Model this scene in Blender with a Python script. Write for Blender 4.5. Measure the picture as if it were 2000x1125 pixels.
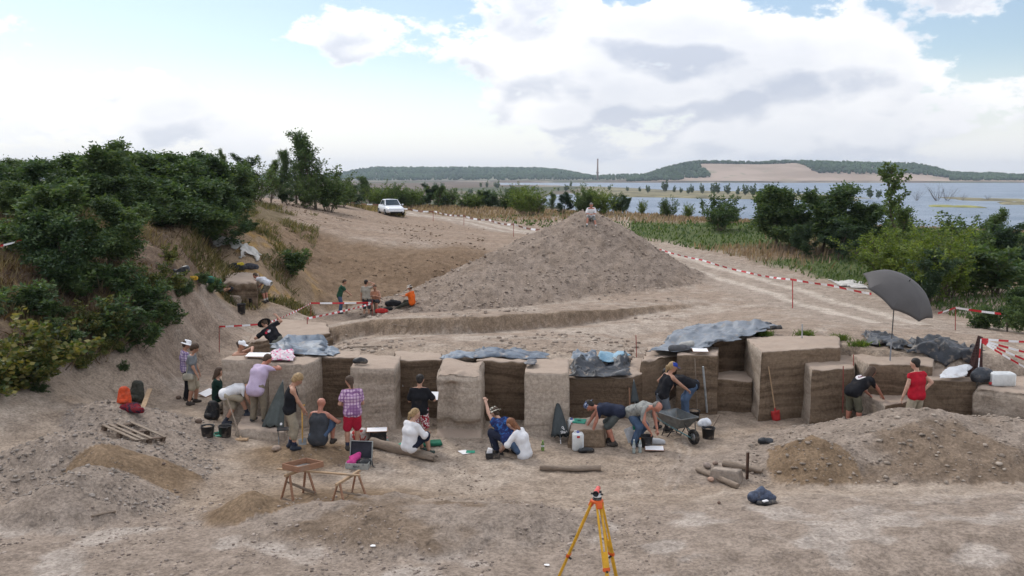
import bpy, bmesh, math, random
import numpy as np
from mathutils import Vector, Matrix
# ---------------------------------------------------------------- scene, camera, sky, sun
for o in list(bpy.data.objects): bpy.data.objects.remove(o, do_unlink=True)
SC = bpy.context.scene
COL = SC.collection
R = math.radians
CAMZ = 6.3; FPX = 1750.0; TILT = math.atan((562.5-340)/FPX)
cam = bpy.data.objects.new('camera', bpy.data.cameras.new('camera')); COL.objects.link(cam)
cam.location = (0, 0, CAMZ); cam.rotation_euler = (math.pi/2-TILT, 0, 0)
cam.data.sensor_width = 36; cam.data.lens = 36*FPX/2000
cam.data.clip_start = .1; cam.data.clip_end = 20000
SC.camera = cam
SUN_AZ, SUN_EL = R(-38), R(44)            # azimuth from the view direction, to the left and ahead; behind thin cloud
SUND = Vector((math.sin(SUN_AZ)*math.cos(SUN_EL), math.cos(SUN_AZ)*math.cos(SUN_EL), math.sin(SUN_EL)))
sun = bpy.data.objects.new('sun', bpy.data.lights.new('sun', 'SUN')); COL.objects.link(sun)
sun.data.energy = 1.5; sun.data.angle = R(11); sun.data.color = (1, .965, .9)
sun.rotation_euler = SUND.to_track_quat('Z', 'Y').to_euler(); sun.location = (-30, -10, 60)
SC.view_settings.view_transform = 'Standard'; SC.view_settings.look = 'None'
SC.view_settings.gamma = 1; SC.view_settings.exposure = 0.16; SC.view_settings.use_curve_mapping = False
SC.cycles.max_bounces = 4; SC.cycles.diffuse_bounces = 2; SC.cycles.transparent_max_bounces = 4
SC.cycles.volume_bounces = 0

SKYOFF = (6.3, 12.7, 18.1)
def build_world():
    w = bpy.data.worlds.new('World'); SC.world = w; w.use_nodes = True
    nt = w.node_tree; N = nt.nodes; L = nt.links; N.clear()
    def n(t, **k):
        x = N.new(t)
        for a, b in k.items(): setattr(x, a, b)
        return x
    def math_(op, a, b=None, c=None):
        m = n('ShaderNodeMath', operation=op)
        for i, v in enumerate((a, b, c)):
            if v is None: continue
            if isinstance(v, (int, float)): m.inputs[i].default_value = v
            else: L.new(v, m.inputs[i])
        return m.outputs[0]
    def sm(v, a, b, lo=0., hi=1.):
        m = n('ShaderNodeMapRange', interpolation_type='SMOOTHSTEP')
        L.new(v, m.inputs[0])
        for i, q in enumerate((a, b, lo, hi)): m.inputs[i+1].default_value = q
        return m.outputs[0]
    def mix(f, a, b):
        m = n('ShaderNodeMix', data_type='RGBA')
        for i, v in ((0, f), (6, a), (7, b)):
            if isinstance(v, tuple): m.inputs[i].default_value = v
            elif isinstance(v, float): m.inputs[i].default_value = v
            else: L.new(v, m.inputs[i])
        return m.outputs[2]
    sky = n('ShaderNodeTexSky', sky_type='NISHITA')
    sky.sun_disc = False; sky.sun_elevation = SUN_EL; sky.sun_rotation = SUN_AZ; sky.air_density = 1.0; sky.dust_density = .6; sky.altitude = 80
    tc = n('ShaderNodeTexCoord')
    sep = n('ShaderNodeSeparateXYZ'); L.new(tc.outputs['Generated'], sep.inputs[0])
    z = sep.outputs[2]
    def vec(zoff):
        c = n('ShaderNodeCombineXYZ')
        L.new(sep.outputs[0], c.inputs[0]); L.new(sep.outputs[1], c.inputs[1])
        # heights are stretched near the horizon, where cloud decks crowd together
        zz = math_('ADD', z, zoff); zz = math_('MAXIMUM', zz, 0.0)
        L.new(math_('MULTIPLY', math_('POWER', zz, .85), 1.55), c.inputs[2])
        ad = n('ShaderNodeVectorMath', operation='ADD'); L.new(c.outputs[0], ad.inputs[0]); ad.inputs[1].default_value = SKYOFF
        return ad.outputs[0]
    def noise(v, s, d, r=.55, dist=0.):
        t = n('ShaderNodeTexNoise'); L.new(v, t.inputs['Vector'])
        t.inputs['Scale'].default_value = s; t.inputs['Detail'].default_value = d; t.inputs['Roughness'].default_value = r; t.inputs['Distortion'].default_value = dist
        return t.outputs['Fac']
    def dens(zoff):
        v = vec(zoff)
        big = noise(v, 4.2, 1.5, .5)
        fine = noise(v, 11.0, 10., .60, .0)
        soft = noise(v, 8.0, 2.5, .5)
        return math_('ADD', math_('MULTIPLY', big, .60), math_('MULTIPLY', fine, .40)), math_('ADD', math_('MULTIPLY', big, .62), math_('MULTIPLY', soft, .38))
    d0, s0 = dens(0.); d1, s1 = dens(.024)
    mask = sm(d0, .474, .512)
    # brighter tops, greyer bases: the change of density upwards
    emb = math_('ADD', math_('MULTIPLY', math_('SUBTRACT', d1, d0), .35), math_('MULTIPLY', math_('SUBTRACT', s1, s0), .75))
    base = sm(emb, -.020, .050)
    thick = math_('ADD', math_('MULTIPLY', sm(s0, .47, .66), .7), math_('MULTIPLY', sm(d0, .50, .64), .3))
    shade = math_('ADD', math_('MULTIPLY', math_('MULTIPLY', base, sm(d0, .47, .53)), .75), math_('MULTIPLY', thick, .55))
    shade = math_('MINIMUM', shade, 1.0)
    dt = n('ShaderNodeVectorMath', operation='DOT_PRODUCT'); L.new(tc.outputs['Generated'], dt.inputs[0]); dt.inputs[1].default_value = SUND
    fw = math_('POWER', math_('MAXIMUM', dt.outputs['Value'], 0.0), 4.0)
    gain = math_('ADD', math_('MULTIPLY', fw, 1.5), 8.3)
    gain = math_('MULTIPLY', gain, math_('ADD', math_('MULTIPLY', math_('MAXIMUM', z, 0.0), 1.3), 1.0))     # overcast skies brighten toward the zenith
    low = sm(z, 0.0, .10)
    shade = math_('MULTIPLY', shade, math_('ADD', math_('MULTIPLY', low, .40), .60))
    cc = mix(shade, (1.06, 1.06, 1.07, 1), (.60, .65, .755, 1))
    sc = n('ShaderNodeVectorMath', operation='SCALE'); L.new(cc, sc.inputs[0]); L.new(gain, sc.inputs['Scale'])
    # thin veil over the open sky, thicker toward the horizon
    sk = n('ShaderNodeVectorMath', operation='SCALE'); L.new(sky.outputs[0], sk.inputs[0]); sk.inputs['Scale'].default_value = 1.15
    veil = mix(sm(z, 0.0, .13, .93, .04), sk.outputs[0], sc.outputs[0])
    out = mix(mask, veil, sc.outputs[0])
    bg = n('ShaderNodeBackground'); L.new(out, bg.inputs[0]); bg.inputs[1].default_value = .1
    wo = n('ShaderNodeOutputWorld'); L.new(bg.outputs[0], wo.inputs[0])
    w.cycles.sampling_method = 'MANUAL'; w.cycles.sample_map_resolution = 512
build_world()

# ---------------------------------------------------------------- pixel rays (only used to find real positions on the ground)
CT, ST = math.cos(TILT), math.sin(TILT)
def ray(px, py):
    u = (px-1000)/FPX; v = (562.5-py)/FPX
    return (u, CT+v*ST, -ST+v*CT)
def at_y(px, py, Y):
    d = ray(px, py); t = Y/d[1]
    return Vector((d[0]*t, Y, CAMZ+d[2]*t))
def at_z(px, py, z):
    d = ray(px, py); t = (z-CAMZ)/d[2]
    return Vector((d[0]*t, d[1]*t, z))

# ---------------------------------------------------------------- numpy noise
_rs = np.random.RandomState(7); _PERM = _rs.rand(65536).astype(np.float32)
def _hash(ix, iy, iz):
    return _PERM[((ix*73856093) ^ (iy*19349663) ^ (iz*83492791)) & 65535]
def vnoise(x, y, z=0.):
    x = np.asarray(x, dtype=np.float64); y = np.asarray(y, dtype=np.float64); z = np.zeros_like(x)+z
    ix, iy, iz = np.floor(x).astype(np.int64), np.floor(y).astype(np.int64), np.floor(z).astype(np.int64)
    fx, fy, fz = x-ix, y-iy, z-iz
    fx = fx*fx*(3-2*fx); fy = fy*fy*(3-2*fy); fz = fz*fz*(3-2*fz)
    r = 0
    for a in (0, 1):
        for b in (0, 1):
            for c in (0, 1):
                w = (fx if a else 1-fx)*(fy if b else 1-fy)*(fz if c else 1-fz)
                r = r+w*_hash(ix+a, iy+b, iz+c)
    return r*2-1
def fbm(x, y, z=0., o=4, g=.5):
    r = 0; a = 1.; s = 0
    for k in range(o):
        f = 2.03**k
        r = r+a*vnoise(x*f+17.3*k, y*f-9.1*k, z*f+3.7*k); s += a; a *= g
    return r/s
def sstep(a, b, v):
    t = np.clip((v-a)/(b-a), 0, 1); return t*t*(3-2*t)

# ---------------------------------------------------------------- object helpers
def tag(o, label=None, cat=None, group=None, kind=None):
    if label: o['label'] = label
    if cat: o['category'] = cat
    if group: o['group'] = group
    if kind: o['kind'] = kind
    return o
def mk(name, verts, faces, mat=None, parent=None, smooth=True, mats=None, fmat=None):
    me = bpy.data.meshes.new(name)
    if isinstance(verts, np.ndarray) and isinstance(faces, np.ndarray):
        nv, nf, k = len(verts), len(faces), faces.shape[1]
        me.vertices.add(nv); me.vertices.foreach_set('co', verts.astype(np.float32).ravel())
        me.loops.add(nf*k); me.loops.foreach_set('vertex_index', faces.astype(np.int32).ravel())
        me.polygons.add(nf); me.polygons.foreach_set('loop_start', np.arange(nf, dtype=np.int32)*k)
        me.update(calc_edges=True)
    else:
        me.from_pydata([tuple(v) for v in verts], [], [tuple(f) for f in faces])
    if smooth and len(me.polygons): me.polygons.foreach_set('use_smooth', np.ones(len(me.polygons), dtype=bool))
    for m in (mats or ([mat] if mat else [])): me.materials.append(m)
    if fmat is not None: me.polygons.foreach_set('material_index', np.asarray(fmat, dtype=np.int32))
    me.update()
    o = bpy.data.objects.new(name, me); COL.objects.link(o)
    if parent: o.parent = parent
    return o
def empty(name, loc=(0, 0, 0), rz=0., label=None, cat=None, group=None):
    o = bpy.data.objects.new(name, None); COL.objects.link(o); o.location = loc; o.rotation_euler = (0, 0, rz); o.empty_display_size = .2
    return tag(o, label, cat, group)
def copy_tree(o, parent=None):
    c = o.copy(); COL.objects.link(c); c.parent = parent
    for ch in o.children: copy_tree(ch, c)
    return c
class MB:
    def __init__(s): s.v = []; s.f = []; s.m = []
    def add(s, vs, fs, m=0):
        b = len(s.v); s.v += [Vector(q) for q in vs]; s.f += [tuple(b+i for i in f) for f in fs]; s.m += [m]*len(fs); return s
    def box(s, c, d, rot=None, bev=.0, m=0):
        x, y, z = [q/2 for q in d]; e = min(bev, x*.9, y*.9, z*.9)
        M = rot if rot is not None else Matrix.Identity(3)
        if e <= 0:
            vs = [(a*x, b*y, g*z) for a in (-1, 1) for b in (-1, 1) for g in (-1, 1)]
            fs = [(0, 1, 3, 2), (4, 6, 7, 5), (0, 4, 5, 1), (2, 3, 7, 6), (0, 2, 6, 4), (1, 5, 7, 3)]
        else:
            vs, fs = [], []
            id = {}
            for a in (-1, 1):
                for b in (-1, 1):
                    for g in (-1, 1):
                        for k in range(3):
                            p = [a*(x-e), b*(y-e), g*(z-e)]; p[k] += (a, b, g)[k]*e
                            id[(a, b, g, k)] = len(vs); vs.append(tuple(p))
            for k in range(3):
                i, j = [q for q in range(3) if q != k]
                for sg in (-1, 1):
                    q = []
                    for (p1, p2) in ((-1, -1), (1, -1), (1, 1), (-1, 1)):
                        t = [0, 0, 0]; t[k] = sg; t[i] = p1; t[j] = p2; q.append(id[(*t, k)])
                    fs.append(tuple(q))
            for k in range(3):
                i, j = [q for q in range(3) if q != k]
                for p1 in (-1, 1):
                    for p2 in (-1, 1):
                        t0 = [0, 0, 0]; t0[i] = p1; t0[j] = p2; t0[k] = -1; t1 = list(t0); t1[k] = 1
                        fs.append((id[(*t0, i)], id[(*t0, j)], id[(*t1, j)], id[(*t1, i)]))
            for a in (-1, 1):
                for b in (-1, 1):
                    for g in (-1, 1): fs.append(tuple(id[(a, b, g, k)] for k in range(3)))
        c = Vector(c); s.add([c+M @ Vector(q) for q in vs], fs, m); return s
    def tube(s, pts, r, n=8, cap=True, m=0, flat=None):
        pts = [Vector(p) for p in pts]; rr = r if isinstance(r, (list, tuple)) else [r]*len(pts)
        b = len(s.v); up = None
        for i, p in enumerate(pts):
            t = (pts[min(i+1, len(pts)-1)]-pts[max(i-1, 0)])
            t = t.normalized() if t.length > 1e-9 else Vector((0, 0, 1))
            if up is None: up = Vector((0, 0, 1)) if abs(t.z) < .9 else Vector((0, 1, 0))
            a = t.cross(up)
            if a.length < 1e-6: a = t.cross(Vector((1, 0, 0)))
            a.normalize(); c = t.cross(a).normalized(); up = -c if c.dot(up) < 0 else c
            up = c if c.dot(up) > 0 else -c
            for k in range(n):
                g = 2*math.pi*k/n
                s.v.append(p+a*math.cos(g)*rr[i]+up*math.sin(g)*rr[i]*(flat or 1))
        for i in range(len(pts)-1):
            for k in range(n):
                s.f.append((b+i*n+k, b+i*n+(k+1) % n, b+(i+1)*n+(k+1) % n, b+(i+1)*n+k)); s.m.append(m)
        if cap:
            s.f.append(tuple(b+k for k in range(n))); s.f.append(tuple(b+(len(pts)-1)*n+k for k in range(n))[::-1]); s.m += [m, m]
        return s
    def lathe(s, prof, n=20, c=(0, 0, 0), M=None, m=0, cap=False, sq=None):
        b = len(s.v); c = Vector(c); M = M or Matrix.Identity(3)
        for (r, z) in prof:
            for k in range(n):
                g = 2*math.pi*k/n; s.v.append(c+M @ Vector((r*math.cos(g), r*math.sin(g), z)))
        for i in range(len(prof)-1):
            for k in range(n):
                s.f.append((b+i*n+k, b+i*n+(k+1) % n, b+(i+1)*n+(k+1) % n, b+(i+1)*n+k)); s.m.append(m)
        if cap: s.f.append(tuple(b+k for k in range(n))[::-1]); s.f.append(tuple(b+(len(prof)-1)*n+k for k in range(n))); s.m += [m, m]
        return s
    def xf(s, M):
        s.v = [M @ v for v in s.v]; return s
    def build(s, name, mat=None, parent=None, smooth=False, mats=None):
        return mk(name, s.v, s.f, mat, parent, smooth, mats, s.m if mats else None)
def Rz(a): return Matrix.Rotation(a, 3, 'Z')
def Rx(a): return Matrix.Rotation(a, 3, 'X')
def Ry(a): return Matrix.Rotation(a, 3, 'Y')
def autosmooth(o, ang=35):
    me = o.data
    me.polygons.foreach_set('use_smooth', np.ones(len(me.polygons), dtype=bool))
    bm = bmesh.new(); bm.from_mesh(me)
    for e in bm.edges:
        if len(e.link_faces) == 2 and e.calc_face_angle(0) > R(ang): e.smooth = False
    bm.to_mesh(me); bm.free(); return o

# ---------------------------------------------------------------- materials
def new_mat(name):
    m = bpy.data.materials.new(name); m.use_nodes = True
    nt = m.node_tree; b = nt.nodes['Principled BSDF']
    return m, nt, b
def nd(nt, t, ins=None, **k):
    x = nt.nodes.new(t)
    for a, b in k.items(): setattr(x, a, b)
    for a, b in (ins or {}).items():
        if hasattr(b, 'is_output') or isinstance(b, bpy.types.NodeSocket): nt.links.new(b, x.inputs[a])
        else: x.inputs[a].default_value = b
    return x
def c4(c): return (c[0], c[1], c[2], 1)
def mixc(nt, f, a, b, bt='MIX'):
    x = nt.nodes.new('ShaderNodeMix'); x.data_type = 'RGBA'; x.blend_type = bt
    for i, v in ((0, f), (6, a), (7, b)):
        if isinstance(v, bpy.types.NodeSocket): nt.links.new(v, x.inputs[i])
        elif isinstance(v, (int, float)): x.inputs[i].default_value = v
        else: x.inputs[i].default_value = c4(v)
    return x.outputs[2]
def noise_(nt, vec, s, d=4., r=.55, dist=0.):
    x = nd(nt, 'ShaderNodeTexNoise', {'Scale': s, 'Detail': d, 'Roughness': r, 'Distortion': dist})
    if vec is not None: nt.links.new(vec, x.inputs['Vector'])
    return x.outputs['Fac']
def ramp(nt, f, a, b, lo=0., hi=1.):
    x = nd(nt, 'ShaderNodeMapRange', {0: f, 1: a, 2: b, 3: lo, 4: hi}, interpolation_type='SMOOTHSTEP'); return x.outputs[0]
def bump_(nt, b, h, st=.5, dist=.02):
    x = nd(nt, 'ShaderNodeBump', {'Strength': st, 'Distance': dist, 'Height': h}); nt.links.new(x.outputs[0], b.inputs['Normal'])
def mapv(nt, vec, sc):
    return nd(nt, 'ShaderNodeVectorMath', {0: vec, 1: sc}, operation='MULTIPLY').outputs[0]
_MC = {}
def plain(name, col, rough=.7, metal=0., var=.25, sc=9., bump=.0, spec=.3, dirt=None, trans=0.):
    if name in _MC: return _MC[name]
    m, nt, b = new_mat(name)
    tc = nd(nt, 'ShaderNodeTexCoord').outputs['Object']
    f = noise_(nt, tc, sc, 5., .6)
    c = mixc(nt, ramp(nt, f, .3, .7), [q*(1-var) for q in col], [min(1, q*(1+var)) for q in col])
    if dirt:
        g = ramp(nt, noise_(nt, tc, sc*.6+1.3, 6., .65), .50, .72, 0, dirt)
        c = mixc(nt, g, c, (.36, .28, .21))
    nt.links.new(c, b.inputs['Base Color'])
    b.inputs['Roughness'].default_value = rough; b.inputs['Metallic'].default_value = metal
    b.inputs['Specular IOR Level'].default_value = spec
    if bump: bump_(nt, b, noise_(nt, tc, sc*4, 4.), bump, .01)
    if trans: b.inputs['Transmission Weight'].default_value = trans
    _MC[name] = m; return m
def wood(name, a, b2, sc=(3, 3, 30), axis=2):
    if name in _MC: return _MC[name]
    m, nt, b = new_mat(name)
    tc = nd(nt, 'ShaderNodeTexCoord').outputs['Object']
    f = noise_(nt, mapv(nt, tc, sc), 3., 6., .6, .6)
    c = mixc(nt, ramp(nt, f, .3, .7), a, b2)
    c = mixc(nt, ramp(nt, noise_(nt, tc, 2.2, 3.), .55, .75, 0, .5), c, (.30, .25, .20))
    nt.links.new(c, b.inputs['Base Color']); b.inputs['Roughness'].default_value = .8; b.inputs['Specular IOR Level'].default_value = .2
    bump_(nt, b, f, .4, .006); _MC[name] = m; return m
# ---------------------------------------------------------------- terrain height
_cp = []
def cz(z, *pp):
    for (px, py) in pp: p = at_z(px, py, z); _cp.append((p.x, p.y, p.z))
def cy(Y, *pp):
    for (px, py) in pp: p = at_y(px, py, Y); _cp.append((p.x, p.y, p.z))
# nearest ground, rising toward the camera
for x in (-9, -5, 0, 5, 9): _cp.append((x, 9.0, .85 if x < 4 else .8))
cz(.50, (-100, 1115), (300, 1118), (700, 1118), (1050, 1120)); cz(.42, (1500, 1110)); cz(.5, (2100, 1100))
cz(.30, (0, 1030), (350, 1035), (700, 1040)); cz(.2, (1000, 1050)); cz(.10, (1300, 1045)); cz(.12, (1700, 1020)); cz(.25, (2050, 1000))
# pit floor
cz(0., (420, 985), (700, 960), (1000, 980), (1300, 980), (500, 900), (800, 900), (1000, 900), (1200, 900), (1400, 900), (700, 860), (900, 862), (1100, 862), (1250, 880), (1400, 830), (1500, 830), (1600, 830), (1480, 960), (1700, 955), (1350, 800), (600, 850), (450, 850), (350, 860), (350, 800), (340, 760), (400, 790), (420, 740))
cz(.1, (1900, 850), (2050, 860), (1800, 950), (2060, 960))
cz(.05, (375, 710)); cz(.2, (420, 668)); cz(.35, (460, 632)); cz(.5, (500, 607)); cz(.6, (550, 596)); cz(.62, (470, 602))
# left bank: foot, wall, slope, crest
cz(.05, (300, 775), (240, 800), (325, 742)); cz(.15, (340, 712)); cz(.25, (385, 672)); cz(.4, (420, 640)); cz(.15, (40, 985)); cz(.5, (-60, 960))
cz(.55, (190, 765)); cz(.9, (70, 800))
cy(24.2, (205, 720)); cy(25.2, (250, 690)); cy(26.7, (300, 640)); cy(29.5, (345, 600)); cy(32.5, (390, 570))
cy(24.2, (130, 700)); cy(22.2, (60, 715)); cy(20.6, (-40, 740)); cy(25.8, (150, 640)); cy(26.6, (230, 620)); cy(28.6, (290, 560)); cy(31.5, (340, 530))
cy(18.6, (0, 860)); cy(23, (0, 640)); cy(25.5, (0, 540)); cy(27.5, (130, 560)); cy(30, (200, 500)); cy(33, (270, 480)); cy(35., (330, 470)); cy(30, (60, 470)); cy(32, (-80, 420)); cy(36, (200, 440), (280, 440)); cy(40, (370, 440)); cy(40, (50, 415)); cy(46, (250, 415)); cy(45, (440, 450)); cy(52, (470, 425)); cy(60, (460, 395)); cy(60, (200, 390)); cy(60, (0, 380)); cy(80, (300, 372)); cy(110, (100, 365))
# excavation ledge at the far end of the path
cy(37.5, (405, 566)); cy(39, (440, 560), (480, 560)); cy(40.3, (520, 590), (480, 598)); cy(42.0, (500, 525), (440, 520), (400, 520)); cy(44., (480, 480), (420, 480)); cy(43., (540, 560)); cy(46., (560, 500)); cy(48, (530, 460)); cy(44.6, (580, 590))
# hollow behind and its far slope
cz(-.85, (640, 612), (700, 616), (760, 612), (800, 600)); cz(-.6, (620, 630), (680, 632)); cz(-.8, (830, 590))
cy(48.5, (640, 575), (720, 570), (790, 565)); cy(52., (640, 520), (740, 525), (840, 520)); cy(55.5, (640, 470), (720, 478), (800, 485), (900, 488)); cy(51, (590, 510)); cy(55, (570, 450)); cy(60, (700, 455), (850, 468), (960, 475)); cy(66, (540, 400), (620, 415)); cy(72, (480, 386), (700, 430), (900, 448)); cy(75, (600, 402)); cy(90, (763, 420), (650, 395)); cy(95, (850, 418), (950, 424)); cy(75, (1000, 452))
# bench and ledge floor behind the blocks
for (px, py, z) in ((650, 688, 1.4), (750, 687, 1.38), (850, 688, 1.38), (700, 662, 1.12), (800, 660, 1.1), (900, 684, 1.36), (1000, 688, 1.38), (1100, 692, 1.3), (1200, 698, 1.15), (1000, 655, .95), (1150, 640, .8), (1250, 625, .66), (1350, 612, .64), (1300, 660, .95), (1250, 685, 1.05), (1400, 640, 1.0), (1450, 610, .7), (1500, 585, .66), (600, 655, .6)): cz(z, (px, py))
cz(.35, (760, 628), (900, 622)); cz(.3, (1050, 606), (1200, 594)); cz(.5, (1350, 578)); cz(-.1, (700, 640))
# plateau right, road, meadow
cz(1.68, (1460, 648), (1560, 642)); cz(1.62, (1650, 655), (1750, 662), (1850, 672), (1950, 690)); cz(1.5, (2060, 720), (1700, 690)); cz(1.2, (1600, 620)); cz(.65, (1548, 600)); cz(1.1, (1750, 630), (1850, 640), (1960, 650)); cz(.66, (1380, 520), (1480, 555), (1620, 590)); cz(.9, (1740, 610)); cz(.9, (1900, 605), (2050, 640)); cz(.82, (1600, 540)); cz(1.0, (1700, 560), (1850, 560), (2000, 570))
cz(1.0, (1300, 487), (1450, 505)); cz(1.3, (1600, 500), (1750, 515)); cz(2.0, (1280, 430), (1480, 440)); cz(1.6, (1450, 465)); cz(2.2, (1200, 415), (1060, 420)); cz(1.9, (1650, 465), (1800, 470), (2000, 480)); cz(1.7, (1100, 450))
for px, zz in ((600, 2.2), (700, 2.0), (850, 2.0), (1000, 1.6), (1150, .9), (1300, -.6), (1500, -2.0), (1750, -2.6), (2050, -3.)): u = (px-1000)/FPX; _cp.append((u*125, 125, zz)); _cp.append((u*105, 105, zz*.5+1.0 if px > 1100 else 2.1))
_cp = np.array(_cp)
def _fit():
    P = _cp[:, :2]; n = len(P)
    A = np.linalg.norm(P[:, None]-P[None], axis=2)
    K = np.zeros((n+3, n+3)); K[:n, :n] = -A+np.eye(n)*-.25*0 + np.eye(n)*.15
    Q = np.c_[np.ones(n), P]; K[:n, n:] = Q; K[n:, :n] = Q.T
    return np.linalg.solve(K, np.r_[_cp[:, 2], 0, 0, 0])
_W = _fit()
def rbf(x, y):
    x = np.asarray(x, float); y = np.asarray(y, float); sh = x.shape; x = x.ravel(); y = y.ravel(); out = np.empty(len(x)); n = len(_cp)
    for i in range(0, len(x), 40000):
        a, b = x[i:i+40000], y[i:i+40000]
        r = np.sqrt((a[:, None]-_cp[None, :, 0])**2+(b[:, None]-_cp[None, :, 1])**2)
        out[i:i+40000] = -(r @ _W[:n])+_W[n]+_W[n+1]*a+_W[n+2]*b
    return out.reshape(sh)
# front of the standing section, as plan line (x, y of wall foot)
_EX = np.array([-7.6, -6.2, -3.9, 0.6, 1.6, 3.4, 5.5, 5.8, 6.8, 7.1, 9.3, 9.6, 12.5, 14]); _EY = np.array([22.9, 22.9, 23.2, 23.2, 22.9, 23.2, 24.2, 25.4, 25.4, 23.8, 23.4, 22.6, 22.0, 21.9])
def cone(x, y, cx, cy_, z0, h, slope, rnd=.5, sx=1., rot=0.):
    ca, sa = math.cos(rot), math.sin(rot)
    dx, dy = x-cx, y-cy_; a = (dx*ca+dy*sa)/sx; b = -dx*sa+dy*ca
    r = np.sqrt(a*a+b*b+rnd*rnd)-rnd
    return z0+h-slope*r
def smax(a, b, k): 
    h = np.clip(k-np.abs(a-b), 0, None)/k
    return np.maximum(a, b)+h*h*k*.25
_MND = []
def mound(px, py, Y, slope, rnd=.5, sx=1., rot=0., k=.4, nz=.06, tone=0):
    p = at_y(px, py, Y); _MND.append((p.x, p.y, p.z, slope, rnd, sx, rot, k, nz, tone))
# tone: 1 big heap, 2 grey spoil, 3 brown sand
mound(1150, 412, 50.5, .66, .5, 1.08, 0, .5, .10, 1)
mound(1080, 446, 49.5, .58, .7, 1.1, 0, .5, .10, 1)
mound(985, 490, 47.0, .52, .5, 1.1, .5, .35, .10, 1)
mound(915, 545, 45.2, .36, .6, 1.3, .3, .4, .10, 1)
mound(1335, 548, 48.0, .48, .5, 1.2, 0, .4, .10, 1)
mound(1255, 505, 49.0, .55, .6, 1., 0, .4, .10, 1)
# spoil, right foreground
mound(1830, 806, 19.4, .42, .4, 1.6, .05, .3, .07, 2)
mound(1725, 842, 18.7, .45, .3, 1.4, .1, .3, .07, 2)
mound(1588, 852, 18.2, .60, .15, .8, .2, .2, .10, 3)
mound(1985, 828, 19.6, .38, .5, 1.8, 0, .4, .08, 2)
mound(1915, 868, 18.2, .35, .4, 1.6, 0, .3, .07, 2)
mound(1605, 928, 17.3, .6, .12, 1.1, .3, .12, .03, 3)
mound(1475, 892, 18.6, .30, .3, 1.5, .3, .2, .04, 2)
# spoil, left foreground
mound(215, 788, 20.7, .45, .35, 1.3, -.5, .3, .06, 2)
mound(120, 846, 17.7, .58, .25, 1.4, .5, .25, .06, 2)
mound(198, 878, 17.3, .60, .2, 1.1, .2, .2, .05, 3)
mound(158, 914, 16.1, .66, .15, 1.1, 0, .15, .06, 2)
mound(95, 955, 15.4, .6, .15, 1.3, 0, .15, .06, 2)
# loose heaps in front
mound(490, 960, 15.4, .66, .08, 1.1, 0, .12, .03, 3)
mound(650, 992, 15.6, .18, .2, 1.4, 0, .1, .02, 3)
mound(595, 872, 19.6, .30, .3, 1.5, 0, .15, .03, 3)
mound(1060, 1002, 14.4, .5, .2, 1.7, -.3, .2, .07, 2)
mound(890, 1006, 14.4, .32, .25, 2.2, -.1, .2, .08, 2)
mound(700, 1008, 14.4, .34, .25, 1.8, 0, .2, .08, 2)
mound(1150, 1062, 13.9, .35, .2, 1.4, -.5, .15, .05, 2)
mound(1420, 1078, 13.0, .22, .3, 2.2, .15, .08, .03, 0)
mound(1700, 1058, 13.0, .20, .4, 2.6, .15, .08, .03, 0)
mound(1950, 1040, 13.0, .20, .4, 2.6, .15, .08, .03, 0)
mound(1800, 640, 29.0, .45, .5, 2.4, -.1, .3, .10, 2)
mound(1960, 665, 27.0, .42, .5, 1.6, -.1, .3, .10, 2)
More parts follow.
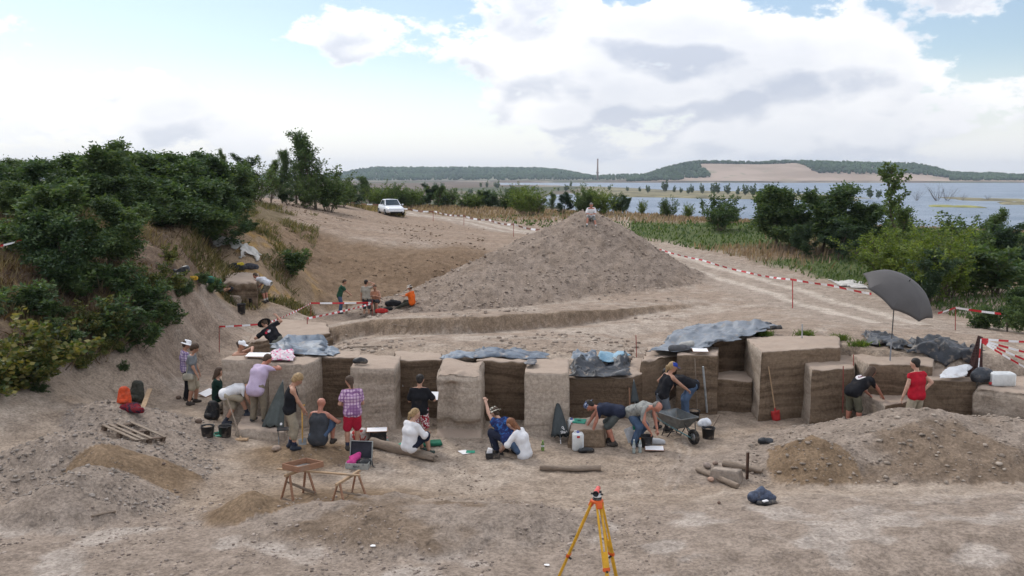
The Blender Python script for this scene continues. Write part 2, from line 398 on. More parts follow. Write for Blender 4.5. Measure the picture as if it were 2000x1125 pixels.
# diagonal low bank north of the pale track
_BK = [at_z(590, 668, .7), at_z(720, 655, .8), at_z(830, 664, .8), at_z(960, 652, .8), at_z(1130, 636, .72), at_z(1260, 610, .66), at_z(1400, 588, .66)]
_BX = np.array([p.x for p in _BK]); _BY = np.array([p.y for p in _BK])
_B2 = [at_z(1180, 672, 1.0), at_z(1290, 652, .98), at_z(1400, 628, .95)]
_GX = None
def bankwall(x, y): 
    # steep cut faces along the foot of the left bank
    return 0
_LB = [at_z(60, 800, .5), at_z(190, 770, .3), at_z(300, 745, .05), at_z(332, 712, .05), at_z(385, 665, .15), at_z(415, 625, .4), at_z(470, 592, .55)]
_LX = np.array([p.x for p in _LB]); _LY = np.array([p.y for p in _LB])
def H(x, y, fine=True, masks=None):
    x = np.asarray(x, float); y = np.asarray(y, float)
    yc = np.minimum(y, 130.)
    xs = np.where(y > 130, x*130/np.maximum(y, 1), x)
    e = np.interp(x, _EX, _EY)
    lb = sstep(-7.9, -7.3, x)                         # only where the standing section is
    band = (y > 20.5) & (y < 27.5) & (lb > 0)
    h = rbf(xs, yc)
    if band.any():
        xb, yb, eb = x[band], y[band], e[band]
        lo = np.minimum(rbf(xb, np.minimum(yb, 20.6)), .12); hi = rbf(xb, np.maximum(yb, eb+2.6))
        t = sstep(0, .9, yb-eb)
        v = lo*(1-t)+hi*t
        h[band] = h[band]*(1-lb[band])+v*lb[band]
    # cut bank on the left: steepen the foot
    wx = np.interp(y, _LY, _LX)                       # foot line x at this depth
    dl = wx-x
    on = sstep(18.5, 20.5, y)*(1-sstep(38, 41, y))
    face = sstep(.0, .55, dl+.10*fbm(x*2.2, y*2.2, 1., 3))*np.interp(y, [19, 23, 25, 28, 33, 38], [.3, .55, 1.0, 1.15, .9, .4])
    trim = np.exp(-np.clip(dl-.55, 0, None)/2.2)
    h = h+on*face*trim*np.where(dl > 0, 1, 0)*.7
    # low bank
    by = np.interp(x, _BX, _BY)
    amp = np.interp(x, [_BX[0]-.5, _BX[0]+.3, _BX[2], _BX[4], _BX[6]], [0, .42, .55, .5, .0])
    dd = y-by+.5*fbm(x*1.1, y*.6, 5., 4)+.16*fbm(x*4.3, y*2., 6., 3)
    h = h+amp*sstep(0, .35, dd)*(1-sstep(3.5, 8., dd))
    dd2 = y-np.interp(x, [p.x for p in _B2], [p.y for p in _B2])+.15*fbm(x*2, y, 8., 3)
    h = h-.22*sstep(0, .3, dd2)*(1-sstep(1.2, 4, dd2))*sstep(_B2[0].x-.5, _B2[0].x+1, x)*(1-sstep(_B2[2].x-1, _B2[2].x+.5, x))
    tone = np.zeros_like(h); wt = np.zeros_like(h)
    nz1 = fbm(x*.9, y*.9, 2., 4); nz2 = fbm(x*3.1, y*3.1, 4., 3)
    for (cx, cy_, z, sl, rnd, sx, rot, k, nz, tn) in _MND:
        rad = 12 if tn == 1 else 5
        near = (np.abs(x-cx) < rad) & (np.abs(y-cy_) < rad)
        if not near.any(): continue
        c = cone(x[near], y[near], cx, cy_, z, 0, sl, rnd, sx, rot)+nz*2.0*nz1[near]+nz*1.0*nz2[near]+(.22*fbm(np.arctan2(x[near]-cx, y[near]-cy_)*5., np.hypot(x[near]-cx, y[near]-cy_)*.25, 3., 3) if tn == 1 else 0)
        old = h[near]; h[near] = smax(old, c, k)
        w = sstep(-.12, .12, c-old)
        if masks is not None:
            tt = tone[near]; ww = wt[near]; upd = w > ww*.999
            tt[upd] = tn; tone[near] = np.where(w > .15, tn, tt); wt[near] = np.maximum(ww, w)
    if masks is not None: masks['tone'] = tone; masks['wt'] = wt; masks['dl'] = dl; masks['dd'] = dd; masks['e'] = e
    if fine:
        s = np.clip(y/20., .6, 3)
        h = h+.035*s*fbm(x*.55, y*.55, 11., 4)+.028*fbm(x*2.3, y*2.3, 12., 4)+.018*fbm(x*7., y*7., 13., 3)*(y < 40)
        # rough bank and far slope
        rough = on*sstep(0, .4, dl)*.16+sstep(46, 48, y)*(1-sstep(56, 60, y))*(1-sstep(-2, 1, x))*.05
        gul = np.abs(fbm(x*1.1-y*.6, y*.35+x*.2, 21., 4))
        h = h+rough*(1.6*fbm(x*1.7, y*1.7, 22., 4)-1.6*gul)
        h = h+.05*sstep(16.8, 15.5, y)*fbm(x*1.2, y*1.6, 23., 4)
    # beyond the crest the land falls away to the lake basin
    px = x/np.maximum(y, 1)*FPX+1000
    f = sstep(112, 330, y)
    land = -12.5+2.2*fbm(x*.004, y*.004, 31., 4)+.8*fbm(x*.02, y*.02, 32., 3)
    shore = np.interp(y, [300, 520, 700, 900, 1100, 1400, 1700, 2000, 2600], [1350, 1080, 1040, 1060, 1140, 1150, 1000, 960, 1000])+60*fbm(x*.006, y*.006, 33., 3)
    water = sstep(-30, 40, px-shore)*(1-sstep(2100, 2260, y))
    land = land*(1-water)+(-24)*water
    return h*(1-f)+land*f
def hz(x, y): return float(H(np.array([x]), np.array([y]))[0])
_TT = np.concatenate([np.arange(9, 60, .06), np.arange(60, 140, .25)])
def G(px, py):
    """point where the ray through a pixel of the photograph meets the ground"""
    d = ray(px, py); t = _TT/d[1]; X = d[0]*t; Z = CAMZ+d[2]*t
    h = H(X, _TT); below = np.nonzero(Z < h)[0]
    i = below[0] if len(below) else len(_TT)-1
    i0 = max(i-1, 0); a = Z[i0]-h[i0]; b = h[i]-Z[i]; w = a/(a+b) if a+b > 1e-9 else 0
    Y = _TT[i0]+(_TT[i]-_TT[i0])*w
    return Vector((d[0]*Y/d[1], Y, hz(d[0]*Y/d[1], Y)))

# ---------------------------------------------------------------- ground sheet
def MBAND(Y): return np.interp(Y, [30, 44, 50, 56, 62, 66, 74, 78, 84, 100, 130], [-.6, -.6, -.35, .05, -.2, -.7, -.75, -.5, .35, .5, .5])
def LITZ(Y): return np.interp(Y, [20, 24.3, 25.3, 28, 30.3, 34.8, 38], [1.3, 1.0, 1.2, 1.4, 1.7, 1.9, 2.2])
def build_ground():
    us = np.concatenate([np.linspace(-1.0, -.63, 60)[:-1], np.linspace(-.63, .63, 640), np.linspace(.63, 1.0, 60)[1:]])
    ys = [8.0]
    while ys[-1] < 7000:
        Y = ys[-1]; ys.append(Y+Y*(.0052 if Y < 60 else .011 if Y < 130 else .03))
    ys = np.array(ys); U, Y = np.meshgrid(us, ys); X = U*Y
    mk_ = {}
    Z = H(X, Y, True, mk_)
    V = np.stack([X, Y, Z], -1).reshape(-1, 3)
    nr, nc = X.shape; I = np.arange(nr*nc).reshape(nr, nc)
    F = np.stack([I[:-1, :-1], I[:-1, 1:], I[1:, 1:], I[1:, :-1]], -1).reshape(-1, 4)
    # soil colours: where which earth lies
    def lay(c, col, w): return c*(1-w[..., None])+np.array(col)*w[..., None]
    n1 = fbm(X*.35, Y*.35, 41., 4); n2 = fbm(X*1.3, Y*1.3, 42., 4); n3 = fbm(X*.12, Y*.12, 43., 3)
    C = np.zeros(X.shape+(3,))+np.array((.40, .315, .235))
    C = lay(C, (.47, .385, .30), .7*sstep(-.05, .3, n1)); C = lay(C, (.33, .25, .18), .5*sstep(.1, .45, -n2))
    fg = sstep(16.6, 15.2, Y+.5*n2); C = lay(C, (.345, .275, .215), fg*.85); C = lay(C, (.50, .43, .36), fg*.75*sstep(.08, .35, n2+.3*n1))
    px = X/Y*FPX+1000
    plat = sstep(24, 26, Y)*(1-sstep(60, 75, Y)); C = lay(C, (.37, .285, .215), plat*.8); C = lay(C, (.47, .39, .31), plat*.6*sstep(.05, .3, n2+n1*.5))
    # brown far slope of the hollow
    hol = sstep(44.5, 47, Y+1.5*n1)*(1-sstep(55, 58.5, Y+1.5*n1))*(1-sstep(-1.5, 1.5, X+n1)); C = lay(C, (.235, .155, .092), hol*.9)
    C = lay(C, (.30, .19, .09), hol*.6*sstep(-12, -16, X+2*n1))
    up = sstep(56, 60, Y)*(1-sstep(90, 100, Y)); C = lay(C, (.33, .24, .17), up*(1-sstep(2, 6, X))*.85)
    streak = fbm(X*.12+Y*.05, Y*1.5, 44., 3); C = lay(C, (.43, .34, .26), up*.5*sstep(.1, .4, streak))
    # wheel tracks of the road
    rp = [at_z(1760, 646, 1.), at_z(1640, 600, .8), at_z(1500, 560, .66), at_z(1340, 514, .66), at_z(1190, 478, 1.1), at_z(1010, 452, 1.6), at_z(880, 431, 1.9), at_z(790, 420, 2.1), at_z(700, 404, 2.2)]
    dmin = np.full(X.shape, 1e9); reg = (Y > 24) & (Y < 110); xr, yr = X[reg], Y[reg]; dm = np.full(xr.shape, 1e9); sg = np.zeros(xr.shape)
    for a, b in zip(rp[:-1], rp[1:]):
        ab = np.array((b.x-a.x, b.y-a.y)); L2 = ab @ ab
        t = np.clip(((xr-a.x)*ab[0]+(yr-a.y)*ab[1])/L2, 0, 1)
        qx, qy = xr-a.x-ab[0]*t, yr-a.y-ab[1]*t; d = np.hypot(qx, qy); s = np.sign(qx*ab[1]-qy*ab[0]); m = d < dm
        dm[m] = d[m]; sg[m] = s[m]
    dmin[reg] = dm; sd = np.zeros(X.shape); sd[reg] = dm*sg
    C = lay(C, (.40, .325, .255), .85*(1-sstep(2.0, 3.2, dmin+.8*n1)))
    for off in (-.85, .85): C = lay(C, (.62, .53, .43), .8*(1-sstep(.15, .55, np.abs(sd-off)+.25*np.abs(n2))))
    # pale track in front of the low bank
    dd = mk_['dd']; tr = (1-sstep(-.2, .1, dd))*sstep(-4.5, -2.0, dd)*sstep(-6.5, -4, X)*(1-sstep(8, 13, X))*(Y > 25); C = lay(C, (.50, .415, .33), tr*.7*sstep(-.35, .1, n2))
    fc = sstep(-.05, .1, dd)*(1-sstep(.4, .7, dd))*sstep(_BX[0], _BX[0]+1, X)*(1-sstep(_BX[5], _BX[6], X)); C = lay(C, (.26, .185, .12), fc*.8)  # brown bank face, shade of its undercut lip put into the colour
    # barrow tracks
    for (pp, o2) in ((((1318, 862), (1330, 885), (1322, 910), (1300, 950)), .0), (((1335, 858), (1348, 880), (1340, 910), (1316, 960)), .0)):
        q = [at_z(*p, 0.) for p in pp]; yy = np.array([p.y for p in q][::-1]); xx = np.array([p.x for p in q][::-1])
        C = lay(C, (.52, .43, .34), .65*(1-sstep(.02, .07, np.abs(X-np.interp(Y, yy, xx))))*(Y > yy[0])*(Y < yy[-1]))
    # heaps
    t, w = mk_['tone'], mk_['wt']
    C = lay(C, (.335, .265, .205), w*(t == 1)*.95); C = lay(C, (.27, .205, .15), w*(t == 1)*.5*sstep(.05, .3, n2))
    C = lay(C, (.335, .27, .212), w*(t == 2)*.9); C = lay(C, (.22, .155, .10), w*(t == 2)*.75*sstep(.08, .3, n1+.4*n2))
    C = lay(C, (.255, .175, .105), w*(t == 3)*.95)
    # left bank: pale cut face at the foot, brown litter above
    dl = mk_['dl']; on = sstep(17.5, 19, Y)*(1-sstep(41, 44, Y))*(X < -4)
    C = lay(C, (.43, .355, .285), on*sstep(0, .3, dl)*.9); C = lay(C, (.33, .255, .19), on*sstep(0, .3, dl)*.6*sstep(.1, .35, n2))
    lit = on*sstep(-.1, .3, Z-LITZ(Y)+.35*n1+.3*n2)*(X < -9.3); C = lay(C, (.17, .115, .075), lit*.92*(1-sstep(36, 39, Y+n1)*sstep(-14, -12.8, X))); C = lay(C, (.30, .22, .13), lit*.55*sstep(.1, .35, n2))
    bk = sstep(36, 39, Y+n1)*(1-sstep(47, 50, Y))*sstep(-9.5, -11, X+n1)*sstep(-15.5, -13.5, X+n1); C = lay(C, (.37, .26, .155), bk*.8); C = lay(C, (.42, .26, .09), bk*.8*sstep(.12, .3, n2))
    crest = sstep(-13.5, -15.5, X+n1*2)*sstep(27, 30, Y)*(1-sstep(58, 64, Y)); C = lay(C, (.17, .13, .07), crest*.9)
    # meadow: green and straw
    mdw = sstep(0, 1.2, np.where(reg, dmin, 9)-3.4-1.0*n1)*sstep(42, 46, Y)*np.where(px > 1230, 1., sstep(88, 93, Y))*sstep(0., 6., X+60-Y*.2)
    mdw = np.maximum(mdw*((sd > 0) | (Y > 100) | (dmin > 90)), sstep(100, 106, Y))
    C = lay(C, (.11, .135, .05), mdw); C = lay(C, (.30, .215, .14), mdw*sstep(-.1, .25, MBAND(Y)+n3*.5+.4*n1)*.9)
    far = sstep(150, 300, Y)
    C = lay(C, (.165, .125, .09), far); nf = fbm(X*.008, Y*.004, 45., 4); C = lay(C, (.09, .115, .06), far*.8*sstep(.0, .25, nf)); C = lay(C, (.40, .34, .26), far*.7*sstep(.22, .4, fbm(X*.01, Y*.003, 46., 3)))
    C = lay(C, (.30, .25, .18), far*sstep(-13.2, -14.6, Z)*.7)
    C = C*np.array((.86, .86, .89))
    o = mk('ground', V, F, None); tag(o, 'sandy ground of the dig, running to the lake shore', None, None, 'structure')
    ca = o.data.color_attributes.new('soil', 'FLOAT_COLOR', 'POINT')
    ca.data.foreach_set('color', np.c_[C.reshape(-1, 3), np.ones(nr*nc)].astype(np.float32).ravel())
    m, nt, b = new_mat('soil'); o.data.materials.append(m)
    at = nd(nt, 'ShaderNodeAttribute', attribute_name='soil').outputs['Color']
    pos = nd(nt, 'ShaderNodeNewGeometry').outputs['Position']
    a = noise_(nt, pos, 2.6, 8., .65); g = noise_(nt, pos, 16., 6., .7); s = noise_(nt, pos, 55., 3., .6)
    c = mixc(nt, ramp(nt, a, .3, .7), (.78, .77, .76), (1.2, 1.21, 1.22)); c = mixc(nt, 1., at, c, 'MULTIPLY')
    c2 = mixc(nt, ramp(nt, g, .32, .68), (.70, .69, .68), (1.26, 1.26, 1.26)); c = mixc(nt, 1., c, c2, 'MULTIPLY')
    # scattered pebbles and clods as light and dark grains
    vo = nd(nt, 'ShaderNodeTexVoronoi', {'Vector': pos, 'Scale': 9.}, feature='F1')
    peb = ramp(nt, vo.outputs['Distance'], .10, .22, 1, 0)
    keep = ramp(nt, noise_(nt, pos, 1.1, 4.), .46, .62)
    pk = nd(nt, 'ShaderNodeMath', {0: peb, 1: keep}, operation='MULTIPLY').outputs[0]
    c = mixc(nt, nd(nt, 'ShaderNodeMath', {0: pk, 1: .5}, operation='MULTIPLY').outputs[0], c, mixc(nt, vo.outputs['Color'], (.22, .18, .15), (.5, .43, .37)))
    nt.links.new(c, b.inputs['Base Color']); b.inputs['Roughness'].default_value = .95; b.inputs['Specular IOR Level'].default_value = .1
    dn = nd(nt, 'ShaderNodeTexVoronoi', {'Vector': mapv(nt, pos, (1., .8, .0)), 'Scale': 2.6}, feature='SMOOTH_F1').outputs['Distance']
    pk2 = nd(nt, 'ShaderNodeMath', {0: ramp(nt, dn, .08, .30, 0, 1.1), 1: pk}, operation='ADD').outputs[0]
    hsum = nd(nt, 'ShaderNodeMath', {0: nd(nt, 'ShaderNodeMath', {0: g, 1: .6, 2: pk2}, operation='MULTIPLY_ADD').outputs[0], 1: nd(nt, 'ShaderNodeMath', {0: s, 1: .35}, operation='MULTIPLY').outputs[0]}, operation='ADD').outputs[0]
    bump_(nt, b, hsum, .95, .055)
    return o
build_ground()

# ---------------------------------------------------------------- standing earth blocks of the section
def earth_mat(name, pal, dark, mid, band=5.5, wet=0.):
    m, nt, b = new_mat(name)
    pos = nd(nt, 'ShaderNodeNewGeometry').outputs['Position']
    w = nd(nt, 'ShaderNodeTexNoise', {'Vector': mapv(nt, pos, (.5, .5, .9)), 'Scale': 1.1, 'Detail': 3.}).outputs['Color']
    p2 = nd(nt, 'ShaderNodeVectorMath', {0: pos, 1: mapv(nt, w, (0, 0, .55))}, operation='ADD').outputs[0]
    l1 = noise_(nt, mapv(nt, p2, (.22, .22, band)), 1., 5., .62)
    l2 = noise_(nt, mapv(nt, p2, (.7, .7, band*5)), 1., 4., .6)
    c = mixc(nt, ramp(nt, l1, .34, .62), dark, pal)
    c = mixc(nt, ramp(nt, l2, .42, .70, 0, .45), c, mid)
    g = noise_(nt, pos, 14., 6., .7); sp = noise_(nt, pos, 1.6, 5., .6)
    c = mixc(nt, 1., c, mixc(nt, ramp(nt, g, .3, .7), (.72, .72, .72), (1.22, 1.22, 1.22)), 'MULTIPLY')
    ck = nd(nt, 'ShaderNodeTexVoronoi', {'Vector': mapv(nt, p2, (1.1, 1.1, .22)), 'Scale': 1.3}, feature='DISTANCE_TO_EDGE').outputs['Distance']
    c = mixc(nt, ramp(nt, ck, .0, .010, .30, 0), c, [q*.45 for q in dark])
    # dried crust with blotches on the outer faces; upward faces get a soil tone of their own
    c = mixc(nt, ramp(nt, sp, .45, .72, 0, .55), c, [q*1.06 for q in pal])
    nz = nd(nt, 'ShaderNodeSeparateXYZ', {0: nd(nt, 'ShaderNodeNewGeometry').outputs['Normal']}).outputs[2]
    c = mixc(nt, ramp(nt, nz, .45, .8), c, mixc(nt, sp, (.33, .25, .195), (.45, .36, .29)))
    nt.links.new(c, b.inputs['Base Color']); b.inputs['Roughness'].default_value = .95; b.inputs['Specular IOR Level'].default_value = .1
    hh = nd(nt, 'ShaderNodeMath', {0: l2, 1: .8, 2: g}, operation='MULTIPLY_ADD').outputs[0]
    bump_(nt, b, hh, .8, .03)
    return m
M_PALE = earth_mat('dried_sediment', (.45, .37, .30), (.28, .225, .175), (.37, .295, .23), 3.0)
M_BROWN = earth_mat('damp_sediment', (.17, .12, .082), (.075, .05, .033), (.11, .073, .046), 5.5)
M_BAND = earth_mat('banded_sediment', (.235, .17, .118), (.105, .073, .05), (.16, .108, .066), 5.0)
def earth_block(corners, zt, label, mat, z0=-.15, amp=.022, edge=.018, res=.06, hook=None, name='earth_block', side=None, group=None, tilt=(0, 0)):
    """corners: plan points front-left, front-right, back-right, back-left"""
    A, B, C, D = [np.array((p[0], p[1])) for p in corners]
    L1 = max(np.linalg.norm(B-A), np.linalg.norm(C-D)); L2 = max(np.linalg.norm(D-A), np.linalg.norm(C-B))
    na, nb, nc = max(3, int(L1/res)), max(3, int(L2/res)), max(3, int((zt-z0)/res))
    vs = {}; V = []; Fc = []; FM = []
    def vid(i, j, k):
        if (i, j, k) not in vs: vs[(i, j, k)] = len(V); V.append((i/na, j/nb, k/nc))
        return vs[(i, j, k)]
    for i in range(na):
        for j in range(nb): Fc.append([vid(i, j, nc), vid(i+1, j, nc), vid(i+1, j+1, nc), vid(i, j+1, nc)]); FM.append(0)
    for k in range(nc):
        for i in range(na):
            Fc.append([vid(i, 0, k), vid(i+1, 0, k), vid(i+1, 0, k+1), vid(i, 0, k+1)]); FM.append(0)
            Fc.append([vid(i+1, nb, k), vid(i, nb, k), vid(i, nb, k+1), vid(i+1, nb, k+1)]); FM.append(0)
        for j in range(nb):
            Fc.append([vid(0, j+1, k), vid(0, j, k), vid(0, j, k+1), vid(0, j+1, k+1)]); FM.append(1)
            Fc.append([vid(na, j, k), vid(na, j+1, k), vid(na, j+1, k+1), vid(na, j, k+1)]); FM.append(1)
    W = np.array(V); a, b, c = W[:, 0:1], W[:, 1:2], W[:, 2]
    P2 = (A*(1-a)+B*a)*(1-b)+(D*(1-a)+C*a)*b; cen = P2.mean(0)
    db = np.minimum(np.minimum(W[:, 0], 1-W[:, 0])*L1, np.minimum(W[:, 1], 1-W[:, 1])*L2)
    x, y = P2[:, 0], P2[:, 1]
    ztop = zt+tilt[0]*(x-cen[0])+tilt[1]*(y-cen[1])+.05*fbm(x*1.6, y*1.6, 50., 3)+.03*fbm(x*6, y*6, 51., 3)-edge*np.exp(-(db/.10)**2)*(.6+.9*vnoise(x*4, y*4, 52.))
    z = z0+(ztop-z0)*c
    out = P2-cen; out = out/(np.linalg.norm(out, axis=1, keepdims=True)+1e-6)
    n3 = fbm(x*2.2, y*2.2, z*2.2, 3); n4 = fbm(x*7, y*7, z*7, 3)
    off = amp*(1.6*n3+.9*n4)-edge*.7*sstep(.12, 0., ztop-z)*(db < .02)+.04*sstep(.25, 0., z)*(db < .02)
    P2 = P2+out*off[:, None]
    P = np.c_[P2, z]
    if hook: P = hook(P, W)
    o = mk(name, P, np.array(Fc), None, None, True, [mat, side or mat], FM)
    return tag(o, label, 'earth block', group)
def zc(z, *pp): return [at_z(px, py, z) for (px, py) in pp]
def blk(front, back, z, *a, **k):
    return earth_block([*zc(z, *front), *zc(z, *back)], z, *a, **k)
def pillar_c(P, W):
    # eroded top, hollow in the front face and an undercut foot
    x0, x1 = P[:, 0].min(), P[:, 0].max(); u = (P[:, 0]-x0)/(x1-x0); z = P[:, 2]
    fr = sstep(.25, 0., W[:, 1])
    g = np.exp(-((u-.30-.10*(z-.9))/.13)**2)*sstep(.35, .6, z)*sstep(1.42, 1.30, z)
    P[:, 1] += fr*.17*g
    nb = .42+.10*fbm(u*4, z*0, 3., 2)
    P[:, 1] += fr*.16*sstep(nb+.05, nb-.03, z)-fr*.25*sstep(.22, .02, z)
    P[:, 2] -= .12*sstep(1.35, 1.6, z)*sstep(.35, 0, W[:, 1])*(.5+fbm(P[:, 0]*5, P[:, 1]*5, 9., 3))
    P[:, 2] += .06*np.sin(u*6)*sstep(1.4, 1.6, z)*sstep(.2, .6, W[:, 1])
    return P
def build_blocks():
    g = 'earth blocks left standing in the section'
    # back walls of the bays
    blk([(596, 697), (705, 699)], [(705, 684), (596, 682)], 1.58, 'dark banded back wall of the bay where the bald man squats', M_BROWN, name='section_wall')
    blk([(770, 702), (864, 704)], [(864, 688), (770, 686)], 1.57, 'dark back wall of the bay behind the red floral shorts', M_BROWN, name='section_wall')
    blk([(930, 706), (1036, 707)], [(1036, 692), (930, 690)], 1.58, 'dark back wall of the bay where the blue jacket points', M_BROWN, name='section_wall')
    def w4(P, W):
        P[:, 1] += .55*sstep(.72, 1., W[:, 0])*sstep(.6, 0, W[:, 1]); return P
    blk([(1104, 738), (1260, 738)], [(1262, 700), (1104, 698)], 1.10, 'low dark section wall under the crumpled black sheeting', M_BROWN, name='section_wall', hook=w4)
    blk([(1250, 706), (1330, 694)], [(1336, 670), (1262, 680)], 1.38, 'sloping brown wall left of the boarded block', M_BAND, name='section_wall', edge=.1)
    blk([(1322, 693), (1403, 694)], [(1404, 664), (1326, 660)], 1.53, 'earth block carrying a white drawing board and a grey bag', M_BAND, group=g)
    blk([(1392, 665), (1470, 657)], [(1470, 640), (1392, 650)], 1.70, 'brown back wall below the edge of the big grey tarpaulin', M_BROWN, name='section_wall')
    blk([(1394, 741), (1470, 743)], [(1470, 722), (1394, 722)], .78, 'low earth bench in the bay below the grey tarpaulin', M_BAND, name='earth_bench')
    # blocks
    blk([(432, 704), (524, 701)], [(527, 687), (444, 698)], 1.63, 'leftmost pale earth block, white drawing board on top', M_PALE, group=g)
    blk([(524, 709), (594, 712)], [(629, 696), (540, 686)], 1.60, 'pale earth block with pink cloth on top', M_PALE, group=g)
    blk([(684, 717), (771, 719)], [(784, 696), (700, 692)], 1.60, 'square pale earth pillar carrying a small black bag', M_PALE, group=g)
    blk([(853, 726), (938, 728)], [(946, 704), (862, 700)], 1.62, 'eroded pale earth pillar with a hollow down its front', M_PALE, group=g, hook=pillar_c, amp=.03, edge=.09, res=.05)
    blk([(1024, 728), (1111, 728)], [(1112, 701), (1030, 699)], 1.60, 'straight pale earth pillar behind the closed lettered umbrella', M_PALE, group=g)
    blk([(1487, 688), (1642, 679)], [(1640, 655), (1455, 656)], 1.73, 'big banded earth block with a shovel leaning on it', M_BAND, side=M_PALE, group=g)  # paler sides put light on left faces into colour; fronts are freshly cleaned
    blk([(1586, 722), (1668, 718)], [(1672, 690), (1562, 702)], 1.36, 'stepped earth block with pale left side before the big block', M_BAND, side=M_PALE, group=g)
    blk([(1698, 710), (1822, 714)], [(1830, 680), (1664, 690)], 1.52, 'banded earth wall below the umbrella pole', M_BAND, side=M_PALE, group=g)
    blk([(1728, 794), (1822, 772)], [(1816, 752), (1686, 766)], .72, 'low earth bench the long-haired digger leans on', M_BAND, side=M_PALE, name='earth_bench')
    blk([(1806, 742), (1908, 744)], [(1912, 712), (1806, 710)], 1.27, 'brown earth wall below the hanging dark cloth', M_BAND, group=g)
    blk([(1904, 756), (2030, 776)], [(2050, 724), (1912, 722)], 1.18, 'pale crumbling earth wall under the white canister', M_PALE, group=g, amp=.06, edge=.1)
    earth_block([*zc(.24, (460, 836), (556, 842), (556, 812), (470, 808))], .24, 'low trodden earth step below the lilac shirt', M_PALE, name='earth_bench', edge=.06)
    earth_block([*zc(.42, (1112, 838), (1180, 838), (1182, 815), (1112, 815))], .42, 'low earth bench behind the white canister', M_BAND, name='earth_bench', edge=.04)
    blk([(436, 548), (502, 550)], [(508, 532), (440, 530)], 1.75, 'cut earth face on the far ledge below the rucksacks', M_BAND, z0=.3, amp=.11, edge=.12, res=.10, name='section_wall')
    blk([(402, 572), (470, 580)], [(476, 556), (404, 556)], 1.15, 'lower cut step at the left of the far ledge', M_PALE, z0=.2, amp=.12, edge=.14, res=.10, name='earth_bench')
    # low banks on the plateau behind
    blk([(470, 666), (650, 650)], [(640, 630), (548, 620)], 1.10, 'rough earth bank behind the blocks, under the black hat', M_BAND, z0=.2, amp=.07, edge=.14, name='earth_bank')
build_blocks()
# ---------------------------------------------------------------- lake, far land, hills
def quadsheet(name, X0, X1, Y0, Y1, z, nx, ny):
    xs = np.linspace(X0, X1, nx); ys = np.geomspace(Y0, Y1, ny); X, Y = np.meshgrid(xs, ys)
    V = np.stack([X, Y, np.full_like(X, z)], -1).reshape(-1, 3); I = np.arange(nx*ny).reshape(ny, nx)
    return mk(name, V, np.stack([I[:-1, :-1], I[:-1, 1:], I[1:, 1:], I[1:, :-1]], -1).reshape(-1, 4))
def build_lake():
    o = quadsheet('lake', -900, 3600, 230, 2330, -15., 30, 30); tag(o, 'grey blue lake behind the meadow', None, None, 'structure')
    m, nt, b = new_mat('lake_water'); o.data.materials.append(m)
    pos = nd(nt, 'ShaderNodeNewGeometry').outputs['Position']
    b.inputs['Base Color'].default_value = (.10, .155, .235, 1); b.inputs['Roughness'].default_value = .32; b.inputs['IOR'].default_value = 1.33
    f = noise_(nt, mapv(nt, pos, (.03, .012, 1)), 1., 4.); nt.links.new(mixc(nt, ramp(nt, f, .35, .65), (.08, .13, .20), (.17, .22, .29)), b.inputs['Base Color'])
    w = noise_(nt, mapv(nt, pos, (.5, .25, 1)), 1., 5., .65); bump_(nt, b, w, 1., 1.6)
build_lake()
_ICO = None
def ico():
    global _ICO
    if _ICO is None:
        t = (1+5**.5)/2
        v = np.array([(-1, t, 0), (1, t, 0), (-1, -t, 0), (1, -t, 0), (0, -1, t), (0, 1, t), (0, -1, -t), (0, 1, -t), (t, 0, -1), (t, 0, 1), (-t, 0, -1), (-t, 0, 1)], float); v /= np.linalg.norm(v[0])
        f = np.array([(0, 11, 5), (0, 5, 1), (0, 1, 7), (0, 7, 10), (0, 10, 11), (1, 5, 9), (5, 11, 4), (11, 10, 2), (10, 7, 6), (7, 1, 8), (3, 9, 4), (3, 4, 2), (3, 2, 6), (3, 6, 8), (3, 8, 9), (4, 9, 5), (2, 4, 11), (6, 2, 10), (8, 6, 7), (9, 8, 1)])
        _ICO = (v, f)
    return _ICO
def blobs(P, S, seed=1, jit=.3, rot=True):
    """many small irregular lumps: P (n,3), S (n,3)"""
    v, f = ico(); rs = np.random.RandomState(seed); n = len(P)
    W = v[None]*(1+jit*(rs.rand(n, 12, 1)*2-1)); W = W*S[:, None, :]
    if rot:
        a = rs.rand(n)*6.283; c, s = np.cos(a)[:, None], np.sin(a)[:, None]
        W = np.stack([W[..., 0]*c-W[..., 1]*s, W[..., 0]*s+W[..., 1]*c, W[..., 2]], -1)
    W = W+P[:, None, :]
    return W.reshape(-1, 3), (f[None]+12*np.arange(n)[:, None, None]).reshape(-1, 3)
def isl_mat(name, a, b2, rough=.9, sub=0., tint=None):
    m, nt, b = new_mat(name)
    r = nd(nt, 'ShaderNodeNewGeometry').outputs['Random Per Island']
    c = mixc(nt, r, a, b2); 
    if tint:
        c = mixc(nt, ramp(nt, nd(nt, 'ShaderNodeMath', {0: r, 1: 7.31}, operation='MULTIPLY').outputs[0], 0, 1), c, c)
    pos = nd(nt, 'ShaderNodeNewGeometry').outputs['Position']
    c = mixc(nt, 1., c, mixc(nt, ramp(nt, noise_(nt, pos, .9 if sub == 0 else sub, 3.), .3, .7), (.7, .7, .7), (1.3, 1.3, 1.3)), 'MULTIPLY')
    nt.links.new(c, b.inputs['Base Color']); b.inputs['Roughness'].default_value = rough; b.inputs['Specular IOR Level'].default_value = .15
    return m
M_WOOD = isl_mat('far_wood', (.035, .065, .03), (.07, .11, .045), .95, .004)
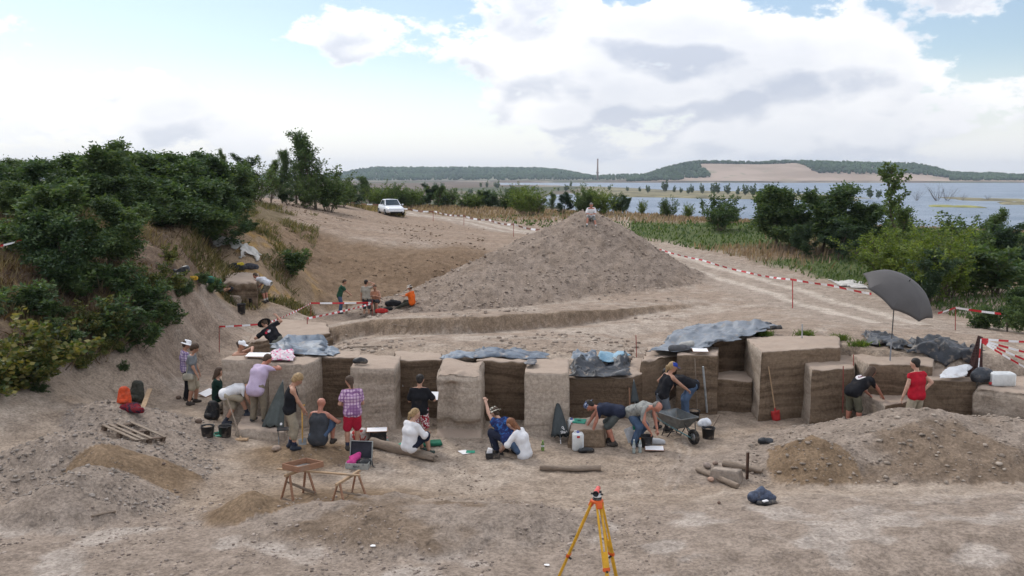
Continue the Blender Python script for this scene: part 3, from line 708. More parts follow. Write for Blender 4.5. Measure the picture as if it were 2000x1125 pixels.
def hill(name, label, prof, Y0, depth, zb, bare=None, seed=1, ntree=2500, tree=9., tlabel=None, tcov=None):
    px = np.linspace(prof[0][0], prof[-1][0], 160); top = np.interp(px, [p[0] for p in prof], [p[1] for p in prof])
    nv = 26; v = np.linspace(0, 1, nv)
    U, Vv = np.meshgrid(px, v); Yg = Y0+depth*Vv
    zt = np.array([at_y(p, t, Y0+depth*.75).z for p, t in zip(px, top)])-tree*.8
    s = np.where(Vv < .75, sstep(-.1, .78, Vv), 1-(Vv-.75)*.8)
    X = (U-1000)/FPX*Yg; Z = zb+(np.maximum(zt, zb+1)[None]-zb)*s+2.5*fbm(X*.01, Yg*.01, seed, 4)*sstep(0, .2, Vv)
    Vt = np.stack([X, Yg, Z], -1).reshape(-1, 3); I = np.arange(U.size).reshape(U.shape)
    o = mk(name, Vt, np.stack([I[:-1, :-1], I[:-1, 1:], I[1:, 1:], I[1:, :-1]], -1).reshape(-1, 4)); tag(o, label, None, None, 'structure')
    m, nt, b = new_mat(name+'_soil'); o.data.materials.append(m)
    pos = nd(nt, 'ShaderNodeNewGeometry').outputs['Position']
    f = noise_(nt, mapv(nt, pos, (.006, .006, .05)), 1., 5.); c = mixc(nt, ramp(nt, f, .35, .65), (.40, .30, .23), (.30, .22, .16))
    if not bare: c = mixc(nt, .85, c, (.12, .13, .07))
    c = mixc(nt, ramp(nt, noise_(nt, pos, .02, 5.), .55, .7, 0, .6), c, (.16, .17, .08))
    nt.links.new(c, b.inputs['Base Color']); b.inputs['Roughness'].default_value = .95
    rs = np.random.RandomState(seed); n = ntree*2
    tu, tv = rs.rand(n), rs.rand(n)**.9*.98
    ppx = prof[0][0]+tu*(prof[-1][0]-prof[0][0])
    keep = np.ones(n, bool) if tcov is None else np.array([tcov(a, b2) for a, b2 in zip(ppx, tv)])
    ppx, tv = ppx[keep][:ntree], tv[keep][:ntree]; n = len(ppx)
    iu = np.interp(ppx, px, np.arange(len(px))); iv = tv*(nv-1); i0, j0 = np.clip(iv.astype(int), 0, nv-2), np.clip(iu.astype(int), 0, len(px)-2)
    fi, fj = iv-i0, iu-j0
    def bl(A): return (A[i0, j0]*(1-fj)+A[i0, j0+1]*fj)*(1-fi)+(A[i0+1, j0]*(1-fj)+A[i0+1, j0+1]*fj)*fi
    h = tree*(.7+.6*rs.rand(n)); P = np.stack([bl(X), bl(Yg), bl(Z)+h*.42], 1)
    w = h*(.38+.25*rs.rand(n)); Vb, Fb = blobs(P, np.stack([w, w, h*.58], 1), seed, .35)
    t = mk('forest', Vb, Fb, M_WOOD, None, False); tag(t, tlabel, None, None, 'stuff')
HILLR = [(1225, 349), (1265, 338), (1300, 326), (1350, 315), (1400, 315), (1480, 316), (1540, 313), (1620, 315), (1700, 317), (1780, 319), (1815, 326), (1850, 336), (1900, 338), (1960, 340), (2120, 344)]
def covr(p, v):
    if v > .70: return True
    if p < 1362+max(0, (.55-v))*70: return v > .16 or (v > .06 and p < 1330)
    if p < 1560+(.62-v)*90: return False
    return v > .30 if p < 1850 else (v > .12)
hill('hill', 'flat-topped wooded hill with a bare slope across the lake', HILLR, 2330, 420, -13, True, 3, 5200, 9., 'dark wood covering the flat-topped hill across the lake', covr)
hill('hill_far', 'low wooded hill left of the chimney', [(560, 349), (660, 340), (700, 331), (740, 326), (800, 327), (900, 327), (1000, 327), (1060, 328), (1110, 334), (1150, 342), (1190, 348)], 3000, 600, -13, False, 5, 4200, 11., 'blue green wood on the low hill left of the chimney', lambda p, v: v > .05)
hill('hill_strip', 'wooded rise along the far horizon', [(-400, 344), (300, 344), (640, 343), (900, 341), (1050, 340), (1150, 343), (1230, 340), (1320, 343), (1700, 343), (2500, 342)], 2700, 350, -13, False, 7, 5200, 9., 'dark belt of trees along the far shore', lambda p, v: v > .1)
def build_chimney():
    b = at_y(1167, 347, 2720); zb = -10; h = at_y(1167, 310, 2720).z-zb
    r = empty('chimney', (b.x, 2720, zb), 0, 'slim tall factory chimney rising from the far woods', 'chimney')
    MB().lathe([(3.2, 0), (2.7, h*.4), (2.0, h)], 14, cap=True).build('shaft', plain('chimney_brick', (.30, .20, .15), .9, sc=.1), r, True)
    MB().lathe([(3.0, h*.30), (4.4, h*.31), (4.4, h*.345), (3., h*.36)], 14).build('gallery', plain('chimney_steel', (.22, .14, .11), .8, sc=.2), r)
    MB().lathe([(2.1, h*.955), (2.4, h*.96), (2.4, h*.999), (1.6, h)], 14).build('rim', plain('chimney_rim', (.16, .11, .10), .8, sc=.2), r)
build_chimney()
# sand bars in the lake
def bar(outline, z, label, mat):
    pts = [at_z(px, py, -15) for (px, py) in outline]; n = 8
    cx = sum((p.x for p in pts))/len(pts); cy_ = sum((p.y for p in pts))/len(pts)
    V = []; F = []
    fine = []
    for a, b in zip(pts, pts[1:]+pts[:1]):
        for k in range(n): q = a.lerp(b, k/n); fine.append((q.x, q.y))
    fine = np.array(fine); fine += 6*np.stack([fbm(fine[:, 0]*.03, fine[:, 1]*.03, 1., 3), 3*fbm(fine[:, 0]*.03, fine[:, 1]*.03, 2., 3)], 1)
    N = len(fine)
    for k, (s, zz) in enumerate(((1.0, -15.6), (.97, -14.9), (.8, -15+z*.8), (.4, -15+z), (0.02, -15+z))):
        for i in range(N): V.append((cx+(fine[i, 0]-cx)*s, cy_+(fine[i, 1]-cy_)*s, zz+.3*math.sin(i*1.7)*(0 < k < 4)))
    for k in range(4):
        for i in range(N): F.append((k*N+i, k*N+(i+1) % N, (k+1)*N+(i+1) % N, (k+1)*N+i))
    o = mk('sandbar', V, F, mat); return tag(o, label, None, None, 'structure')
M_BAR = plain('reed_bar', (.19, .165, .09), .95, var=.45, sc=.05)
bar([(1110, 377), (1300, 380), (1500, 383), (1680, 389), (1690, 393), (1500, 390), (1300, 386), (1120, 384)], 1.6, 'long narrow reed bank crossing the lake', M_BAR)
bar([(1120, 364), (1250, 372), (1400, 376), (1560, 379), (1740, 389), (1600, 387), (1400, 382), (1200, 379), (1100, 372)], 2., 'far sandy spit with small trees in the lake', M_BAR)
bar([(1820, 402), (1900, 403), (1920, 406), (1830, 405)], .8, 'thin yellow reed islet on the right of the lake', plain('yellow_reed', (.26, .25, .075), .95, sc=.1))
bar([(1830, 386), (1900, 389), (2010, 391), (2010, 394), (1880, 392)], 1., 'flat brown islet near the right edge of the lake', M_BAR)
bar([(1940, 395), (2030, 396), (2030, 400), (1950, 399)], .8, 'short sandy islet at the right edge of the lake', M_BAR)

# ---------------------------------------------------------------- trees and bushes
def leaf_mat(name, a, b2, trans=.35):
    m = bpy.data.materials.new(name); m.use_nodes = True; nt = m.node_tree; nt.nodes.clear()
    g = nd(nt, 'ShaderNodeNewGeometry'); oi = nd(nt, 'ShaderNodeObjectInfo')
    c = mixc(nt, ramp(nt, g.outputs['Random Per Island'], 0, 1), a, b2)
    pos = g.outputs['Position']; c = mixc(nt, 1., c, mixc(nt, ramp(nt, noise_(nt, pos, 1.3, 3.), .3, .7), (.65, .68, .62), (1.3, 1.28, 1.3)), 'MULTIPLY')
    c = mixc(nt, 1., c, mixc(nt, oi.outputs['Random'], (.8, .85, .85), (1.2, 1.12, 1.05)), 'MULTIPLY')
    d = nd(nt, 'ShaderNodeBsdfDiffuse', {'Color': c}); t = nd(nt, 'ShaderNodeBsdfTranslucent', {'Color': mixc(nt, 1., c, (1.3, 1.35, .6), 'MULTIPLY')}); gl = nd(nt, 'ShaderNodeBsdfGlossy', {'Color': (.9, .95, 1, 1), 'Roughness': .45})
    s = nd(nt, 'ShaderNodeMixShader', {0: trans, 1: d.outputs[0], 2: t.outputs[0]}); s2 = nd(nt, 'ShaderNodeMixShader', {0: .025, 1: s.outputs[0], 2: gl.outputs[0]})
    o = nd(nt, 'ShaderNodeOutputMaterial'); nt.links.new(s2.outputs[0], o.inputs[0]); return m
M_BARK = plain('bark', (.13, .10, .075), .95, var=.4, sc=7., bump=.6)
LM = {'robinia': leaf_mat('robinia_leaf', (.040, .078, .032), (.105, .150, .055)), 'poplar': leaf_mat('poplar_leaf', (.055, .095, .030), (.11, .155, .05)),
      'birch': leaf_mat('birch_leaf', (.075, .12, .022), (.15, .195, .038), .4), 'yellow': leaf_mat('yellow_leaf', (.13, .16, .02), (.25, .22, .03), .4), 'bramble': leaf_mat('bramble_leaf', (.05, .085, .02), (.19, .17, .05), .3), 'dark': leaf_mat('dark_leaf', (.030, .060, .034), (.065, .100, .048))}
def make_tree(kind, seed, h=4., n_limb=14, ang=(40, 70), t0=.15, llen=.45, sub=7, leaf=50, ls=(.2, .07), stem=1, wind=.0, taper=1., spread=.16, bend=.25):
    rs = random.Random(seed); nr = np.random.RandomState(seed)
    tb = MB(); LP = []; LD = []
    def branch(p, d, L, r, n=4, up=.15):
        pts = [p.copy()]; d = d.normalized()
        for i in range(n):
            d = (d+Vector((rs.gauss(0, .12)+wind, rs.gauss(0, .12), rs.gauss(0, .08)+up))).normalized(); p = p+d*L/n; pts.append(p.copy())
        tb.tube(pts, [r*(1-.8*i/n) for i in range(n+1)], 4, False); return pts
    limbs = []
    if stem == 1:
        tr = branch(Vector((0, 0, -.15)), Vector((0, 0, 1)), h*.95, h*.018, 7, .3); 
        for i in range(n_limb):
            t = t0+(1-t0)*((i+rs.random())/n_limb); k = min(int(t*7), 6); p = tr[k].lerp(tr[k+1], t*7-k)
            g = R(rs.uniform(*ang)); az = rs.random()*6.283
            L = h*llen*(1-taper*t*.75)*rs.uniform(.7, 1.2)
            limbs.append((p, Vector((math.cos(az)*math.sin(g), math.sin(az)*math.sin(g), math.cos(g))), L))
        limbs.append((tr[6], Vector((0, 0, 1)), h*.12))
    else:
        for i in range(n_limb):
            g = R(rs.uniform(*ang)); az = rs.random()*6.283
            limbs.append((Vector((math.cos(az)*h*.04, math.sin(az)*h*.04, -.1)), Vector((math.cos(az)*math.sin(g), math.sin(az)*math.sin(g), math.cos(g))), h*rs.uniform(.6, 1.0)*(1-.35*math.sin(g))))
    for (p, d, L) in limbs:
        pts = branch(p, d, L, max(.006*h*.8, .012)*(1 if stem == 1 else 1.1), 4, bend)
        for j in range(sub):
            t = .22+.78*(j+rs.random())/sub; k = min(int(t*4), 3); q = pts[k].lerp(pts[k+1], t*4-k)
            dd = ((pts[k+1]-pts[k]).normalized()+Vector((rs.gauss(0, .6), rs.gauss(0, .6), rs.gauss(.05, .4)))).normalized(); SL = L*rs.uniform(.22, .42)
            e = q+dd*SL
            tb.tube([q, e], [.008, .003], 3, False)
            n = int(leaf*rs.uniform(.6, 1.3)); tt = nr.rand(n)**.7
            base = np.array(q)[None]+np.array(e-q)[None]*tt[:, None]+nr.normal(0, spread*h*.14, (n, 3))
            LP.append(base); LD.append(np.array(dd)[None]*.5+nr.normal(0, .75, (n, 3))+np.array((wind*2, 0, -.12)))
    P = np.concatenate(LP); D = np.concatenate(LD); D /= np.linalg.norm(D, axis=1, keepdims=True); n = len(P)
    S = np.cross(D, nr.normal(0, 1, (n, 3))); S /= np.linalg.norm(S, axis=1, keepdims=True)+1e-9
    l = ls[0]*(.6+.8*nr.rand(n, 1)); w = ls[1]*(.7+.6*nr.rand(n, 1))
    V = np.stack([P, P+D*l*.45+S*w, P+D*l, P+D*l*.45-S*w], 1).reshape(-1, 3); F = np.arange(4*n).reshape(n, 4)
    V[:, 2] = np.maximum(V[:, 2], -.05)
    z1 = V[:, 2].max()
    tm = bpy.data.meshes.new('trunk'); tm.from_pydata([tuple(v) for v in tb.v], [], tb.f); tm.materials.append(M_BARK)
    co = mk('crown', V, F, LM[kind], None, False); cm = co.data; bpy.data.objects.remove(co)
    return (tm, cm, z1)
PROTO = {}
def protos():
    for s in range(4): PROTO['robinia%d' % s] = make_tree('robinia', 10+s, 4., 18, (40, 88), .08, .52, 9, 105, (.17, .042), 1, .05, .7, .24)
    for s in range(2): PROTO['sapling%d' % s] = make_tree('robinia', 20+s, 2., 11, (10, 55), 0, .5, 6, 42, (.17, .035), 2, .05)
    for s in range(3): PROTO['poplar%d' % s] = make_tree('poplar', 30+s, 6., 30, (14, 46), .04, .42, 7, 30, (.12, .045), 1, .03, .9, .13, .30)
    for s in range(2): PROTO['bush%d' % s] = make_tree('poplar', 40+s, 4., 17, (3, 42), 0, .5, 8, 48, (.13, .05), 2, .03, 1., .13)
    for s in range(2): PROTO['birch%d' % s] = make_tree('birch', 50+s, 4., 17, (3, 40), 0, .5, 8, 48, (.12, .045), 2, .04, 1., .14)
    PROTO['yellow0'] = make_tree('yellow', 60, 3., 13, (3, 30), 0, .5, 7, 45, (.12, .045), 2, .03)
    for s in range(2): PROTO['dark%d' % s] = make_tree('dark', 70+s, 4., 16, (25, 80), .06, .5, 8, 80, (.13, .042), 1, .02, .6)
    PROTO['bramble0'] = make_tree('bramble', 80, 2., 18, (15, 80), 0, .5, 7, 46, (.10, .05), 2, 0., 1., .2, .0)
    PROTO['sparse0'] = make_tree('poplar', 85, 5., 20, (15, 50), .1, .30, 4, 26, (.13, .055), 1, .03, .7, .10, .25)
    for s in range(2): PROTO['far%d' % s] = make_tree('poplar', 90+s, 6., 12, (8, 40), 0, .5, 5, 22, (.55, .22), 2, 0., 1., .13)
    PROTO['dead0'] = make_tree('bramble', 95, 5., 14, (5, 45), 0, .5, 5, 1, (.1, .03), 2)
protos()
WF = {'robinia': 1.5, 'bramble': 1.05, 'dark': 1.5, 'sapling': 1.3, 'poplar': 1.15, 'sparse': 1.0, 'far': 1.1}
def plant(kind, loc, h, wide=1., label='', cat='tree', group=None, rz=None, name='tree'):
    tm, cm, z1 = PROTO[kind]; s = h/z1
    r = empty(name, loc, random.Random(int(loc[0]*97+loc[1]*31)).random()*6.28 if rz is None else rz, label, cat, group); wide *= WF.get(kind[:-1], 1.25); r.scale = (s*wide, s*wide, s)
    for nm, me in (('trunk', tm), ('crown', cm)):
        c = bpy.data.objects.new(nm, me); COL.objects.link(c); c.parent = r
    return r
def plant_px(kind, px, top, Y, wide=1., label='', cat='tree', group=None, name='tree', base=None):
    p = at_y(px, top, Y); z = hz(p.x, Y) if base is None else base
    return plant(kind, (p.x, Y, z-.05), max(.4, p.z-z), wide, label, cat, group, None, name)
ORD = ['first', 'second', 'third', 'fourth', 'fifth', 'sixth', 'seventh', 'eighth', 'ninth', 'tenth', 'eleventh', 'twelfth', 'thirteenth', 'fourteenth', 'fifteenth', 'sixteenth', 'seventeenth', 'eighteenth', 'nineteenth', 'twentieth']
def build_plants():
    g = 'dense robinia thicket on the left bank'
    big = [(200, 262, 38, 1.0, 'tallest robinia of the left thicket, its crown standing above the rest')]
    for px, t, Y, w, l in big: plant_px('robinia0', px, t, Y, w, l, 'tree', g, 'robinia_tree')
    L = 'dark green robinia crowding the thicket along the left bank top'
    i = 0
    for px, t, Y, w in ((-40, 305, 33, 1.3), (20, 303, 35, 1.3), (72, 300, 37, 1.3), (120, 292, 40, 1.3), (160, 290, 41, 1.2), (242, 282, 42, 1.2), (285, 286, 43, 1.2), (330, 290, 45, 1.1), (362, 285, 46, 1.0), (398, 290, 48, 1.0), (425, 305, 49, 1.1), (440, 330, 50, 1.1),
                        (40, 345, 32, 1.4), (110, 335, 35, 1.4), (170, 338, 36, 1.4), (230, 330, 37, 1.4), (285, 335, 38.5, 1.4), (335, 335, 41, 1.4), (385, 335, 43, 1.3), (420, 350, 45, 1.3), (130, 370, 33.5, 1.4), (280, 375, 37, 1.5), (350, 385, 40, 1.5), (410, 385, 43.5, 1.3), (435, 395, 46, 1.2), (60, 300, 45, 1.3), (210, 300, 47, 1.4), (310, 288, 52, 1.3), (380, 296, 54, 1.3)):
        plant_px('robinia%d' % (i % 4), px, t, Y, w, '%s robinia from the left in the %s row of the left thicket' % (ORD[i if i < 12 else i-12 if i < 20 else i-20 if i < 25 else i-25], 'skyline' if i < 12 else 'middle' if i < 20 else 'front' if i < 25 else 'rearmost'), 'tree', g, 'robinia_tree'); i += 1
    plant_px('robinia1', 62, 338, 27.5, 1.15, 'robinia at the left edge with its bare stem beside the torn tape', 'tree', None, 'robinia_tree')
    plant_px('robinia2', 205, 372, 28.2, 1.05, 'feathery young robinia in front of the left thicket', 'tree', None, 'robinia_tree')
    plant_px('robinia3', 130, 400, 27.0, 1.0, 'robinia shrub between the two front robinias on the left slope', 'shrub', None, 'shrub')
    plant_px('poplar0', 428, 285, 60, .7, 'slender poplar tip rising behind the right end of the thicket', 'tree', None, 'poplar_tree')
    plant_px('poplar1', 452, 345, 50, 1.0, 'yellow green young birch at the right end of the thicket', 'tree', None, 'birch_tree').children[1].data = PROTO['yellow0'][1]
    for k, (px, t, Y, kd, w, l) in enumerate(((468, 295, 66, 'dark0', 1., 'dark bushy tree just right of the robinia thicket'), (500, 300, 64, 'bush0', 1.2, 'round green tree at the top of the bare field'), (526, 305, 67, 'poplar1', 1.1, 'poplar in the middle of the field-edge row'), (548, 286, 72, 'poplar2', .9, 'thin-topped poplar left of the twin poplars'),
            (575, 268, 75, 'poplar0', 1.1, 'left twin of the tall poplars at the field edge'), (613, 246, 72, 'poplar1', 1.15, 'tallest poplar, standing alone before the field edge'), (640, 318, 73.5, 'bush1', 1.1, 'low poplar bush at the right foot of the tallest poplar'), (560, 345, 69, 'dark1', 1.1, 'dark shrub at the foot of the twin poplars'), (592, 330, 70.5, 'bush0', 1.1, 'leafy undergrowth left of the tallest poplar'), (665, 345, 85, 'bush1', 1.3, 'green bush right of the tallest poplar'), (684, 352, 92, 'dark0', 1.2, 'dark bush left of the white tape'))):
        plant_px(kd, px, t, Y, w, l, 'tree', 'trees along the edge of the bare field', 'field_tree')
    # bank shrubs
    SZ = {62: 150, 20: 100, 235: 95, 275: 80, 345: 32, 330: 34, 412: 30, 487: 38, 567: 55, 238: 20, 240: 22, 78: 30, 385: 38, 425: 34, 205: 62, 366: 30, 388: 26, 300: 62, 322: 50, 165: 45, 200: 50, 110: 50}
    for (kd, px, t, Y, w, l) in (('bramble0', 62, 585, 24.0, 1.5, 'big yellowing bramble bush hanging on the left slope'), ('bramble0', 20, 640, 22.6, 1.3, 'bramble bush at the lower left edge of the slope'), ('sapling0', 235, 565, 26.4, 1.35, 'green robinia shrub halfway up the left slope'), ('sapling1', 275, 600, 26.9, 1.1, 'small robinia shrub hanging over the cut bank'), ('sapling0', 105, 555, 26.2, 1., 'sparse robinia shoot above the bramble bush'),
            ('sapling1', 205, 505, 28.5, 1.3, 'silvery robinia shoots below the feathery robinia'), ('sapling0', 345, 545, 32, 1.3, 'leafy shrub beside the black plastic on the slope'), ('sapling1', 412, 540, 37.2, 1.2, 'green shrub hiding the digger in the green shirt'), ('sapling0', 487, 412, 48.5, .9, 'lone sapling at the edge of the bare field'), ('sapling1', 567, 480, 47, 1.1, 'grey green weeds at the right edge of the hollow'), ('bramble0', 330, 470, 35, 1.2, 'thin scrub on the slope above the black plastic'), ('sapling1', 238, 668, 25.0, 1.1, 'small green weed clinging to the cut face'), ('sapling0', 240, 700, 24.6, .9, 'lower of two weeds on the cut face'), ('sapling0', 78, 735, 22.3, 1.1, 'green weed at the foot of the left slope'), ('birch0', 385, 415, 43, 1.5, 'yellow green low shrub below the thicket corner'), ('birch1', 425, 425, 45, 1.2, 'pale green shrub under the thicket corner'),
            ('sapling0', 300, 562, 29.4, 1.3, 'dark shrub on the brink of the cut bank, above the white sun hat'), ('sapling1', 322, 585, 29.3, 1.1, 'low shrub on the brink right of the dark brink shrub'), ('sapling0', 366, 540, 33.6, 1.2, 'green shrub on the slope right of the black plastic'), ('sapling1', 388, 528, 35.6, 1.1, 'small shrub between the black plastic and the ledge'), ('bramble0', 180, 570, 27.0, 1.3, 'brownish scrub in the middle of the left slope'), ('sapling1', 150, 505, 28.6, 1.3, 'dark shoots under the left front robinia'), ('sapling0', 128, 610, 25.6, 1.1, 'green shoots right of the big bramble bush'), ('sapling0', 255, 515, 30.2, 1.3, 'shrub below the right side of the feathery robinia'), ('bramble0', 300, 500, 32.4, 1.4, 'thin scrub under the thicket, left of the black plastic'), ('bramble0', 200, 630, 26.0, 1.2, 'low brown green scrub near the foot of the slope'), ('bramble0', 165, 665, 25.1, 1.2, 'lowest scrub above the pale foot of the slope'), ('sapling1', 30, 545, 25.4, 1.4, 'robinia shoots above the bramble at the left edge'), ('bramble0', 110, 660, 24.4, 1.2, 'yellowing scrub right below the big bramble bush'), ('sapling1', 270, 545, 29.2, 1.2, 'green shoots beside the brink shrubs')):
        p = G(px, t+SZ.get(px, 72)); plant(kd, (p.x, p.y, p.z-.05), max(.35, at_y(px, t, p.y).z-p.z), w, l, 'shrub', None, None, 'shrub')
    # row behind the white tape
    row = [(706, 352, 'poplar0'), (722, 340, 'poplar1'), (742, 358, 'birch0'), (764, 348, 'bush0'), (782, 362, 'bush1'), (800, 360, 'birch1'), (818, 362, 'bush0'), (838, 356, 'dark0'), (856, 360, 'poplar2'), (874, 362, 'bush1'), (905, 368, 'bush0'), (925, 372, 'birch0'), (944, 366, 'bush1'), (960, 370, 'dark1'), (982, 362, 'bush0'), (1002, 366, 'bush1'), (1078, 372, 'poplar0')]
    for k, (px, t, kd) in enumerate(row): plant_px(kd, px, t, 108+(px % 7)*2, 1.35, '%s green bush from the left in the row behind the white tape' % ORD[k], 'bush', 'bushes in the row behind the white tape', 'bush')
    for (px, t, Y, kd, w, l) in ((1022, 352, 96, 'birch0', 1.25, 'bright green birch clump left of the seated man'), (1045, 360, 92, 'birch1', 1.3, 'loose bright green bush leaning right beside the birch clump'), (1102, 372, 95, 'dark0', 1.1, 'dark round bush just left of the seated man'), (1138, 358, 92, 'bush0', 1.2, 'green bush directly behind the seated man'), (1158, 354, 94, 'birch1', 1.0, 'yellow green birch behind the seated man'), (1178, 366, 91, 'birch0', 1.1, 'willow-like bush right behind the seated man'), (1206, 372, 100, 'bush1', .9, 'grey green bush to the right of the seated man'), (1216, 378, 99, 'dark1', .9, 'small conical dark bush by the water'),
            (1255, 386, 96, 'birch0', .8, 'sparse pale sapling at the shore'), (1310, 378, 90, 'bush0', 1.05, 'round green bush at the shore'), (1296, 395, 92, 'birch1', .8, 'thin pale shoots left of the round shore bush'), (1345, 392, 90, 'birch0', .9, 'low pale scrub on the meadow edge'), (1375, 388, 88, 'sparse0', .8, 'wispy reddish sapling by the lake'), (1410, 372, 72, 'bush1', 1.15, 'full green bush standing alone on the meadow'), (1435, 400, 80, 'birch1', .9, 'pale tuft bush behind the lone meadow bush'),
            (1520, 352, 60, 'robinia0', 1.0, 'leaning dark robinia at the left of the big thicket'), (1565, 385, 58, 'robinia1', 1.2, 'low dark robinia filling the left of the big thicket'), (1610, 378, 57, 'dark0', 1.3, 'dark bush in the middle of the right thicket'), (1650, 348, 56, 'robinia2', 1.1, 'tall dark robinia crowning the right thicket'), (1692, 388, 56, 'robinia3', 1.0, 'robinia at the right end of the dark thicket'), (1640, 425, 53, 'dark1', 1.3, 'low dark shrub at the foot of the right thicket'), (1580, 430, 55, 'dark0', 1.1, 'shadowy shrub left at the foot of the right thicket'),
            (1760, 312, 49, 'sparse0', 1.15, 'tall thin poplar with open branches over the lake'), (1790, 395, 47, 'poplar2', 1.2, 'green poplar bush right of the thin poplar'), (1732, 425, 46, 'birch0', 1.2, 'bright leafy bush below the thin poplar'), (1770, 450, 42, 'birch1', 1.3, 'olive bush behind the umbrella'), (1832, 410, 37.5, 'birch0', 1.0, 'large olive green birch bush right behind the umbrella'), (1880, 408, 46, 'bush1', 1.2, 'rounded green bush left of the right-edge bushes'), (1860, 440, 39, 'birch1', 1.1, 'yellowish birch bush at the right of the umbrella'), (1800, 480, 36, 'dark1', 1.0, 'dark shrub tucked behind the umbrella canopy'),
            (1955, 400, 47, 'poplar0', 1.3, 'dark poplar near the right edge'), (1985, 425, 45, 'dark0', 1.2, 'dark bush at the right edge of the picture'), (1925, 440, 46, 'bush0', 1.2, 'green bush left of the right-edge poplar'), (2030, 410, 46, 'dark1', 1.3, 'dark bush half outside the right edge'), (1975, 545, 29.5, 'robinia1', .9, 'young robinia in front at the right edge'), (1925, 590, 30.5, 'sapling0', 1.1, 'small robinia shoot left of the front robinia'), (2010, 570, 28.5, 'robinia3', .9, 'robinia cut by the right edge of the picture'), (1950, 470, 40, 'sapling1', 1.4, 'low green shrub in the meadow at the right')):
        plant_px(kd, px, t, Y, w, l, 'bush' if Y > 30 else 'shrub', None, 'bush')
    # far ones
    rs = random.Random(5); n = 0
    while n < 60:
        Y = rs.uniform(330, 1300); px = rs.uniform(620, 1130); x = (px-1000)/FPX*Y; z = hz(x, Y)
        if z < -14.3: continue
        plant('far%d' % (n % 2), (x, Y, z), rs.uniform(5, 11)*(.7 if Y < 500 else 1), rs.uniform(.6, 1.1), 'small far tree scattered on the brown land before the lake', 'tree', 'far trees scattered before the lake', None, 'far_tree'); n += 1
    for k, (px, py, h) in enumerate(sorted(((1190, 369, 10), (1225, 371, 8), (1250, 372, 9), (1265, 374, 12), (1298, 372, 20), (1316, 373, 11), (1330, 374, 9), (1345, 376, 10), (1352, 374, 13), (1372, 375, 15), (1395, 376, 17), (1402, 375, 15), (1422, 377, 16), (1440, 378, 12), (1455, 379, 15), (1470, 380, 16), (1590, 381, 14), (1560, 381, 10), (1700, 384, 15), (1715, 385, 11)))):
        p = at_z(px, py+3, -13.6); plant('far%d' % (px % 2), p, h*.75, .8, '%s small tree from the left on the far sandy spit' % ORD[k], 'tree', 'small trees on the far spit', None, 'far_tree')
    for k, (px, h) in enumerate(((1790, 9), (1830, 13), (1850, 11), (1880, 6), (1930, 5))):
        p = at_z(px, 391, -14.6); plant('dead0', p, h, 1.3, '%s leafless grey bush from the left in the lake shallows' % ORD[k], 'bush', 'leafless bushes in the lake', None, 'dead_bush')
build_plants()

# ---------------------------------------------------------------- grass and stones
def blades(P, Hh, Wd, seed, lean=.35, wind=.15):
    rs = np.random.RandomState(seed); n = len(P); a = rs.rand(n)*6.283; d = np.stack([np.cos(a), np.sin(a), np.zeros(n)], 1)
    tip = P+np.stack([rs.normal(0, lean, n)*Hh+wind*Hh, rs.normal(0, lean, n)*Hh, Hh], 1)
    mid = P*.45+tip*.55+np.stack([np.zeros(n), np.zeros(n), Hh*.12], 1)
    V = np.stack([P-d*Wd[:, None]*.5, P+d*Wd[:, None]*.5, mid+d*Wd[:, None]*.4, tip, mid-d*Wd[:, None]*.4], 1).reshape(-1, 3)
    return V, np.arange(5*n).reshape(n, 5)
def grass(name, label, P, hr, wr, cols, seed, lean=.35):
    rs = np.random.RandomState(seed); n = len(P)
    V, F = blades(P, hr[0]+(hr[1]-hr[0])*rs.rand(n), wr*(.6+.8*rs.rand(n)), seed, lean)
    return tag(mk(name, V, F, leaf_mat(name+'_blade', *cols, .25), None, False), label, None, None, 'stuff')
def scatter(n, px0, px1, Y0, Y1, seed, cond):
    rs = np.random.RandomState(seed); Y = np.exp(rs.uniform(math.log(Y0), math.log(Y1), n)); px = rs.uniform(px0, px1, n); X = (px-1000)/FPX*Y
    k = cond(X, Y, px); X, Y = X[k], Y[k]; return np.stack([X, Y, H(X, Y)-.02], 1)
_ROADX = [at_z(1760, 646, 1.), at_z(1640, 600, .8), at_z(1500, 560, .66), at_z(1340, 514, .66), at_z(1190, 478, 1.1), at_z(1010, 452, 1.6), at_z(880, 431, 1.9), at_z(790, 420, 2.1), at_z(640, 400, 2.4)]
def right_of_road(X, Y): return X-np.interp(Y, [p.y for p in _ROADX], [p.x for p in _ROADX])
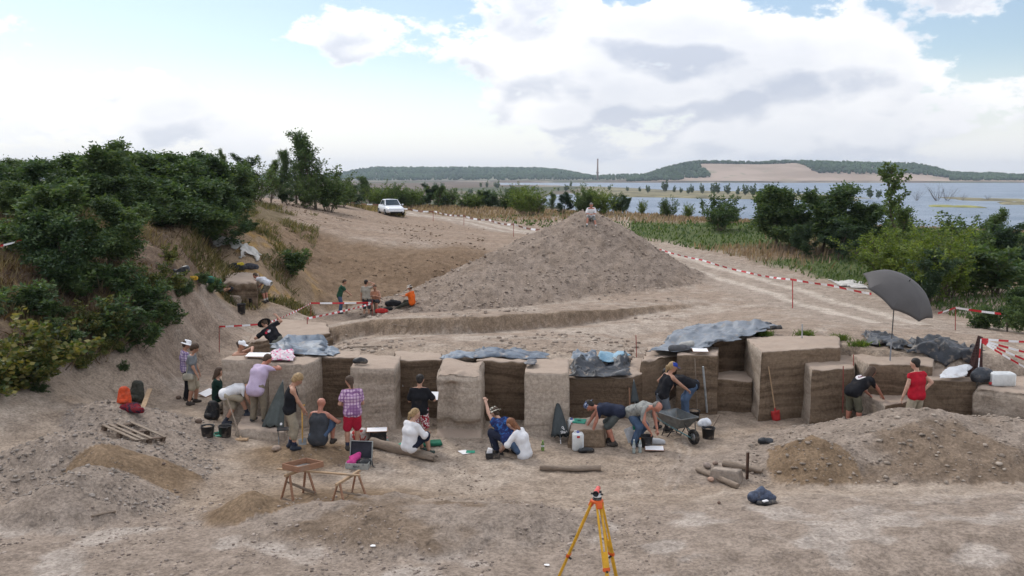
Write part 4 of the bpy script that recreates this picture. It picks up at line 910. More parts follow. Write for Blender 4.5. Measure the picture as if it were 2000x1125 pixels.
def build_grass():
    def strip(X, Y): return fbm(X*.12, Y*.12, 43., 3)+.4*fbm(X*.35, Y*.35, 41., 4)
    def mead(X, Y, px): return (right_of_road(X, Y) > 3.6+.8*fbm(X*.35, Y*.35, 41., 3))
    P = scatter(60000, 600, 2150, 30, 128, 1, mead); s = strip(P[:, 0], P[:, 1]); rs = np.random.RandomState(3)
    dry = MBAND(P[:, 1])+s*.9+.22*rs.normal(0, 1, len(P)) > .12
    W = lambda Q, k: k*np.clip(Q[:, 1]/45., .6, 2.6)
    grass('dry_grass', 'pinkish dry grass on the meadow beyond the road', P[dry], (.25, .5), W(P[dry], .055), ((.27, .175, .125), (.40, .285, .20)), 4, .22)
    grass('meadow_grass', 'green grass and herbs on the meadow beyond the road', P[~dry], (.08, .28), W(P[~dry], .07), ((.06, .105, .03), (.13, .175, .05)), 5, .4)
    def slope(X, Y, px):
        return (X < -9.5) & (px < 520)
    P = scatter(70000, -200, 480, 20.5, 58, 6, slope); P = P[P[:, 2] > LITZ(P[:, 1])+.15*np.random.RandomState(2).rand(len(P))]; s = fbm(P[:, 0]*.5, P[:, 1]*.5, 61., 3)+.2*np.random.RandomState(8).normal(0, 1, len(P)); k = s > -.02
    P, s = P[k], s[k]; tall = s > .32
    grass('straw_grass', 'tall straw coloured grass bending on the left slope', P[tall], (.25, .65), np.full(tall.sum(), .018), ((.20, .14, .075), (.34, .25, .14)), 9, .3)
    grass('litter', 'brown dry herbs and litter covering the left slope', P[~tall], (.06, .28), np.full((~tall).sum(), .03), ((.085, .052, .036), (.19, .115, .07)), 10, .8)
    P = scatter(26000, 350, 620, 36, 64, 12, lambda X, Y, px: (fbm(X*.6, Y*.6, 71., 3) > .12) & ((Y > 56) | (X < -9.0)) & (right_of_road(X, Y) < -8) & ((Y < 45) | (X < -11-.1*(Y-45))))
    grass('weeds', 'sparse weeds around the ledge and the hollow', P, (.1, .4), np.full(len(P), .04), ((.10, .11, .035), (.27, .21, .10)), 13, .5)
    P = scatter(9000, 560, 790, 70, 98, 14, lambda X, Y, px: (np.abs(right_of_road(X, Y)+4.2+2*fbm(X*.2, Y*.2, 3., 3)) < 2.2))
    grass('verge_grass', 'dry verge grass between the bare field and the white car', P, (.2, .6), np.full(len(P), .08), ((.14, .13, .05), (.36, .27, .16)), 15, .4)
    for i, (px, py, l) in enumerate(((1490, 655, 'green tuft at the end of the grey tarpaulin'), (1640, 664, 'small green tuft on the trodden plateau'), (1678, 676, 'low green tuft before the black sheeting'), (1572, 656, 'tuft of green beside the grey stake'))):
        p = G(px, py); rs = np.random.RandomState(i); n = 220; Q = np.array(p)[None]+np.c_[rs.normal(0, .13, n), rs.normal(0, .09, n), np.zeros(n)]
        V, F = blades(Q, .05+.16*rs.rand(n), np.full(n, .02), i, .6, 0.); tag(mk('grass_tuft', V, F, LM['birch'], None, False), l, 'grass tuft', None)
build_grass()
def stones(name, label, P, smin, smax, seed, cols, power=2.2):
    rs = np.random.RandomState(seed); n = len(P); s = smin+(smax-smin)*rs.rand(n)**power*1.0
    S = np.stack([s*(.7+.7*rs.rand(n)), s*(.7+.7*rs.rand(n)), s*(.4+.4*rs.rand(n))], 1)
    Q = P.copy(); Q[:, 2] += S[:, 2]*.35+.02
    V, F = blobs(Q, S, seed, .32); return tag(mk(name, V, F, isl_mat(name+'_stone', *cols, .9, 2.), None, False), label, None, None, 'stuff')
def build_stones():
    def onheap(X, Y, tones, t=.3):
        m = {}; H(X, Y, False, m); return np.isin(m['tone'], tones) & (m['wt'] > t)
    P = scatter(14000, 700, 1420, 41, 56, 21, lambda X, Y, px: onheap(X, Y, (1,)))
    stones('heap_stones', 'clods and stones strewn over the big central heap', P, .008, .085, 22, ((.26, .205, .165), (.40, .33, .275)), 7.)
    P = scatter(5000, 1440, 2100, 15.5, 21, 23, lambda X, Y, px: onheap(X, Y, (2, 3)))
    stones('right_spoil_stones', 'stones and clods on the spoil heap at the right', P, .004, .06, 24, ((.22, .175, .14), (.36, .30, .245)), 10.)
    P = scatter(8000, -50, 420, 15.5, 22.5, 25, lambda X, Y, px: onheap(X, Y, (2,)))
    stones('left_spoil_stones', 'grit and stones on the spoil heaps at the left', P, .004, .045, 26, ((.18, .15, .125), (.36, .31, .27)), 6.)
    P = scatter(9000, -50, 1300, 11.5, 16.5, 27, lambda X, Y, px: fbm(X*.8, Y*.8, 81., 3) > -.05)
    stones('foreground_stones', 'small stones and clods over the near ground', P, .003, .035, 28, ((.19, .15, .125), (.38, .31, .26)), 5.)
    P = scatter(6000, 300, 1600, 16.5, 22., 29, lambda X, Y, px: fbm(X*.9, Y*.9, 83., 3) > .12)
    stones('floor_stones', 'small stones strewn on the pit floor', P, .004, .03, 30, ((.16, .12, .095), (.34, .27, .215)), 5.)
    P = scatter(8000, 400, 1350, 24.5, 46, 31, lambda X, Y, px: (fbm(X*.6, Y*.6, 85., 3) > .1) & (X > -7.5))
    stones('plateau_stones', 'rubble on the ground behind the earth blocks', P, .008, .09, 32, ((.25, .195, .155), (.40, .33, .27)), 6.)
    P = scatter(5000, 500, 950, 46.5, 75, 33, lambda X, Y, px: fbm(X*.5, Y*.5, 87., 3) > .0)
    stones('slope_clods', 'dark clods on the brown slope and the bare field', P, .01, .10, 34, ((.13, .09, .06), (.26, .185, .125)), 5.)
build_stones()
# ---------------------------------------------------------------- smooth solid modelling: round cones blended on a grid, then meshed
class Solid:
    def __init__(s, h=.018): s.h = h; s.pr = []
    def cap(s, a, b, r1, r2=None, k=.03):
        s.pr.append((np.array(a, float), np.array(b, float), r1, r1 if r2 is None else r2, k)); return s
    def ball(s, c, r, k=.03): return s.cap(c, c, r, r, k)
    def mesh(s, cuts=(), wrinkle=0., wf=9., seed=0.):
        h = s.h; A = np.array([np.minimum(p[0], p[1])-max(p[2], p[3]) for p in s.pr]); B = np.array([np.maximum(p[0], p[1])+max(p[2], p[3]) for p in s.pr])
        lo = A.min(0)-3*h-.02; n = np.ceil((B.max(0)+3*h+.02-lo)/h).astype(int)+1
        D = np.full(n, .5, np.float32)
        for (a, b, r1, r2, k), pa, pb in zip(s.pr, A, B):
            i0 = np.maximum(((pa-k-2*h-lo)/h).astype(int), 0); i1 = np.minimum(np.ceil((pb+k+2*h-lo)/h).astype(int)+1, n)
            X, Y, Z = np.meshgrid(*[lo[q]+h*np.arange(i0[q], i1[q]) for q in range(3)], indexing='ij', sparse=True)
            ab = b-a; L = ab @ ab
            if L > 1e-9:
                t = np.clip(((X-a[0])*ab[0]+(Y-a[1])*ab[1]+(Z-a[2])*ab[2])/L, 0, 1)
            else: t = 0.
            d = np.sqrt((X-a[0]-ab[0]*t)**2+(Y-a[1]-ab[1]*t)**2+(Z-a[2]-ab[2]*t)**2)-(r1+(r2-r1)*t)
            sl = tuple(slice(i0[q], i1[q]) for q in range(3)); g = D[sl]
            q = np.clip(k-np.abs(g-d), 0, None)/k
            D[sl] = np.minimum(g, d)-q*q*k*.25
        if wrinkle or cuts:
            X, Y, Z = np.meshgrid(*[lo[q]+h*np.arange(n[q]) for q in range(3)], indexing='ij')
            if wrinkle:
                nb = np.abs(D) < .05
                D[nb] += (wrinkle*fbm(X[nb]*wf, Y[nb]*wf, Z[nb]*wf*.8+seed, 3)).astype(np.float32)
            for (p, nrm) in cuts:            # keep the side the normal points away from
                D = np.maximum(D, ((X-p[0])*nrm[0]+(Y-p[1])*nrm[1]+(Z-p[2])*nrm[2]).astype(np.float32))
        return surf(D, lo, h)
def surf(D, lo, h):
    """surface nets"""
    I = D < 0; nx, ny, nz = D.shape
    c = np.zeros((nx-1, ny-1, nz-1), np.int8)
    for a in (0, 1):
        for b in (0, 1):
            for g in (0, 1): c += I[a:nx-1+a, b:ny-1+b, g:nz-1+g]
    act = (c > 0) & (c < 8); ids = np.full(c.shape, -1, np.int64); P = np.argwhere(act); ids[act] = np.arange(len(P))
    acc = np.zeros((len(P), 3)); cnt = np.zeros(len(P))
    off = np.array([(a, b, g) for a in (0, 1) for b in (0, 1) for g in (0, 1)])
    val = {tuple(o): D[P[:, 0]+o[0], P[:, 1]+o[1], P[:, 2]+o[2]] for o in off}
    for o in off:
        for ax in range(3):
            if o[ax]: continue
            o2 = o.copy(); o2[ax] = 1; v0, v1 = val[tuple(o)], val[tuple(o2)]; m = (v0 < 0) != (v1 < 0)
            t = v0[m]/(v0[m]-v1[m]); p = np.tile(o.astype(float), (m.sum(), 1)); p[:, ax] = t
            acc[m] += p; cnt[m] += 1
    V = lo+h*(P+acc/cnt[:, None])
    F = []
    for ax in range(3):
        s0 = [slice(None)]*3; s1 = [slice(None)]*3; s0[ax] = slice(0, -1); s1[ax] = slice(1, None)
        e = I[tuple(s0)] != I[tuple(s1)]; E = np.argwhere(e); b, g = (ax+1) % 3, (ax+2) % 3
        E = E[(E[:, b] > 0) & (E[:, g] > 0) & (E[:, b] < D.shape[b]-1) & (E[:, g] < D.shape[g]-1)]
        def cid(db, dg):
            q = E.copy(); q[:, b] += db; q[:, g] += dg; return ids[q[:, 0], q[:, 1], q[:, 2]]
        Q = np.stack([cid(-1, -1), cid(0, -1), cid(0, 0), cid(-1, 0)], 1)
        flip = ~I[E[:, 0], E[:, 1], E[:, 2]]; Q[flip] = Q[flip][:, ::-1]; F.append(Q)
    return V, np.concatenate(F)

# ---------------------------------------------------------------- people
def ik(a, t, l1, l2, pole):
    a, t, pole = Vector(a), Vector(t), Vector(pole); d = t-a; L = d.length
    if L > (l1+l2)*.995: t = a+d*((l1+l2)*.995/L); d = t-a; L = d.length
    if L < abs(l1-l2)+.03: L = abs(l1-l2)+.03
    u = d.normalized(); x = (l1*l1-l2*l2+L*L)/(2*L); y = math.sqrt(max(l1*l1-x*x, 0))
    p = pole-u*pole.dot(u)
    if p.length < 1e-5: p = Vector((0, 1, 0))-u*u.y
    return a+u*x+p.normalized()*y, t
def cloth(name, col, kind='plain', col2=None, var=.18):
    if name in _MC: return _MC[name]
    m, nt, b = new_mat(name); tc = nd(nt, 'ShaderNodeTexCoord').outputs['Object']
    c = mixc(nt, ramp(nt, noise_(nt, tc, 7., 5.), .3, .7), [q*(1-var) for q in col], [q*(1+var) for q in col])
    if kind == 'check':
        s = nd(nt, 'ShaderNodeSeparateXYZ', {0: tc}); acc = c
        for ax in (0, 2, 1):
            w = nd(nt, 'ShaderNodeMath', {0: nd(nt, 'ShaderNodeMath', {0: s.outputs[ax], 1: 88.}, operation='MULTIPLY').outputs[0]}, operation='SINE').outputs[0]
            acc = mixc(nt, ramp(nt, w, .55, .75, 0, .75), acc, col2)
        c = acc
    elif kind == 'floral':
        v = nd(nt, 'ShaderNodeTexNoise', {'Vector': tc, 'Scale': 24., 'Detail': 2.}).outputs['Fac']; c = mixc(nt, ramp(nt, v, .50, .56), c, col2)
    elif kind == 'patch':
        v = nd(nt, 'ShaderNodeTexNoise', {'Vector': tc, 'Scale': 13., 'Detail': 2.}).outputs['Fac']; c = mixc(nt, ramp(nt, v, .52, .60), c, col2)
    elif kind == 'zebra':
        v = nd(nt, 'ShaderNodeTexNoise', {'Vector': tc, 'Scale': 26., 'Detail': 1., 'Distortion': 1.5}).outputs['Fac']; c = mixc(nt, ramp(nt, v, .47, .52), c, col2)
    c = mixc(nt, ramp(nt, noise_(nt, tc, 3.1, 5.), .56, .75, 0, .16 if sum(col) < .5 else .3), c, (.34, .26, .19))
    nt.links.new(c, b.inputs['Base Color']); b.inputs['Roughness'].default_value = .9; b.inputs['Specular IOR Level'].default_value = .12
    bump_(nt, b, noise_(nt, tc, 26., 4., .6), .45, .012); _MC[name] = m; return m
SKIN = {'tan': plain('skin_tanned', (.42, .225, .15), .55, var=.13, sc=11., spec=.35), 'fair': plain('skin_fair', (.52, .31, .225), .55, var=.12, sc=11., spec=.35), 'red': plain('skin_sunburnt', (.44, .19, .13), .5, var=.14, sc=9., spec=.35)}
HAIR = {k: plain('hair_'+k, c, .6, var=.4, sc=40., bump=.6) for k, c in {'brown': (.07, .042, .026), 'dark': (.022, .017, .014), 'blonde': (.33, .22, .11), 'ginger': (.20, .085, .04), 'grey': (.20, .18, .16)}.items()}
M_EYE = plain('eye', (.03, .025, .02), .3); M_MOUTH = plain('lips', (.30, .12, .10), .6)
PEOPLE = []
def person(loc, yaw, label, pelvis=(0, 0, .93), lean=0., side=0., turn=0., feet=((-.11, 0), (.11, 0)), hands=(None, None), head=(0, 0), look=0.,
           shirt=None, sleeve=.6, pants=None, hem=2., skin='fair', hair='brown', hairdo='short', hat=None, shoes=(.03, .025, .02), socks=None, knees=None, scale=1., h=.019, elbows=None, cut='tee', shirt_len=.02, stout=1., curve=0., noshoes=False):
    """local frame: +Y ahead, +X to the person's right; feet (x, y[, z]) on the ground; hem: how far down the leg cloth reaches (0 hip, 1 knee, 2 ankle)"""
    P = Vector(pelvis)
    Mt = Matrix.Rotation(turn, 3, 'Z') @ Matrix.Rotation(side, 3, 'Y') @ Matrix.Rotation(-lean, 3, 'X')      # leaning ahead
    up = Mt @ Vector((0, 0, 1)); rt = Mt @ Vector((1, 0, 0)); fw = Mt @ Vector((0, 1, 0))
    up2 = (up+Vector((math.sin(-turn), math.cos(turn), -.3))*curve).normalized()
    W = P+up*.11; C = P+up*.30; S = C+up2*.15; N = C+up2*.22
    Mh = Matrix.Rotation(turn+head[1], 3, 'Z') @ Matrix.Rotation(-head[0], 3, 'X')
    hu, hf, hr = Mh @ Vector((0, 0, 1)), Mh @ Vector((0, 1, 0)), Mh @ Vector((1, 0, 0))
    nk = (up2*.5+hu*.5).normalized(); HB = N+nk*.075; HC = HB+hu*.095+hf*.025
    sh = [S-rt*.175*stout**.5-up*.005, S+rt*.175*stout**.5-up*.005]; hip = [P-rt*.09-up*.02, P+rt*.09-up*.02]
    arms = []; legs = []
    for i in (0, 1):
        sg = -1 if i == 0 else 1
        t = hands[i]; t = sh[i]-Vector((0, 0, .54))+rt*sg*.06+Vector((0, 0, 0))+fw*.05 if t is None else Vector(t)
        pole = (elbows[i] if elbows and elbows[i] else (rt*sg*.6-fw*.8-Vector((0, 0, .3)))); e, w = ik(sh[i], t, .285, .255, pole); arms.append((sh[i], e, w))
        f = feet[i]; a = Vector((f[0], f[1], (f[2] if len(f) > 2 else 0)+.085)); pole = Vector(knees[i]) if knees and knees[i] else Vector((math.sin(-turn)*.6+sg*.15, math.cos(turn), .25))
        k, a = ik(hip[i], a, .425, .415, pole); legs.append((hip[i], k, a))
    B = Solid(h); st = stout
    # trunk
    for sg in (-1, 1):
        B.cap(P+rt*sg*.075-up*.02, W+rt*sg*.055, .105*st, .095*st, .05); B.cap(W+rt*sg*.055, C+rt*sg*.075, .095*st, .11*st, .05); B.cap(C+rt*sg*.075, S+rt*sg*.10-up2*.015, .11*st, .075, .05)
    B.cap(S-rt*.14, S+rt*.14, .062, .062, .05); B.cap(N-up2*.03, HB+hu*.03, .056, .052, .03)
    # head with jaw, brow, nose and ears
    B.ball(HC+hu*.035-hf*.012, .092, .03); B.cap(HC+hf*.020-hu*.005, HC+hf*.045-hu*.065, .070, .045, .04); B.cap(HC-hf*.045+hu*.03, HC-hf*.03-hu*.02, .075, .06, .03)
    B.cap(HC+hf*.098+hu*.012, HC+hf*.112-hu*.022, .012, .017, .015)
    for sg in (-1, 1): B.cap(HC+hr*sg*.088+hu*.02-hf*.01, HC+hr*sg*.083-hu*.022-hf*.005, .018, .012, .01)
    for (a, e, w) in arms:
        B.cap(a, e, .052, .042, .03); B.cap(e, w, .043, .030, .02)
    for (a, k, f) in legs:
        B.cap(a, k, .088*st**.5, .056, .04); k2 = k.lerp(f, .3); B.cap(k, k2, .054, .060, .03); B.cap(k2, f, .060, .040, .03)
        if noshoes: B.cap(f, f-Vector((0, 0, .05)), .04, .035)
    V, F = B.mesh()
    # hands: palm and five fingers joined to the same surface
    hb = MB()
    for i, (a, e, w) in enumerate(arms):
        sg = -1 if i == 0 else 1; d = (w-e).normalized(); s = d.cross(Vector((0, 0, 1))); s = s.normalized() if s.length > .1 else rt.copy()
        if s.dot(rt)*sg > 0: s = -s                     # thumb side faces inward
        n_ = d.cross(s).normalized(); n_ = n_ if n_.z < .0 else -n_
        hb.tube([w-d*.01, w+d*.04, w+d*.085], [.030, .040, .036], 8, True, 0, .5)
        for q, L in zip((-1.5, -.5, .5, 1.5), (.058, .070, .075, .066) if True else ()):
            r0 = w+d*.08+s*q*.0185; m1 = r0+d*L*.55+n_*.012; hb.tube([r0, m1, m1+d*L*.3+n_*.032], [.0095, .009, .007], 5)
        t0 = w+d*.03+s*.034; hb.tube([t0, t0+d*.035+s*.022+n_*.008, t0+d*.065+s*.018+n_*.025], [.012, .011, .008], 5)
    quads = [list(q) for q in F]; b0 = len(V); Vv = [tuple(v) for v in V]+[tuple(v) for v in hb.v]; quads += [[b0+i for i in f] for f in hb.f]
    ob = mk('person', Vv, quads, SKIN[skin]); tag(ob, label, 'person', None)
    def part(nm, sol, mat, **k):
        v, f = sol.mesh(**k); return mk(nm, v, f, mat, ob)
    seed = loc[0]*3.1
    if shirt:
        T = Solid(h); ex = .016; low = -shirt_len
        for sg in (-1, 1):
            T.cap(P+rt*sg*.078+up*low, W+rt*sg*.06, (.122+ex)*st, (.102+ex)*st, .05); T.cap(W+rt*sg*.06, C+rt*sg*.078, (.100+ex)*st, (.112+ex)*st, .05); T.cap(C+rt*sg*.078, S+rt*sg*.10-up2*.02, (.112+ex)*st, .076+ex, .05)
        if cut == 'tank': T.cap(S-rt*.095-up2*.02, S+rt*.095-up2*.02, .055+ex, .055+ex, .04)
        else:
            T.cap(S-rt*.145, S+rt*.145, .064+ex, .064+ex, .04)
            for (a, e, w) in arms:
                if sleeve <= 1: T.cap(a, a.lerp(e, sleeve), .056+ex, .054+ex*1.3, .03)
                else:
                    T.cap(a, e, .058+ex, .050+ex, .03); T.cap(e, e.lerp(w, sleeve-1), .050+ex, .036+ex*1.3, .03)
        if cut == 'hood': T.ball(HC+hu*.03-hf*.02, .122, .04); T.cap(N, HC-hf*.03, .10, .11, .05)
        cuts = [(tuple(N-up2*.005-fw*.02), tuple((up2*.9+fw*.35).normalized()))] if cut != 'hood' else []
        if cut == 'tank': cuts = [(tuple(N-up2*.035), tuple(up2))]
        part('shirt', T, shirt, cuts=cuts, wrinkle=.019, wf=10., seed=seed)
    if pants:
        T = Solid(h); ex = .014
        for sg in (-1, 1): T.cap(P+rt*sg*.075-up*.03, P+rt*sg*.06+up*.03, (.106+ex)*st, (.088+ex)*st, .05)
        for (a, k, f) in legs:
            if hem <= 1:
                e = a.lerp(k, max(hem, .3)); T.cap(a, e, (.092+ex)*st**.5, .078+ex*1.4, .04)
            else:
                T.cap(a, k, (.092+ex)*st**.5, .068+ex*1.5, .04); e = k.lerp(f, min(hem-1, .97)); T.cap(k, e, .068+ex*1.5, .055+ex*1.4, .03)
        part('trousers' if hem > 1.6 else 'shorts', T, pants, wrinkle=.022, wf=9., seed=seed+3)
    if not noshoes:
        for i, (a, k, f) in enumerate(legs):
            d = Vector((math.sin(-turn)+(-.12 if i == 0 else .12), math.cos(turn), 0)).normalized(); sz = f.z-.085
            tl = (f-k).normalized()
            if tl.z > -.45: d = (Vector((0, 0, -1))*.6+Vector((d.x, d.y, 0))*.8).normalized() if tl.z > -.2 else d
            T = Solid(h*.9); bz = Vector((0, 0, -.042)); T.cap(f+bz-d*.05, f+bz+d*.13, .047, .040, .03); T.cap(f+Vector((0, 0, .02)), f+bz+d*.02, .048, .05, .04)
            part('shoe', T, plain('shoe_%02d%02d' % (int(shoes[0]*99), int(shoes[2]*99)), shoes, .8, var=.3))
            if socks: 
                T = Solid(h*.9); T.cap(f, f-tl*.10, .046, .050, .02); part('sock', T, plain('sock_%02d' % int(socks[0]*99), socks, .9))
    hm = HAIR.get(hair)
    if hair and hairdo != 'bald':
        T = Solid(h*.85); T.ball(HC+hu*.05-hf*.030, .096, .03); T.cap(HC+hu*.04-hf*.05, HC-hu*.03-hf*.055, .082, .066, .03)
        cuts = [(tuple(HC+hf*.055), tuple((hf*.8-hu*.55).normalized()))]
        if hairdo == 'long': T.cap(HC-hf*.06, N-fw*.09-up*.10, .075, .065, .04); T.cap(HC-hf*.03+hr*.05, N+hr*.06-up*.02, .06, .05, .03)
        if hairdo == 'pony': T.cap(HC-hf*.09+hu*.02, HC-hf*.15-hu*.02, .035, .04, .03); T.cap(HC-hf*.15-hu*.02, HC-hf*.14-hu*.16, .04, .02, .02)
        if hairdo == 'bun': T.ball(HC-hf*.12+hu*.03, .045, .02)
        if hairdo == 'braid': T.cap(HC-hf*.10, N-fw*.10-up*.20, .035, .026, .03); T.cap(N-fw*.10-up*.20, N-fw*.13-up*.32, .026, .016, .02)
        if hairdo == 'curly': T.ball(HC+hu*.06-hf*.03, .108, .03); T.cap(HC-hf*.05, HC-hu*.04-hf*.06, .09, .07, .03)
        if hairdo == 'fringe': T.ball(HC-hf*.055-hu*.01, .080, .03); cuts = [(tuple(HC+hf*.02), tuple((hf*.5+hu*.9).normalized()))]
        part('hair', T, hm, cuts=cuts, wrinkle=.010, wf=30., seed=seed+5)
    for sg in (-1, 1):
        MB().lathe([(.002, -.008), (.010, -.004), (.010, .004), (.002, .008)], 8, HC+hf*.083+hr*sg*.032+hu*.014, Mh @ Rx(R(90)), cap=True).build('eye', M_EYE, ob)
    MB().box(HC+hf*.090-hu*.052, (.040, .010, .010), Mh, .003).build('mouth', M_MOUTH, ob)
    if hat:
        kind, hmat = hat[0], hat[1]; b = MB()
        if kind == 'bucket':
            b.lathe([(.178, .018), (.180, .012), (.112, .050), (.106, .058), (.100, .115), (.085, .135), (.001, .140)], 20, HC+hu*.005, Mh)
        elif kind == 'cap':
            b.lathe([(.104, .045), (.106, .06), (.098, .10), (.075, .128), (.001, .140)], 20, HC-hf*.008, Mh)
            b.add([HC+hu*.050+hr*.085+hf*.06, HC+hu*.052+hf*.095, HC+hu*.050-hr*.085+hf*.06, HC+hu*.030-hr*.070+hf*.16, HC+hu*.036+hf*.185, HC+hu*.030+hr*.070+hf*.16], [(0, 1, 4, 5), (1, 2, 3, 4)])
            b.add([q-hu*.006 for q in b.v[-6:]], [(5, 4, 1, 0), (4, 3, 2, 1)])
        elif kind == 'brim':
            b.lathe([(.20, .035), (.205, .030), (.115, .050), (.106, .058), (.098, .12), (.06, .145), (.001, .135)], 22, HC+hu*.005, Mh)
        elif kind == 'bandana':
            b.lathe([(.100, .035), (.105, .06), (.099, .10), (.075, .128), (.001, .142)], 18, HC-hf*.008, Mh); b.tube([HC-hf*.10+hu*.04, HC-hf*.17+hu*.0], [.022, .012], 5)
        b.build('hat', hmat, ob, True)
    ob.location = loc; ob.rotation_euler = (0, 0, yaw); ob.scale = (scale,)*3
    PEOPLE.append(ob); return ob, dict(HC=HC, N=N, S=S, C=C, P=P, up=up, rt=rt, fw=fw, hf=hf, hu=hu, hr=hr, arms=arms, legs=legs)
from mathutils.bvhtree import BVHTree
def print_on(ob, target, cen, nrm, right, upv, poly, mat, name='shirt_print', off=.006):
    """a flat print laid onto a curved surface; poly: rings of (u, v) points from the centre out"""
    me = target.data; bvh = BVHTree.FromPolygons([v.co for v in me.vertices], [tuple(p.vertices) for p in me.polygons])
    V = []
    for (u, v) in poly[0]:
        o = Vector(cen)+Vector(right)*u+Vector(upv)*v+Vector(nrm)*.4
        hit = bvh.ray_cast(o, -Vector(nrm)); V.append((hit[0] if hit[0] else Vector(cen)+Vector(right)*u+Vector(upv)*v)+Vector(nrm)*off)
    return mk(name, V, poly[1], mat, ob)
def disc(r, n=18, rings=3, sq=1., u0=0., v0=0., ri=0.):
    P = []; F = []
    for k in range(rings+1):
        q = ri+(r-ri)*k/rings
        for i in range(n): P.append((u0+q*math.cos(6.2832*i/n), v0+q*math.sin(6.2832*i/n)*sq))
    for k in range(rings):
        for i in range(n): F.append((k*n+i, k*n+(i+1) % n, (k+1)*n+(i+1) % n, (k+1)*n+i))
    return P, F
def child(ob, nm): return next(c for c in ob.children if c.name.split('.')[0] == nm)
def on(px, Y, z=None):
    p = at_y(px, 700, Y); return Vector((p.x, Y, hz(p.x, Y) if z is None else z))
def build_people():
    K = dict
    dirt = (.05, .045, .04)
    olive = cloth('olive_cotton', (.105, .10, .07)); khaki = cloth('khaki_cotton', (.30, .255, .19)); beige = cloth('beige_cotton', (.40, .345, .26)); black = cloth('black_cotton', (.016, .016, .019)); navy = cloth('navy_cotton', (.022, .026, .045))
    white = cloth('white_cotton', (.72, .71, .72), var=.06); jeans = cloth('denim', (.075, .115, .19)); grey = cloth('grey_cotton', (.20, .21, .22)); dgrey = cloth('dark_grey_cotton', (.05, .053, .06)); lilac = cloth('lilac_cotton', (.50, .40, .53), var=.06); brown = cloth('brown_cotton', (.20, .165, .12))
    plaid = cloth('purple_check', (.60, .50, .62), 'check', (.16, .10, .26)); plaid2 = cloth('mauve_check', (.60, .42, .55), 'check', (.20, .08, .22)); red = cloth('red_cotton', (.42, .015, .03)); crimson = cloth('crimson_cotton', (.40, .02, .045)); floral = cloth('red_floral', (.32, .02, .035), 'floral', (.72, .66, .66)); green = cloth('green_cotton', (.03, .085, .05)); teal = cloth('teal_cotton', (.02, .20, .15)); orange = cloth('orange_cotton', (.72, .13, .02)); camo = cloth('camouflage', (.20, .18, .14), 'patch', (.07, .075, .055)); blue = cloth('blue_jacket', (.022, .03, .10), 'patch', (.03, .10, .28)); sand = cloth('sand_cotton', (.35, .32, .27)); peach = cloth('peach_cotton', (.50, .24, .15)); vgreen = cloth('bottle_green_cotton', (.014, .035, .028)); marl = cloth('marl_cotton', (.27, .27, .25), 'patch', (.19, .19, .18))
    whitecap = cloth('white_cap_cotton', (.78, .77, .78), var=.04); bluecap = cloth('blue_cap_cotton', (.03, .06, .30)); zebra = cloth('zebra_hat', (.66, .62, .52), 'zebra', (.04, .035, .03)); ban = cloth('blue_bandana', (.06, .08, .16), 'floral', (.32, .36, .45))
    boots = (.055, .045, .038)
    person(G(365, 781), R(-62), 'man in white sun hat and checked shirt standing behind the grey polo', head=(.35, 0), shirt=plaid, pants=black, hem=1.95, hat=('bucket', whitecap), shoes=boots, hands=((-.16, .22, .98), (.16, .24, .98)), skin='tan', scale=.99)
    person(G(377, 789), R(-82), 'man in grey polo and beige shorts looking down, satchel at his hip', head=(.55, 0), lean=.05, shirt=grey, pants=beige, hem=1.05, shoes=boots, hairdo='curly', skin='tan', feet=((-.13, .05), (.13, -.08)), hands=((-.24, .18, .78), (.24, .22, .80)), scale=.98)
    person(on(457, 23.15, .27), R(-105), 'woman in white cap leaning on the leftmost block with a drawing board', lean=.35, head=(.2, 0), shirt=peach, cut='tank', pants=khaki, hat=('cap', whitecap), hairdo='bun', hands=((-.05, .50, 1.42), (.25, .45, 1.40)), skin='tan')
    person(G(424, 784), R(-70), 'long-haired person in dark green sitting beside the leftmost block', pelvis=(0, 0, .14), lean=.05, feet=((-.12, .52), (.12, .5)), shirt=vgreen, sleeve=1.9, pants=black, hairdo='long', head=(.35, 0), hands=((-.15, .4, .35), (.15, .4, .35)))
    p = G(450, 829)
    person(p, R(-72), 'bending man in white shirt and pale shorts, one foot on the earth step', pelvis=(.0, -.10, .80), lean=1.22, curve=.35, feet=((-.02, -.12), (.10, .42, .20)), head=(1.0, 0), shirt=white, pants=beige, hem=.95, hands=((-.12, .52, .45), (.16, .58, .40)), shoes=(.04, .045, .06), socks=(.03, .035, .05), skin='tan', sleeve=.7, knees=(None, (.1, 1, .3)))
    q = at_z(503, 824, .27)
    person(q, R(-28), 'person in lilac shirt and brown trousers working head-down at the wall', lean=.42, curve=.3, head=(.75, -.2), shirt=lilac, sleeve=1.9, cut='tee', pants=brown, hem=1.97, hands=((.0, .55, 1.25), (.22, .55, 1.3)), feet=((-.15, 0), (.15, .1)), shoes=(.05, .05, .05), stout=1.22, shirt_len=.12, skin='red', hairdo='short')
    o, d = person(on(541, 26.6), R(18), 'bending person in black hat and black printed shirt behind the blue tarpaulin', side=-.62, lean=.55, head=(.9, .3), shirt=black, pants=cloth('grey_green_cotton', (.15, .15, .125)), hem=1.2, hat=('brim', black), hands=((-.55, .45, .95), (.05, .35, 1.62)), elbows=(None, (1, .0, .9)), feet=((-.14, 0), (.14, .02)), skin='tan', shirt_len=-.05)
    sh = child(o, 'shirt')
